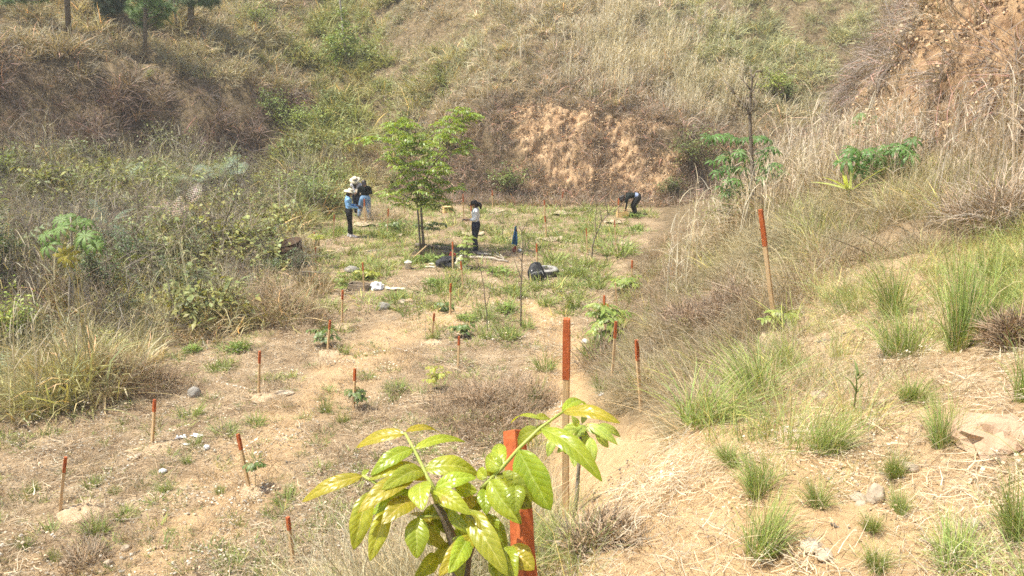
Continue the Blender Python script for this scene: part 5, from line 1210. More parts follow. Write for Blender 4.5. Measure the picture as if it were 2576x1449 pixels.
# ---- bare saplings and thin stems ---------------------------------------------------------------------
def bare(label, base, strokes, r0=.014, mat=M_BARK, name='bare_sapling', cat='sapling', leafy=0, lmat=None):
    g = ground(*base); t = None; mb = MB(); R = random.Random(int(base[0]))
    for k, st in enumerate(strokes):
        P_ = [above(p[0], p[1], g + Vector((0, (p[2] if len(p) > 2 else 0), 0))) - g for p in st]
        if k == 0: P_[0].z -= .05
        rr = r0 * (1 if k == 0 else .55)
        D_ = []
        for a_, b_ in zip(P_[:-1], P_[1:]):
            for i in range(3): D_.append(a_.lerp(b_, i / 3) + Vector((R.gauss(0, .006), R.gauss(0, .006), 0)))
        D_.append(P_[-1]); n = len(D_)
        mb.tube(D_, [rr * (1 - .7 * i / (n - 1)) for i in range(n)], 6)
    o = mb.obj(name, mat, loc=g); tag(o, label, cat, None); return o
bare('bare forked sapling in the middle of the terrace, leaning left at the top', (1227, 832), [[(1227, 832), (1224, 790), (1217, 720), (1207, 672), (1196, 655)], [(1225, 770), (1232, 735), (1238, 700), (1240, 660)], [(1207, 672), (1212, 658), (1217, 640)]])
bare('tallest bare sapling in the middle of the terrace, with side twigs', (1310, 828), [[(1310, 828), (1311, 740), (1312, 680), (1315, 620), (1312, 580), (1305, 568)], [(1313, 660), (1300, 640), (1288, 618), (1270, 610)], [(1314, 640), (1330, 608), (1344, 592)], [(1312, 582), (1322, 566), (1336, 552)], [(1311, 700), (1296, 660), (1290, 640)]], .017)
bare('bent bare sapling curving right at the back of the terrace', (1489, 652), [[(1489, 652), (1490, 620), (1500, 590), (1512, 560), (1530, 540), (1548, 530), (1570, 505)], [(1514, 556), (1510, 535), (1508, 512)], [(1530, 540), (1524, 512), (1522, 480)], [(1500, 588), (1498, 560), (1501, 520), (1498, 490), (1503, 474)]], .022)
bare('bare straight stick standing near the blue jacket', (1264, 605), [[(1264, 605), (1265, 570), (1265, 535)], [(1265, 545), (1270, 538)]], .014)
bare('thin dry stem in the middle of the terrace, left of the leaning stake', (1071, 857), [[(1071, 857), (1070, 810), (1069, 775)]], .006, M_BARKPALE)
def bare_tree():
    g = ground(1897, 560); t = thing('bare_tree', 'dead leafless tree standing on the right slope', 'tree', g)
    def Q(x, y, dy=0): return above(1725 + x * .3086, 159.7 + y * .3086, g + Vector((0, dy, 0))) - g
    mb = MB(); P_ = [Q(560, 1300), Q(552, 1000), Q(538, 780), Q(530, 600), Q(522, 400), Q(530, 240), Q(545, 120), Q(578, 62)]
    mb.tube(P_, [.046, .042, .038, .034, .029, .024, .018, .010], 8); mb.obj('trunk', M_BARK, t)
    mb = MB()
    for l in ([(522, 420), (470, 330), (400, 250)], [(528, 215), (470, 140), (430, 90)], [(525, 400), (555, 360), (560, 280), (552, 200)], [(530, 240), (560, 200), (585, 120)], [(545, 130), (530, 80), (520, 20)], [(575, 65), (610, 60), (632, 100)], [(490, 365), (500, 320), (495, 260)], [(400, 250), (360, 190), (300, 120)], [(545, 820), (560, 900), (575, 1080), (580, 1300)]):
        mb.tube([Q(x, y, .1 * (i - 1)) for i, (x, y) in enumerate(l)], [.018 * (1 - .3 * i) for i in range(len(l))], 5)
    mb.obj('limbs', M_BARK, t)
bare_tree()

# ---- broad palmate plants -------------------------------------------------------------------------------
M_PALM = leafmat('palmate_leaf', (.17, .28, .075), (.12, .21, .055), (.25, .36, .13), .3, .5, .25)
M_PALMY = leafmat('yellowing_leaf', (.38, .34, .04), (.28, .20, .03), (.62, .62, .22), .35, .45, .3)
M_CASS = leafmat('lobed_leaf', (.135, .25, .06), (.09, .18, .045), (.21, .33, .10), .33, .42, .35)
def palmate(ml, R, c, r, n=9, tilt=(0, -.5, 1), droop=.35, w=.30, col=(1, 1, 1), span=2 * math.pi, rot=0):
    c = Vector(c); u = Vector(tilt).normalized(); a = u.orthogonal().normalized(); b_ = u.cross(a)
    for i in range(n):
        th = rot + span * (i + .5) / n; d = a * math.cos(th) + b_ * math.sin(th); L = r * R.uniform(.85, 1.1)
        k = R.uniform(.85, 1.15)
        leaf(ml, c, c + d * L - u * droop * L * R.uniform(.8, 1.3) - Vector((0, 0, droop * .3 * L)), r * w * 1.25, up=u, droop=.22, fold=.15, quilt=0, col=tuple(x * k for x in col), nu=7, nv=4, shape=1.25)
def pumpwood():
    def Q(zx, zy, dy=0): return above(zx * .3086, 447.2 + zy * .3086, g + Vector((0, dy, 0))) - g
    g = ground(174, 815); R = random.Random(21); t = thing('young_tree', 'young tree with big round lobed leaves and one yellow leaf in the thicket', 'tree', g)
    mb = MB(); mb.tube([Vector((0, 0, -.1)), Q(568, 1000), Q(575, 760), Q(585, 560), Q(583, 400), Q(575, 320)], [.032, .028, .026, .024, .02, .012], 8); mb.tube([Q(590, 1180), Q(596, 960), Q(594, 800)], [.016, .014, .01], 6); mb.obj('trunk', M_BARKPALE, t)
    L_ = [(500, 405, 95, -.5), (495, 335, 80, .2), (620, 345, 75, .3), (708, 360, 60, .2), (372, 462, 85, -.2), (695, 470, 100, -.5), (385, 552, 95, -.3), (780, 545, 80, 0), (560, 310, 50, .3), (800, 500, 60, .3), (640, 520, 60, .3)]
    mp = MB(); ml = MB(); s = 1 / (FPX / (g.y / ray(174, 815).y)) * .3086
    for x, y, r, dy in L_:
        c = Q(x, y, dy); palmate(ml, R, c, r * s * 1.15, 9, (R.uniform(-.3, .3) + (x - 570) / 500, -.75, 1), .42, .235, rot=R.uniform(0, 6), col=(1.0, .95, .85)); mp.tube([Q(582, 420), (Q(582, 420) + c) / 2 + Vector((0, 0, .05)), c], [.008, .007, .005], 5)
    ml.obj('crown', M_PALM, t); mp.obj('leaf_stalks', M_STEM, t)
    ml = MB(); palmate(ml, R, Q(545, 632, -.5), 115 * s, 9, (0, -1, .25), .12, .25, rot=.2); ml.obj('yellow_leaf', M_PALMY, t)
pumpwood()
def cass(label, base, stems, leaves, r, seed, mat=M_CASS, name='broadleaf_plant'):
    def Z(x, y): return 1725 + x * .3086, 159.7 + y * .3086
    g = ground(*base); R = random.Random(seed); t = thing(name, label, 'plant', g); s = .3086 / (FPX / (g.y / ray(*base).y))
    def Q(x, y, dy=0): return above(*Z(x, y), g + Vector((0, dy, 0))) - g
    mb = MB(); ml = MB()
    root = Vector((0, 0, -.03))
    for st in stems: mb.tube([root] + [Q(*p) for p in st], [.016] + [.012 - .002 * i for i in range(len(st))], 6)
    for x, y in leaves:
        c = Q(x, y, R.uniform(-.35, .35)); n = min((Q(*p[:2]) for st in stems for p in st), key=lambda q: (q - c).length)
        mb.tube([n, (n + c) / 2 + Vector((0, 0, .03)), c], [.006, .005, .003], 4); sh = R.uniform(.8, 1.25)
        palmate(ml, R, c, r * s * R.uniform(.8, 1.15), 8, (R.uniform(-.5, .5), R.uniform(-.9, -.1), 1), R.uniform(.25, .5), .23, (sh, sh, sh), rot=R.uniform(0, 6))
    mb.obj('stem', M_STEM, t); ml.obj('foliage', mat, t)
cass('tall plant with fingered green leaves around the dead leafless tree', (1887, 556), [[(520, 1150), (430, 900), (300, 700), (220, 640)], [(540, 1100), (600, 850), (680, 720)], [(500, 1100), (420, 980), (330, 1000)], [(520, 1000), (480, 820), (430, 660)], [(560, 1000), (640, 880), (760, 850)]],
     [(180, 600), (240, 590), (300, 605), (360, 595), (420, 610), (480, 615), (560, 605), (620, 600), (660, 615), (690, 690), (640, 740), (740, 720), (220, 800), (300, 770), (360, 745), (440, 720), (260, 880), (330, 850), (390, 855), (470, 850), (640, 860), (700, 830), (760, 820), (800, 890), (700, 900), (420, 950), (360, 960), (300, 1010), (380, 1030), (440, 1040), (620, 930), (650, 1090), (690, 1100), (470, 760), (600, 800), (330, 1060)], 74, 31)
cass('low clump of fingered dark green leaves beside yellow green grass on the right slope', (2262, 474), [[(1640, 960), (1500, 820), (1400, 730)], [(1650, 940), (1620, 800), (1660, 720)], [(1660, 940), (1760, 800), (1830, 690)]],
     [(1380, 700), (1320, 780), (1290, 810), (1410, 790), (1480, 710), (1500, 790), (1560, 730), (1640, 690), (1700, 720), (1800, 690), (1850, 625), (1760, 800), (1500, 880), (1620, 850), (1680, 800), (1580, 800), (1420, 860), (1740, 680), (1830, 740), (1340, 720)], 108, 32)
cass('small dark green plant at the foot of the rocky spur', (2190, 345), [[(1440, 520), (1430, 450)], [(1500, 520), (1560, 470)]], [(1400, 440), (1430, 420), (1380, 500), (1560, 440), (1590, 480), (1480, 500), (1540, 520)], 50, 33)
def yellow_blades():
    g = ground(2130, 520); R = random.Random(6); mb = MB()
    for az, tl, L in [(.3, 1.0, .75), (2.4, .9, .6), (1.3, .8, .5), (3.6, 1.1, .55), (-.9, 1.2, .6), (.9, .6, .7), (2.9, 1.3, .5), (-2.1, 1.0, .5), (4.2, .9, .45), (1.9, .5, .6)]: add_blade(mb, R, (R.gauss(0, .04), R.gauss(0, .04), .25), az, tl, .35, L, .035, 5, shade(R, .15, .05))
    mb.tube([(0, 0, -.03), (.01, 0, .3)], [.008, .006], 5)
    o = mb.obj('reed_plant', leafmat('reed_leaf', (.46, .52, .10), (.38, .44, .09), (.55, .6, .2), .35, .4, .3), loc=g); tag(o, 'bright yellow green reed with star shaped long blades on the right slope', 'reed')
yellow_blades()

# ---- shrubs, each with stems and a leafy crown ------------------------------------------------------------
def shrub(name, label, base, w, h, leafcol, n=900, L=.07, lw=.035, seed=1, mat=None, group=None, cat='shrub', squash=.8, stems=7, dens=1.6, twig=(.8, .65, .55), open_=.35):
    """an uneven crown: leaf sprays on every twig, gaps between the boughs"""
    g = ground(*base); sc = (g.y / ray(*base).y) / FPX; W_ = w * sc; H_ = h * sc; R = random.Random(seed)
    t = thing(name, label, cat, g); mb = MB(); ml = MB(); ends = []
    for s in range(stems):
        az = s * 2 * math.pi / stems + R.uniform(-.5, .5); out = R.uniform(.2, 1.0); p = Vector((R.gauss(0, .04), R.gauss(0, .04), -.03)); pts = [p]
        tgt = Vector((math.cos(az) * W_ * .42 * out, math.sin(az) * W_ * .42 * out, H_ * (1 - .45 * out ** 2) * R.uniform(.75, 1.0)))
        for i in range(1, 6): pts.append(p.lerp(tgt, i / 5) + Vector((R.gauss(0, .04), R.gauss(0, .04), .10 * H_ * math.sin(math.pi * i / 5))) * (1 if i < 5 else .5))
        mb.tube(pts, [.018 * (1 - .8 * i / 5) * max(.5, min(1.5, H_)) for i in range(6)], 5)
        for i in range(2, 6):
            for b2 in range(3):
                e = pts[i] + Vector((R.gauss(0, .17) * W_, R.gauss(0, .17) * W_, R.gauss(.02, .10) * H_)); mb.tube([pts[i], pts[i].lerp(e, .5) + Vector((0, 0, .02)), e], [.006, .005, .003], 4); ends.append((e, R.uniform(.6, 1.25)))
    for i in range(n):
        e, k = R.choice(ends)
        if R.random() < open_: e = e.lerp(Vector((0, 0, H_ * .5)), R.random() * .6)
        q = e + Vector((R.gauss(0, .065) * W_, R.gauss(0, .065) * W_, R.gauss(0, .06) * H_))
        if q.z < .02: continue
        sh = k * R.uniform(.75, 1.25)
        leaf_quad(ml, R, q, R.uniform(0, 6.28), R.uniform(-.7, .6), L * R.uniform(.6, 1.3), lw * R.uniform(.7, 1.25), (leafcol[0] * sh * R.uniform(.9, 1.15), leafcol[1] * sh, leafcol[2] * sh))
    mb.obj('stems', M_BARK, t); ml.obj('crown', mat or M_SHRUB, t); return t
M_SHRUB = plant_mat('shrub_leaf', False, (1, 1, 1), spec=.35, rough=.42, trans=.3)
shrub('citrus_bush', 'bright yellow green bush with glossy leaves cut by the left edge', (18, 905), 165, 175, (.30, .38, .055), 1500, .085, .042, 41)
shrub('bush', 'dark green bush at the left edge behind the bright bush', (-10, 740), 170, 250, (.11, .15, .05), 1300, .09, .045, 42)
shrub('bush', 'green leafy bush at the left edge, high above the bright bush', (8, 470), 90, 90, (.24, .31, .07), 600, .10, .05, 43)
for k, (b_, w, h, c, lab, n, L) in enumerate([
    ((765, 355), 130, 75, (.26, .33, .085), 'bright green bush in the gully left of the green tree', 1300, .12), ((650, 80), 90, 55, (.26, .32, .10), 'rounded pale green bush high on the left of the gully', 900, .13),
    ((690, 300), 80, 60, (.20, .26, .08), 'green bush at the lower left of the gully', 700, .12), ((1945, 240), 56, 52, (.32, .38, .09), 'small bright yellow green bush behind the rocky spur', 600, .12),
    ((1978, 255), 34, 44, (.22, .29, .10), 'small green bush right behind the edge of the spur', 350, .10), ((1740, 440), 110, 90, (.20, .25, .08), 'green bush at the right end of the brown bank', 900, .10),
    ((1690, 500), 60, 45, (.16, .20, .07), 'dark green bush in the corner below the brown bank', 500, .09), ((1280, 490), 70, 60, (.20, .27, .075), 'small round green bush at the foot of the brown bank', 600, .11),
    ((780, 540), 140, 95, (.22, .28, .08), 'fresh green bush at the far left corner of the terrace', 1300, .10), ((850, 490), 80, 70, (.27, .32, .09), 'yellow green bush left of the group of three people', 700, .11),
    ((340, 700), 130, 110, (.14, .20, .085), 'blue green bush in the middle of the left thicket', 1300, .07), ((250, 760), 110, 120, (.12, .175, .07), 'dark green bush right of the young lobed leaf tree', 1000, .07),
    ((430, 640), 120, 110, (.24, .30, .08), 'yellow green bush in the left thicket with bright leaf tips', 900, .08), ((480, 700), 90, 90, (.14, .20, .10), 'bluish bush with small leaves in the left thicket', 800, .055),
    ((500, 760), 80, 70, (.15, .21, .11), 'low bluish bush at the lower edge of the left thicket', 600, .05), ((755, 690), 70, 60, (.15, .21, .10), 'low bluish green bush in front of the rusty drum', 700, .05),
    ((90, 880), 120, 100, (.12, .145, .05), 'dark low bush right of the bright bush at the left edge', 900, .07), ((1840, 600), 130, 100, (.25, .27, .09), 'pale green bush on the right slope below the dead tree', 900, .06),
    ((600, 640), 70, 60, (.34, .35, .09), 'small yellow leaved bush left of the rusty drum', 400, .07), ((580, 470), 100, 70, (.22, .28, .10), 'green bush behind the pale ferns', 800, .09), ((200, 420), 120, 60, (.21, .245, .09), 'low green bush below the brown bracken face', 800, .11),
    ((420, 390), 110, 60, (.25, .28, .11), 'pale green bush below the middle of the bracken face', 700, .11)]):
    shrub('bush', lab, b_, w * 1.25, h * 1.3, tuple(1.12 * x for x in c), int(n * 1.2), L * .95, L * .5, 60 + k)
def drybush(label, base, w, h, seed, col=(.36, .26, .165), n=900, L=.28):
    """a round tangle of dead stems"""
    g = ground(*base); sc = (g.y / ray(*base).y) / FPX; W_ = w * sc; H_ = h * sc; R = random.Random(seed); mb = MB()
    for i in range(n):
        a = R.uniform(0, 6.28); rim = W_ * .5 * (1 + .28 * math.sin(2 * a + seed) + .2 * math.sin(3 * a + seed * 2) + .12 * math.sin(7 * a)); q = rim * math.sqrt(R.random()); hh = H_ * (1 - (q / rim) ** 1.5) * (.75 + .35 * math.sin(a * 2 + q * 6 / W_ + seed)) * R.random() ** .6
        c = shade(R, .45, .12); c = tuple(x * y for x, y in zip(c, col))
        add_blade(mb, R, (q * math.cos(a), q * math.sin(a), hh * .8 - .02), a + R.gauss(0, 1.3), R.uniform(.2, 1.6), R.uniform(-.3, 1.4), L * R.uniform(.5, 1.4), .008, 4, c, .5)
    o = mb.obj('dry_bush', M_DRY, loc=g); tag(o, label, 'dry bush'); return o
M_DRY = plant_mat('dry_stems', False, (1, 1, 1), spec=.1, rough=.8, trans=.1)
drybush('large round brown dry bush at the left edge of the terrace', (690, 800), 230, 170, 71, (.42, .315, .20), 3200, .42)
drybush('brown dry bush mound behind the long leaning stake', (1850, 815), 250, 150, 72, (.34, .25, .175), 4200, .24)
drybush('grey brown heap of cut stems at the right edge', (2520, 560), 200, 130, 73, (.42, .33, .24), 1500, .45)
drybush('low heap of dug roots and weeds at the right edge', (2560, 860), 140, 90, 74, (.30, .215, .14), 1200, .16)
drybush('brown mound of dead weeds in front of the forked bare saplings', (1240, 1035), 330, 130, 75, (.36, .265, .175), 4200, .26)
drybush('dark dry bush at the lower edge of the tall grass on the left', (330, 985), 210, 150, 76, (.33, .24, .155), 2200, .35)
drybush('small brown heap of weeds under the second sapling', (1530, 1345), 170, 40, 77, (.40, .30, .20), 1300, .10)
drybush('dead brush filling the rusty drum', (735, 640), 110, 70, 78, (.36, .30, .235), 700, .45)
drybush('small brown dry bush on the lower terrace near the leftmost stake', (215, 1405), 130, 40, 79, (.33, .25, .17), 700, .18)
drybush('straw coloured dry bush behind the group of three people', (960, 555), 120, 60, 80, (.50, .40, .26), 1100, .5)
drybush('dry brown bush under the fern clumps on the left', (560, 590), 200, 90, 81, (.36, .28, .18), 1800, .5)

# ---- ferns --------------------------------------------------------------------------------------------------
def fernclump(label, base, h, n, col, seed, spread=.5, L=None, name='fern', lean=0):
    g = ground(*base); sc = (g.y / ray(*base).y) / FPX; R = random.Random(seed); t = thing(name, label, 'fern', g)
    for i in range(n):
        mb = MB(); c = shade(R, .2, .06); c = tuple(x * y for x, y in zip(c, col)); ln = (L or h) * sc * R.uniform(.75, 1.1)
        p = Vector((R.gauss(0, spread) * .5, R.gauss(0, spread) * .4, h * sc * R.uniform(.2, .6) + R.uniform(.2, .6)))
        mb.tube([(p.x * .6, p.y * .6, -.05), p * .8, p], [.009, .008, .006], 4, tuple(x * .7 for x in c))
        frond_pts(mb, R, p, R.uniform(0, 6.28), R.uniform(.3, .9), R.uniform(.5, 1.3), ln, ln * .62, c, 13); mb.obj('frond', M_SHRUB, t)
fernclump('pale grey green fern clump, highest of three in the left thicket', (560, 500), 75, 14, (.36, .43, .28), 91, 1.0, 60)
fernclump('pale grey green fern clump in the middle of the left thicket', (475, 520), 70, 14, (.36, .43, .29), 92, .9, 58)
fernclump('pale fern clump near the young lobed leaf tree', (330, 500), 60, 9, (.36, .42, .28), 93, .8, 50)
fernclump('upright green fern right of the young lobed leaf tree', (285, 650), 70, 8, (.27, .35, .23), 94, .35, 75)
fernclump('dead pinkish brown fern drooping in the left thicket', (475, 620), 95, 15, (.58, .45, .35), 95, .45, 75)
fernclump('small brown dead fern left of the rusty drum', (615, 560), 45, 8, (.52, .40, .28), 96, .4, 40)
fernclump('green fern on the bank left of the far stake', (800, 530), 55, 8, (.28, .36, .18), 97, .6, 50)
fernclump('low green fern in the shade left of the round dry bush', (400, 745), 60, 8, (.20, .28, .15), 98, .5, 60)

# ---- pines and the ivy-grown tree in the background ---------------------------------------------------------
M_NEEDLE = plant_mat('pine_needles', False, (1, 1, 1), spec=.25, rough=.5, trans=.12, tint=(1, 1.1, .7))
def pine(label, base, top, tr, balls, seed, col=(.085, .145, .055)):
    g = ground(*base); R = random.Random(seed); t = thing('pine_tree', label, 'pine tree', g); sc = (g.y / ray(*base).y) / FPX
    def Q(x, y, dy=0): return above(x, y, g + Vector((0, dy, 0))) - g
    mb = MB(); tp = Q(*top); mb.tube([Vector((0, 0, -.2)), tp * .4 + Vector((.03, 0, 0)), tp * .75, tp], [tr, tr * .85, tr * .6, tr * .3], 8); mb.obj('trunk', M_BARK, t)
    mb = MB(); ml = MB()
    for x, y, r in balls:
        c = Q(x, y, R.uniform(-.8, .8)); s = tp * min(1, max(.3, (c.z - .5) / tp.z)); mb.tube([s, s.lerp(c, .5) + Vector((0, 0, -.08)), c], [.04, .03, .015], 5)
        for k in range(int(26 * (r / 20))):
            b_ = c + Vector((R.gauss(0, .42), R.gauss(0, .42), R.gauss(0, .36))) * r * sc; mb.tube([c, b_], [.012, .006], 3)
            sh = R.uniform(.7, 1.5)
            for j in range(26):
                d = Vector((R.gauss(0, 1), R.gauss(0, 1), R.gauss(.25, .9))).normalized(); n = d.orthogonal().normalized() * .008; e = b_ + d * R.uniform(.18, .34)
                ml.add([b_ - n, b_ + n, e], [(0, 1, 2)], tuple(x_ * sh for x_ in col))
    mb.obj('limbs', M_BARK, t); ml.obj('crown', M_NEEDLE, t)
pine('young pine with a low green crown on the left hill', (362, 158), (366, -90), .10, [(350, 40, 22), (375, 30, 24), (395, 48, 20), (410, 40, 22), (335, 25, 20), (380, 5, 25), (345, 0, 24), (400, 10, 24), (425, 20, 16), (365, -30, 26), (390, -35, 24), (335, -35, 24), (360, -70, 24), (362, 62, 12)], 101, (.16, .24, .075))
pine('tall bare trunked pine at the far left, with one low branch', (173, 92), (150, -260), .13, [(20, 2, 16), (60, -5, 20), (100, 0, 16), (45, -20, 22), (120, -90, 30), (170, -120, 34), (200, -100, 30), (130, -150, 34), (180, -190, 34), (150, -230, 30)], 102, (.13, .19, .065))
pine('dark pine crown at the top between the two nearer pines', (282, 60), (280, -120), .12, [(245, 5, 24), (262, 20, 22), (280, 8, 26), (298, 22, 22), (310, 5, 24), (255, -15, 28), (285, -20, 30), (315, -25, 26), (270, 30, 16), (240, -10, 22), (280, -60, 34), (300, -70, 30), (255, -60, 30)], 103, (.04, .075, .035))
pine('pine with a thick dark trunk standing right of the young pine', (478, 88), (482, -200), .17, [(440, 5, 22), (465, 0, 22), (500, 2, 22), (525, 12, 20), (540, 0, 20), (450, -20, 26), (490, -25, 28), (530, -25, 24), (470, -80, 34), (510, -90, 34), (490, -140, 34), (455, -110, 30)], 104, (.10, .155, .055))
bare('second leaning dark trunk beside the thick trunked pine', (445, 80), [[(445, 80), (440, 30), (436, -40)], [(440, 30), (425, 10), (415, -10)]], .09, name='dead_tree', cat='tree')
def ivytree(): 
    g = ground(872, 175); R = random.Random(9); t = thing('ivy_grown_tree', 'slim pale trunked tree wrapped in green creeper in the gully', 'tree', g)
    def Q(x, y, dy=0): return above(x, y, g + Vector((0, dy, 0))) - g
    mb = MB(); mb.tube([Vector((0, 0, -.1)), Q(868, 120), Q(862, 60), Q(855, 0), Q(850, -60)], [.07, .06, .055, .05, .04], 7); mb.tube([Q(868, 120), Q(880, 160), Q(890, 190)], [.03, .03, .02], 5); mb.obj('trunk', M_BARKPALE, t)
    ml = MB()
    for cx, cy, r in [(850, 90, 26), (866, 110, 24), (880, 85, 22), (842, 120, 22), (870, 60, 18), (895, 100, 18), (855, 140, 22), (830, 100, 16), (880, 130, 16), (860, 30, 14), (835, 150, 20)]:
        for k in range(120):
            c = Q(cx + R.gauss(0, r * .45), cy + R.gauss(0, r * .45), R.gauss(0, .35)); sh = R.uniform(.6, 1.35)
            leaf_quad(ml, R, c, R.uniform(0, 6.28), R.uniform(-.8, .5), .14, .10, (.24 * sh, .31 * sh, .075 * sh))
    ml.obj('creeper', M_SHRUB, t)
ivytree()
shrub('bush', 'small dark leafed bush at the top edge above the green tree', (1000, 8), 60, 40, (.14, .19, .07), 400, .13, .06, 99)

# ---- single tufts of grass one could point at -------------------------------------------------------------
M_TUFT = plant_mat('tuft_blade', False, (1, 1, 1), spec=.15, rough=.5, trans=.28)
TUFTS = {}
def tuftmesh(kind, seed):
    k = (kind, seed)
    if k not in TUFTS:
        r = random.Random(700 + seed); mb = MB()
        if kind == 'low':
            for i in range(110):
                a = r.uniform(0, 6.28); q = .42 * math.sqrt(r.random()); c = shade(r, .3, .1); c = (c[0] * .27, c[1] * .325, c[2] * .10)
                add_blade(mb, r, (q * math.cos(a), q * math.sin(a), -.01), a + r.gauss(0, .8), r.uniform(.15, 1.3), r.uniform(.1, 1.0), r.uniform(.35, .9), .035, 4, c, .15)
        elif kind == 'leafy':
            hub = [(r.gauss(0, .2), r.gauss(0, .2)) for _ in range(5)]
            for i in range(120):
                a = r.uniform(0, 6.28); hx, hy = r.choice(hub); q = .30 * math.sqrt(r.random()); k2 = r.uniform(.65, 1.4)
                leaf_quad(mb, r, (hx + q * math.cos(a), hy + q * math.sin(a), r.uniform(.02, .65) * (.6 - q)), a + r.gauss(0, .7), r.uniform(-.2, 1.1), r.uniform(.14, .32), r.uniform(.06, .11), (.23 * k2, .31 * k2, .085 * k2))
            for i in range(60):
                a = r.uniform(0, 6.28); q = .45 * math.sqrt(r.random()); c = shade(r, .3, .1)
                add_blade(mb, r, (q * math.cos(a), q * math.sin(a), -.01), a + r.gauss(0, .8), r.uniform(.15, 1.3), r.uniform(.1, 1.0), r.uniform(.3, .75), .035, 4, (c[0] * .26, c[1] * .31, c[2] * .10), .15)
        else:                                   # tall arching clump, leaning with the slope
            lx = r.uniform(0, 6.28); core = [(r.gauss(0, .13), r.gauss(0, .10)) for _ in range(4)]
            for i in range(380):
                a = r.uniform(0, 6.28); q = .26 * math.sqrt(r.random()); c = shade(r, .3, .12); dead = r.random() < .2; hx, hy = r.choice(core); az0 = a + r.gauss(0, .7); az0 = az0 + .9 * math.sin(lx - az0); c = (.55, .46, .26) if dead else (c[0] * .29, c[1] * .37, c[2] * .105)
                add_blade(mb, r, (hx + q * .6 * math.cos(a), hy + q * .6 * math.sin(a), -.03), az0, r.uniform(.02, .9), r.uniform(.1, 1.5), r.uniform(.3, 1.15), .013, 5, c, .12)
        TUFTS[k] = mb.mesh('grass_tuft', M_TUFT)
    return TUFTS[k]
_tn = 0
def gtuft(px, wpx_, hpx, label, kind='low', tone=None):
    global _tn
    _tn += 1; g = ground(*px); sc = (g.y / ray(*px).y) / FPX; o = bpy.data.objects.new('grass_tuft', tuftmesh(kind, _tn % 4)); COL.objects.link(o)
    k = {'low': 1.3, 'leafy': 1.0, 'tall': 1.0}[kind]; kh = {'low': .55, 'leafy': .7, 'tall': .66}[kind]
    o.location = g; o.scale = (wpx_ * sc / k * random.uniform(.8, 1.25), wpx_ * sc / k * random.uniform(.7, 1.2), hpx * sc / kh * random.uniform(.8, 1.1)); o.rotation_euler = (0, 0, _tn * 1.7); tag(o, label, 'grass tuft', 'green grass tufts')
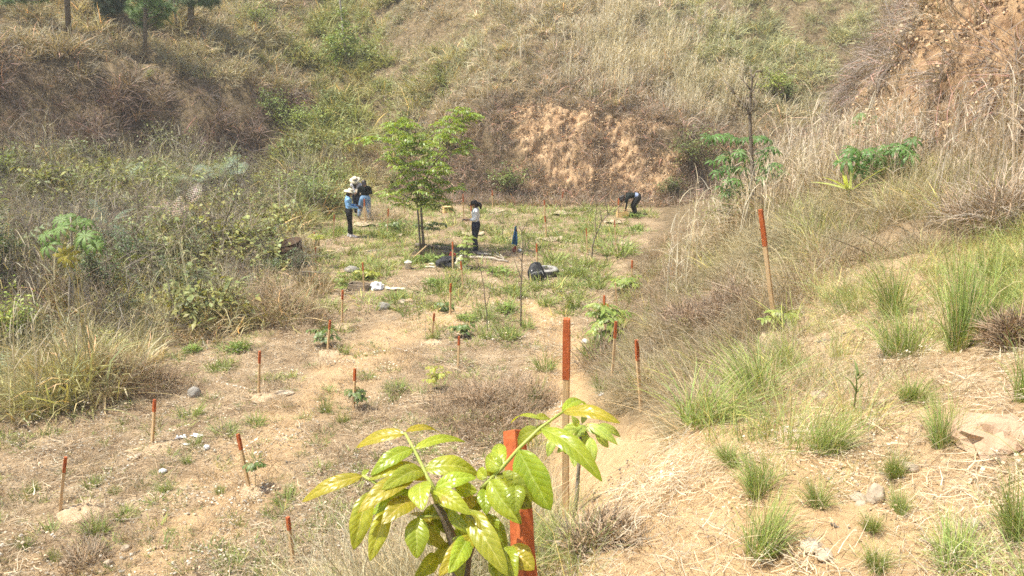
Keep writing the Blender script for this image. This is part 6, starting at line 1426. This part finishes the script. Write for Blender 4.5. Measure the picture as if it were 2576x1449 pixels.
T_ = [((1223, 850), 64, 34, 'tuft at the foot of the forked bare sapling', 'low'), ((1277, 850), 66, 34, 'tuft between the two bare saplings', 'low'), ((1325, 825), 56, 36, 'tuft right beside the tallest bare sapling', 'low'), ((1272, 786), 56, 46, 'bushy tuft behind the two bare saplings', 'leafy'), ((1216, 800), 80, 30, 'wide flat tuft left of the bushy one behind the bare saplings', 'low'),
 ((1272, 692), 66, 34, 'full tuft in the open left of the backpack', 'leafy'), ((1092, 716), 50, 34, 'broad leaved tuft right of the pale wood slab', 'leafy'), ((1443, 775), 50, 44, 'dense round tuft in the right half of the terrace', 'low'), ((1375, 768), 60, 30, 'low tuft left of the dense round one', 'low'), ((1438, 692), 100, 26, 'wide spreading tuft right of the tyre', 'low'),
 ((1175, 805), 44, 34, 'tuft above the purplish small sapling', 'leafy'), ((1090, 852), 40, 24, 'tuft at the foot of the leaning mid stake', 'low'), ((1556, 640), 130, 38, 'very wide tuft at the right edge below the crate', 'low'), ((1460, 668), 80, 34, 'tuft in front of the bent bare sapling', 'low'), ((1392, 660), 70, 30, 'tuft right behind the tyre', 'low'), ((1340, 730), 70, 24, 'flat tuft below the backpack', 'low'),
 ((1300, 745), 60, 24, 'flat tuft left of the tallest bare sapling top', 'low'), ((1500, 725), 60, 30, 'tuft between the dense round tuft and the slope', 'low'), ((1060, 660), 60, 36, 'shaded green tuft at the foot of the green tree', 'leafy'), ((1108, 660), 70, 40, 'feathery tuft between the tree and the black bag', 'leafy'), ((1100, 620), 36, 20, 'small tuft just behind the long dark log', 'leafy'), ((990, 572), 60, 34, 'dark tuft right of the stake left of the tree', 'leafy'),
 ((1590, 545), 60, 22, 'tuft to the right of the bending person', 'leafy'), ((1600, 580), 40, 30, 'round tuft on the terrace edge below the bending person', 'leafy'),
 ((600, 880), 64, 46, 'bright tuft at the upper edge of bare soil below the round dry bush', 'leafy'), ((555, 930), 56, 30, 'tuft left of the straight stake', 'low'), ((483, 885), 56, 34, 'yellow green tuft close to the pale broken stick', 'leafy'), ((477, 1048), 76, 34, 'wide tuft below the grey white stone', 'low'), ((565, 1092), 90, 30, 'wide tuft right of the paper scraps', 'low'), ((643, 1066), 60, 30, 'tuft in open soil below the straight stake', 'low'),
 ((470, 1165), 40, 26, 'bright small tuft below the paper scraps', 'low'), ((490, 1122), 36, 30, 'bright tuft between the paper scraps', 'low'), ((230, 1225), 50, 32, 'pale tuft right of the leftmost stake', 'low'), ((287, 1240), 34, 18, 'small bright tuft in the middle of the lower left soil', 'low'), ((237, 1338), 80, 36, 'large tuft below the pale gravel patch', 'low'), ((718, 1262), 90, 34, 'dense green tuft at the right of the leaning stake near the slope', 'low'),
 ((820, 1038), 34, 40, 'upright tuft left of the stake with the tiny sapling', 'low'), ((862, 1062), 36, 30, 'tuft below the stake with the tiny sapling', 'low'), ((415, 1236), 40, 30, 'pale sparse tuft right of the small bright one', 'low'), ((317, 1300), 60, 26, 'tuft right of the pale gravel patch', 'low'), ((553, 1240), 30, 22, 'small tuft left of the strongly leaning stake base', 'low'), ((60, 1375), 50, 28, 'tuft near the lower left corner', 'low'), ((83, 1240), 30, 40, 'tuft left of the leftmost stake', 'low'), ((140, 1408), 36, 24, 'tuft at the lower edge near the left corner', 'low'), ((430, 1340), 30, 16, 'flat tuft alone on the lower bare soil', 'low'),
 ((920, 950), 50, 20, 'flat tuft right of the stake with the tiny sapling', 'low'), ((1000, 980), 60, 26, 'flat tuft at the left of the weed mound', 'low'), ((868, 890), 40, 24, 'tuft right of the stake on the dug soil', 'low'), ((1350, 1000), 70, 60, 'tuft on the slope left of the trodden path', 'low'), ((1370, 930), 60, 50, 'tuft at the upper left side of the trodden path', 'low'), ((1490, 900), 80, 50, 'large patch of grass right of the path below the yellow green sapling', 'low'), ((1520, 985), 60, 50, 'tuft right of the path near the small white stone', 'low'), ((1500, 870), 50, 40, 'tuft left of the yellow green sapling stems', 'low'),
 ((1935, 1000), 200, 120, 'big rounded tuft of fine grass in the middle of the ledge', 'tall'), ((1765, 1075), 190, 130, 'big tuft of fine grass left of the rounded one', 'tall'), ((2265, 900), 140, 110, 'upright fresh green tuft on the open soil of the ledge', 'tall'), ((2400, 880), 170, 210, 'tallest swept tuft near the right edge of the ledge', 'tall'), ((2255, 790), 150, 130, 'tall loose tuft above the upright fresh one', 'tall'), ((2080, 1145), 150, 110, 'leaning green tuft in the centre of the ledge soil', 'tall'), ((2540, 770), 110, 90, 'tuft at the right edge above the dug roots', 'tall'), ((2360, 1125), 130, 130, 'tall thin tuft left of the large boulder', 'tall'), ((2500, 690), 100, 60, 'leafy low tuft beyond the tall swept one', 'low'),
 ((1925, 1400), 170, 130, 'large tuft at the right side of the trodden soil, lower ledge', 'tall'), ((2060, 1275), 90, 60, 'short tuft in the middle of the lower ledge', 'tall'), ((1900, 1250), 110, 90, 'tuft on the ledge right of the trodden soil', 'tall'), ((2245, 1190), 80, 60, 'sparse pale tuft on the open soil of the ledge', 'tall'), ((2420, 1430), 160, 90, 'wide tuft at the lower right edge', 'tall'), ((2560, 1350), 120, 170, 'tall tuft at the right edge below the boulder', 'tall'), ((1410, 1400), 120, 90, 'thin bladed tuft below the second sapling stem', 'tall'), ((2180, 1330), 60, 40, 'small tuft right of the upright pale stone', 'tall'), ((2270, 1290), 70, 50, 'tuft behind the upright pale stone', 'tall'), ((2210, 1430), 110, 60, 'flat tuft at the bottom edge of the ledge', 'tall'), ((1840, 1170), 110, 60, 'low spreading tuft below the big rounded one', 'tall'), ((2560, 1010), 130, 140, 'tuft overhanging the large boulder', 'tall'), ((1990, 930), 90, 70, 'tuft behind the big rounded one', 'tall'), ((2300, 1010), 120, 60, 'dark low tuft between the broad leaved weed and the boulder', 'tall')]
for px, w_, h_, lab, kd in T_:
    gtuft(px, w_, h_, 'green ' + lab if not lab.startswith(('green', 'bright', 'pale', 'dark', 'yellow', 'dense green', 'upright fresh', 'leaning green', 'shaded green')) else lab, kd)
def weed():
    g = ground(2148, 1030); R = random.Random(8); mb = MB(); sc = (g.y / ray(2148, 1030).y) / FPX
    mb.tube([(0, 0, -.02), (0, 0, 60 * sc), (-.01, 0, 110 * sc)], [.005, .004, .002], 5, (.16, .19, .06))
    for az, z, L in ((.4, 40, .11), (2.8, 50, .10), (1.6, 90, .09), (3.9, 70, .11), (5.4, 80, .08), (.2, 95, .10)): add_blade(mb, R, (0, 0, z * sc), az, .5, .8, L, .016, 5, (.17, .22, .07))
    o = mb.obj('broadleaf_weed', M_TUFT, loc=g); tag(o, 'single upright weed with broad dark blades on the ledge', 'weed')
weed()
# ================================================================== PEOPLE
M_SKIN = noisy('skin', (.34, .19, .12), (.42, .25, .165), 14, .5, .35)
M_SKIND = noisy('tanned_skin', (.24, .125, .075), (.32, .18, .11), 14, .5, .35)
M_HAIR = noisy('black_hair', (.010, .008, .006), (.03, .022, .017), 30, .45, .4, .4, 80, stretch=(1, 1, .2))
M_BROWNH = noisy('dark_brown_hair', (.03, .018, .010), (.07, .042, .025), 30, .5, .35, .4, 80, stretch=(1, 1, .2))
M_SHIRTW = noisy('white_cotton', (.76, .76, .76), (.84, .84, .84), 9, .85, .1, .2, 14)
M_SHIRTG = noisy('pale_grey_cotton', (.56, .54, .55), (.68, .66, .67), 9, .85, .1, .6, 14)
M_SHIRTB = noisy('light_blue_jersey', (.20, .40, .66), (.30, .52, .78), 8, .75, .15, .6, 14)
M_SHIRTK = noisy('black_jersey', (.008, .011, .009), (.022, .026, .023), 8, .85, .1, .6, 14)
M_LEGG = noisy('black_leggings', (.010, .010, .010), (.025, .025, .024), 8, .7, .2, .3, 14)
M_NAVY = noisy('navy_denim', (.018, .022, .034), (.045, .052, .072), 10, .85, .1, .5, 16)
M_JEANS = noisy('blue_denim', (.10, .19, .31), (.23, .35, .49), 7, .85, .1, .5, 16)
M_STRAWHAT = noisy('straw_hat', (.58, .50, .34), (.74, .66, .48), 40, .85, .1, .3, 90)
M_BAND = noisy('hat_band', (.02, .017, .014), (.04, .034, .03), 20, .8, .1)
M_SHOEW = noisy('white_shoe', (.66, .64, .62), (.80, .78, .76), 12, .6, .3)
M_SHOEK = noisy('black_boot', (.012, .011, .010), (.035, .032, .03), 12, .55, .3)
M_PATT = noisy('blue_white_print', (.10, .17, .38), (.55, .60, .70), 55, .8, .1, detail=1)
M_EYE = noisy('eye', (.02, .015, .01), (.04, .03, .02), 10, .2, .5)
M_LIP = noisy('lips', (.30, .09, .07), (.38, .13, .10), 10, .5, .3)

def skin_mesh(name, chains, mat, vox=.010, smooth_it=3):
    """chains: [(list of points, list of radii)]; the swollen chains are fused into one closed surface"""
    mb = MB()
    for pts, rs in chains:
        pts = [Vector(p) for p in pts]; rs = [r if isinstance(r, tuple) else (r, r) for r in rs]
        P_ = []; R_ = []; n = len(pts)
        for i in range(n - 1):
            p0, p1, p2, p3 = pts[max(i - 1, 0)], pts[i], pts[i + 1], pts[min(i + 2, n - 1)]
            for j in range(3):
                t = j / 3; q = .5 * (2 * p1 + (p2 - p0) * t + (2 * p0 - 5 * p1 + 4 * p2 - p3) * t * t + (3 * p1 - p0 - 3 * p2 + p3) * t ** 3)
                P_.append(q); R_.append(tuple(rs[i][k] + (rs[i + 1][k] - rs[i][k]) * t for k in (0, 1)))
        P_.append(pts[-1]); R_.append(rs[-1])
        # rounded ends
        d0 = (P_[0] - P_[1]).normalized(); d1 = (P_[-1] - P_[-2]).normalized(); e0 = min(R_[0]); e1 = min(R_[-1])
        P_ = [P_[0] + d0 * e0 * .97, P_[0] + d0 * e0 * .7] + P_ + [P_[-1] + d1 * e1 * .7, P_[-1] + d1 * e1 * .97]
        R_ = [tuple(x * .25 for x in R_[0]), tuple(x * .72 for x in R_[0])] + R_ + [tuple(x * .72 for x in R_[-1]), tuple(x * .25 for x in R_[-1])]
        m = 14; vs = []; fs = []; k = len(P_)
        for i, p in enumerate(P_):
            t = (P_[min(i + 1, k - 1)] - P_[max(i - 1, 0)]).normalized(); a = Vector((1, 0, 0)) - t * t.x
            if a.length < .25: a = Vector((0, 1, 0)) - t * t.y
            a.normalize(); b_ = t.cross(a)
            for j in range(m):
                w = 2 * math.pi * j / m; vs.append(p + a * math.cos(w) * R_[i][0] + b_ * math.sin(w) * R_[i][1])
        for i in range(k - 1):
            for j in range(m): fs.append((i * m + j, i * m + (j + 1) % m, (i + 1) * m + (j + 1) % m, (i + 1) * m + j))
        fs.append(tuple(range(m - 1, -1, -1))); fs.append(tuple(range((k - 1) * m, k * m))); mb.add(vs, fs)
    o = mb.obj(name, mat); me = o.data
    rm = o.modifiers.new('remesh', 'REMESH'); rm.mode = 'VOXEL'; rm.voxel_size = vox; rm.use_smooth_shade = True
    sm = o.modifiers.new('smooth', 'SMOOTH'); sm.factor = .5; sm.iterations = smooth_it
    dg = bpy.context.evaluated_depsgraph_get(); me2 = bpy.data.meshes.new_from_object(o.evaluated_get(dg))
    o.modifiers.clear(); o.data = me2; me2.materials.clear(); me2.materials.append(mat); bpy.data.meshes.remove(me)
    for p in me2.polygons: p.use_smooth = True
    return o
V3 = Vector
def hand_chains(wr, d, palm_up, side):
    """palm and five unequal, curled fingers; the thumb leaves the side of the palm"""
    d = V3(d).normalized(); n = V3(palm_up); n = (n - d * n.dot(d)).normalized(); s = d.cross(n) * side
    pc = V3(wr) + d * .045; pe = V3(wr) + d * .085
    ch = [([tuple(wr), tuple(pc), tuple(pe)], [.024, (.020, .034), (.015, .036)])]
    for k, (o_, L) in enumerate(((-.028, .060), (-.010, .072), (.009, .068), (.026, .052))):
        b_ = pe + s * o_; m_ = b_ + d * L * .5 + n * .006; t = m_ + (d * .75 + n * .6).normalized() * L * .5
        ch.append(([tuple(pe), tuple(b_ + d * .01), tuple(m_), tuple(t)], [.014, .0095, .0088, .0075]))
    tb = V3(wr) + d * .03 - s * .03; t1 = tb + (d * .6 - s * .7 + n * .3).normalized() * .035; t2 = t1 + (d * .9 + n * .4).normalized() * .028
    ch.append(([tuple(pc), tuple(tb), tuple(t1), tuple(t2)], [.02, .013, .0105, .009]))
    return ch
def person(label, loc, rz, J, shirt, sleeve, trousers, shoes, skinm, group='people working on the terrace', hat=None, hair=None, cap=False, extra=None, waist_z=None, slim=1.0, short_sleeve=False):
    """J: joints in the person's own frame (x right, y forward). One continuous body; clothes and hair are its children"""
    S_ = slim
    pel, wai, chs, nk, hd = (V3(J[k]) for k in ('pelvis', 'waist', 'chest', 'neck', 'head'))
    hv = (hd - nk).normalized(); face = V3(J.get('face', (0, 1, -.1))); face = (face - hv * face.dot(hv)).normalized(); sx = face.cross(hv)
    jaw = hd - hv * .045 + face * .018; crown = hd + hv * .075 - face * .008
    body = [([tuple(pel), tuple(wai), tuple(chs), tuple(nk), tuple(nk.lerp(hd, .45)), tuple(hd), tuple(crown)], [(.135 * S_, .10), (.115 * S_, .085), (.135 * S_, .10), (.056, .056), (.052, .055), (.076, .088), (.055, .065)]),
            ([tuple(hd), tuple(jaw + face * .035)], [(.076, .088), .034]), ([tuple(hd), tuple(hd + face * .085 - hv * .005), tuple(hd + face * .108 - hv * .018)], [(.076, .088), .018, .009]),
            ([tuple(hd), tuple(hd + sx * .072), tuple(hd + sx * .088)], [(.076, .088), .018, .012]), ([tuple(hd), tuple(hd - sx * .072), tuple(hd - sx * .088)], [(.076, .088), .018, .012])]
    cl_s = [([tuple(pel.lerp(wai, .15)), tuple(wai), tuple(chs), tuple(nk.lerp(chs, .35))], [(.148 * S_, .118), (.135 * S_, .10), (.156 * S_, .118), (.085, .07)])]
    cl_t = [([tuple(wai), tuple(pel)], [(.128 * S_, .098), (.158 * S_, .122)])]
    for sd, c in (('L', -1), ('R', 1)):
        sh, el, wr = (V3(J[k + sd]) for k in ('sh', 'el', 'wr')); hp, kn, an = (V3(J[k + sd]) for k in ('hip', 'kn', 'an'))
        body.append(([tuple(chs), tuple(sh), tuple(sh.lerp(el, .5)), tuple(el), tuple(el.lerp(wr, .5)), tuple(wr)], [(.135 * S_, .10), .056, .047, .038, .035, .025]))
        body += hand_chains(wr, V3(J.get('hd' + sd, tuple(wr - el))), V3(J.get('pn' + sd, (0, 0, 1))), c)
        toe = an + V3(J.get('toe' + sd, (0, .13, -.055)))
        body.append(([tuple(pel), tuple(hp), tuple(hp.lerp(kn, .45)), tuple(kn), tuple(kn.lerp(an, .35)), tuple(an), tuple(toe)], [(.135 * S_, .10), .098 * S_, .086 * S_, .058, .057, .038, .03]))
        k_ = sleeve; top = [sh, sh.lerp(el, .5), el, el.lerp(wr, .5), wr.lerp(el, .04)]; m_ = {'long': 5, 'three': 4, 'short': 2}[k_]
        cl_s.append(([tuple(chs)] + [tuple(q) for q in top[:m_]], [(.156 * S_, .118), .070, .060, .053, .047, .040][:m_ + 1]))
        cl_t.append(([tuple(pel), tuple(hp), tuple(hp.lerp(kn, .45)), tuple(kn), tuple(kn.lerp(an, .35)), tuple(an + (kn - an) * .07)], [(.158 * S_, .122), .115 * S_, .100 * S_, .070 * (J.get('loose', 1)), .068 * (J.get('loose', 1)), .050 * (J.get('loose', 1))]))
    o = skin_mesh('person', body, skinm, .0085, 2); o.location = loc; o.rotation_euler = (0, 0, rz); tag(o, label, 'person', group)
    def child(c_): c_.parent = o; return c_
    child(skin_mesh('shirt', cl_s, shirt, .012, 3)); child(skin_mesh('trousers', cl_t, trousers, .012, 3))
    for sd in 'LR':
        an = V3(J['an' + sd]); toe = V3(J.get('toe' + sd, (0, .13, -.055)))
        back = an + V3((0, 0, -.045)) - V3((toe.x, toe.y, 0)).normalized() * .035
        child(skin_mesh('shoe', [([tuple(an + V3((0, 0, .03))), tuple(an + V3((0, 0, -.03))), tuple(an + toe * .6 + V3((0, 0, -.02))), tuple(an + toe * 1.12)], [.052, .05, .046, .036]), ([tuple(an + V3((0, 0, -.03))), tuple(back)], [.05, .036])], shoes, .010, 2))
        mb = MB(); mb.lathe([(.0, -.012), (.010, -.006), (.012, 0), (.010, .006), (0, .012)], 10, tuple(hd + face * .080 + sx * (.031 if sd == 'R' else -.031) + hv * .012)); mb.obj('eye', M_EYE, o)
    mb = MB(); q = hd + face * .088 - hv * .052; mb.tube([q - sx * .022 - face * .006, q, q + sx * .022 - face * .006], [.004, .007, .004], 6); mb.obj('mouth', M_LIP, o)
    Rm = Matrix((sx, face, hv)).transposed()
    def headshell(name, mat, prof, lift=.0, grow=1.0, cut=None):
        mb = MB(); mb.lathe(prof, 26, tuple(hd + hv * lift), Rm @ Matrix.Diagonal((1.0, 1.14, 1.0)), wob=cut); return mb.obj(name, mat, o)
    if hair:
        mat, style = hair
        pr = [(.084, -.05), (.091, -.01), (.092, .03), (.082, .066), (.058, .094), (.025, .106), (0, .109)]
        def cut(p, w, i):
            f = math.sin(w)       # forward
            if f > .1 and i < 4: return V3((p.x * .84, p.y * .66, p.z + .06 * f))
            if f < .1 and i == 0: return V3((p.x, p.y, p.z - .05))
            return p
        headshell('hair', mat, pr, .004, 1, cut)
        bk = hd - face * .085
        if style == 'ponytail': child(skin_mesh('ponytail', [([tuple(bk + hv * .01), tuple(bk - face * .05 - hv * .03), tuple(bk - face * .06 - hv * .10), tuple(bk - face * .035 - hv * .17)], [.035, .052, .050, .025])], mat, .010, 2))
        if style == 'long': child(skin_mesh('long_hair', [([tuple(hd + hv * .02 + face * .01), tuple(hd + V3((0, 0, -.10)) + face * .05), tuple(hd + V3((0, 0, -.24)) + face * .04)], [.09, .075, .04])], mat, .010, 2))
        if style == 'side': child(skin_mesh('long_hair', [([tuple(bk + hv * .02), tuple(bk - hv * .10 + face * .02), tuple(hd - hv * .2 + sx * .05 + face * .06), tuple(hd - hv * .32 + sx * .04 + face * .10)], [.07, .07, .05, .025])], mat, .010, 2))
    if hat:
        mb = MB(); br = .20
        mb.lathe([(br, .030), (br + .004, .036), (.11, .052), (.098, .062), (.094, .11), (.075, .145), (.03, .152), (0, .150)], 34, tuple(hd), Rm, wob=lambda p, w, i: p + V3((0, 0, (.030 * math.sin(2 * w + .8) - .012) * (i < 2))))
        mb.lathe([(br, .030), (.10, .046), (.094, .05)], 34, tuple(hd), Rm, wob=lambda p, w, i: p + V3((0, 0, (.030 * math.sin(2 * w + .8) - .012) * (i < 1))))
        hh = mb.obj('hat', M_STRAWHAT, o); mb = MB(); mb.lathe([(.101, .060), (.100, .085)], 34, tuple(hd), Rm); mb.obj('hat_band', M_BAND, hh) if hat == 'band' else None
    if cap:
        mb = MB(); mb.lathe([(.096, .028), (.098, .06), (.088, .09), (.062, .115), (.02, .126), (0, .127)], 26, tuple(hd), Rm @ Matrix.Diagonal((1, 1.12, 1)))
        vs = []; fs = []
        for i in range(9):
            a = math.radians(25 + 130 * i / 8); vs += [hd + Rm @ V3((.094 * math.cos(a), .105 * math.sin(a), .034)), hd + Rm @ V3((.105 * math.cos(a), .105 * math.sin(a) + .10 * math.sin(a) ** 1.5, .022))]
        n = len(vs); vs += [v + hv * .006 for v in vs]
        for i in range(8): fs += [(2 * i, 2 * i + 1, 2 * i + 3, 2 * i + 2), (n + 2 * i + 2, n + 2 * i + 3, n + 2 * i + 1, n + 2 * i), (2 * i + 1, n + 2 * i + 1, n + 2 * i + 3, 2 * i + 3)]
        mb.add(vs, fs); mb.obj('cap', M_SHOEK, o)
    return o

def stand(h=1.6, lean=0.0):
    k = h / 1.65
    J = dict(pelvis=(0, 0, .93), waist=(0, .005, 1.06), chest=(0, .0, 1.27), neck=(0, -.01 + lean * .5, 1.43), head=(0, .02 + lean, 1.54),
             shL=(-.17, -.01, 1.37), shR=(.17, -.01, 1.37), elL=(-.20, -.03, 1.10), elR=(.20, -.03, 1.10), wrL=(-.16, .20, 1.06), wrR=(.16, .20, 1.06),
             hipL=(-.085, 0, .87), hipR=(.085, 0, .87), knL=(-.085, .02, .48), knR=(.085, .02, .48), anL=(-.08, -.02, .085), anR=(.08, -.02, .085))
    return J, k
def scaled(J, k): return {a: (tuple(x * k for x in v) if isinstance(v, tuple) and a[:3] not in ('fac', 'toe') and a[:2] not in ('pn', 'hd') or a == 'head' else v) for a, v in J.items()}

# woman in white, side on, looking left, working something in her hands
g = ground(1198, 637); top = above(1197, 503, g); k = (top.z - g.z) / 1.67
J, _ = stand(); J.update(wrL=(-.07, .24, 1.06), wrR=(.06, .23, 1.04), elL=(-.19, .0, 1.10), elR=(.19, -.05, 1.10), head=(0, .03, 1.53), anR=(.07, .05, .085), knR=(.085, .05, .48))
J['hdL'] = (.3, 1, -.1); J['hdR'] = (-.3, 1, 0); J['chest'] = (0, .015, 1.27)
person('person in a white blouse, dark trousers and black cap standing by the logs', g, math.radians(86), scaled(J, k), M_SHIRTW, 'three', M_NAVY, M_SHOEK, M_SKIN, hair=(M_HAIR, 'ponytail'), cap=True, slim=1.12)
Wp = g.copy(); Wk = k
mb = MB(); mb.box((0, 0, 0), (.10, .05, .03), Matrix.Rotation(.3, 3, 'X')); mb.tube([(-.03, 0, .01), (-.06, -.01, -.05), (-.05, 0, -.08)], [.012, .012, .006], 6)
o = mb.obj('pruning_tool', M_STEEL, loc=g + Matrix.Rotation(math.radians(86), 3, 'Z') @ V3((0, .36, 1.055)) * k); tag(o, 'small dark tool held in both hands by the person in white', 'tool')
# woman in light blue, looking right, writing on a pad
g = ground(881, 597); top = above(882, 473, g); k = (top.z - g.z) / 1.70
J, _ = stand(); J.update(head=(0, .06, 1.53), neck=(0, .015, 1.43), face=(0, 1, -.45), elL=(-.20, .02, 1.10), elR=(.19, .02, 1.09), wrL=(-.05, .26, 1.08), wrR=(.07, .31, 1.02), anL=(-.09, -.03, .085), anR=(.08, .05, .085))
person('person in a light blue top, black leggings and straw hat holding a pad', g, math.radians(-78), scaled(J, k), M_SHIRTB, 'long', M_LEGG, M_SHOEW, M_SKIND, hat='plain', hair=(M_BROWNH, 'short'), slim=.96)
mb = MB(); mb.box((0, 0, 0), (.20, .15, .014), Matrix.Rotation(-.15, 3, 'X')); o = mb.obj('notepad', noisy('dark_cover', (.06, .07, .10), (.12, .13, .17), 8, .6), loc=g + Matrix.Rotation(math.radians(-78), 3, 'Z') @ V3((.02, .40, 1.055)) * k, smooth=False); o.rotation_euler = (0, 0, math.radians(-78)); tag(o, 'dark pad held out by the person in light blue', 'notepad')
# man in black seen from behind, striding to the left
g = ground(921, 553); top = above(917, 456, g); k = (top.z - g.z) / 1.62
J, _ = stand(); J.update(head=(-.02, .05, 1.53), face=(-.5, 1, -.3), shL=(-.19, 0, 1.38), shR=(.19, 0, 1.36), elL=(-.27, .05, 1.12), elR=(.25, .04, 1.12), wrL=(-.22, .27, 1.05), wrR=(.08, .27, 1.08),
    hipL=(-.09, 0, .88), hipR=(.09, 0, .87), knL=(-.21, .10, .50), anL=(-.28, .04, .17), knR=(.12, .03, .47), anR=(.14, -.05, .085), loose=1.25)
person('person seen from behind in a black shirt and blue jeans, stepping sideways', g, math.radians(14), scaled(J, k), M_SHIRTK, 'long', M_JEANS, M_SHOEK, M_SKIN, hair=(M_HAIR, 'short'), slim=1.08)
mb = MB(); mb.box((0, 0, 0), (.24, .32, .012), Matrix.Rotation(.5, 3, 'X')); o = mb.obj('clipboard', M_CARD, loc=g + Matrix.Rotation(math.radians(14), 3, 'Z') @ V3((-.20, .44, 1.12)) * k, smooth=False); o.rotation_euler = (0, 0, math.radians(30)); tag(o, 'brown clipboard held by the person in the black shirt', 'clipboard')
# woman in a pale shirt and straw hat behind him, facing the viewer and looking down
g0 = ground(915, 548); g = V3((0, g0.y + .55, 0)); r_ = ray(900, 548); g.x = r_.x * g.y / r_.y; g.z = hz(g.x, g.y); top = above(896, 443, g); k = (top.z - g.z) / 1.70
J, _ = stand(); J.update(head=(0, .08, 1.52), neck=(0, .02, 1.43), face=(.25, 1, -.75), wrL=(-.10, .24, 1.02), wrR=(.12, .24, 1.0), elL=(-.23, 0, 1.12), elR=(.22, 0, 1.12))
person('person in pale shirt and wide straw hat, half hidden behind the person in jeans', g, math.radians(172), scaled(J, k), M_SHIRTG, 'short', M_NAVY, M_SHOEK, M_SKIND, hat='band', hair=(M_HAIR, 'long'), slim=.98)
# person bending over the crate
g = ground(1597, 543); k = .90
J = dict(pelvis=(0, -.10, .80), waist=(0, .06, .86), chest=(0, .30, .84), neck=(0, .44, .76), head=(0, .54, .68), face=(0, .35, -1), shL=(-.17, .36, .76), shR=(.17, .36, .76),
         elL=(-.16, .42, .50), elR=(.17, .36, .50), wrL=(-.10, .42, .27), wrR=(.12, .38, .27), hipL=(-.09, -.10, .76), hipR=(.09, -.10, .76), knL=(-.10, .06, .44), knR=(.12, .10, .44), anL=(-.10, -.06, .085), anR=(.12, .02, .085), hdL=(0, .1, -1), hdR=(0, .1, -1), pnL=(1, 0, 0), pnR=(-1, 0, 0))
o = person('person all in black bending far down with both arms in the yellow crate', g, math.radians(88), scaled(J, k), M_SHIRTK, 'long', M_LEGG, M_SHOEK, M_SKIN, hair=(M_HAIR, 'side'), slim=1.0)
mb = MB(); vs = []; n = 18
for y, z, rx, rz2 in ((-.10, .815, .168, .128), (-.03, .84, .165, .125), (.05, .862, .155, .118)):
    for j in range(n):
        a = 2 * math.pi * j / n; vs.append((rx * math.cos(a) * k, (y - .25 * rz2 * math.sin(a)) * k, (z + rz2 * math.sin(a)) * k))
mb.add(vs, [(i * n + j, i * n + (j + 1) % n, (i + 1) * n + (j + 1) % n, (i + 1) * n + j) for i in range(2) for j in range(n)]); mb.obj('waist_band', M_PATT, o)

# ------------------------------------------------------------------ haze volume added to soften contrast like veiling lens glare
def haze():
    top = max(float(V[:, 2].max()), max((o.matrix_world.translation.z + max(v.co.z for v in o.data.vertices) for o in bpy.data.objects if o.type == 'MESH' and len(o.data.vertices) and o.parent is not None and o.parent.name.startswith('pine')), default=0) + 16)
    mb = MB(); x0, x1, y0, y1, z0, z1 = -172, 172, -172, 172, float(V[:, 2].min()) - 1.0, top + 1
    vs = [(x, y, z) for z in (z0, z1) for x, y in ((x0, y0), (x1, y0), (x1, y1), (x0, y1))]
    mb.add(vs, [(3, 2, 1, 0), (4, 5, 6, 7), (0, 1, 5, 4), (1, 2, 6, 5), (2, 3, 7, 6), (3, 0, 4, 7)])
    m = bpy.data.materials.new('haze'); m.use_nodes = True; nt = m.node_tree
    for n in list(nt.nodes): nt.nodes.remove(n)
    o_ = nt.nodes.new('ShaderNodeOutputMaterial'); v = nt.nodes.new('ShaderNodeVolumePrincipled'); v.inputs['Density'].default_value = 0.0011; v.inputs['Color'].default_value = (1, .97, .90, 1)
    nt.links.new(v.outputs[0], o_.inputs['Volume'])
    o = mb.obj('haze', m, smooth=False); o['kind'] = 'stuff'; tag(o, 'thin haze volume added to lift dark tones like lens glare', 'haze')
haze()
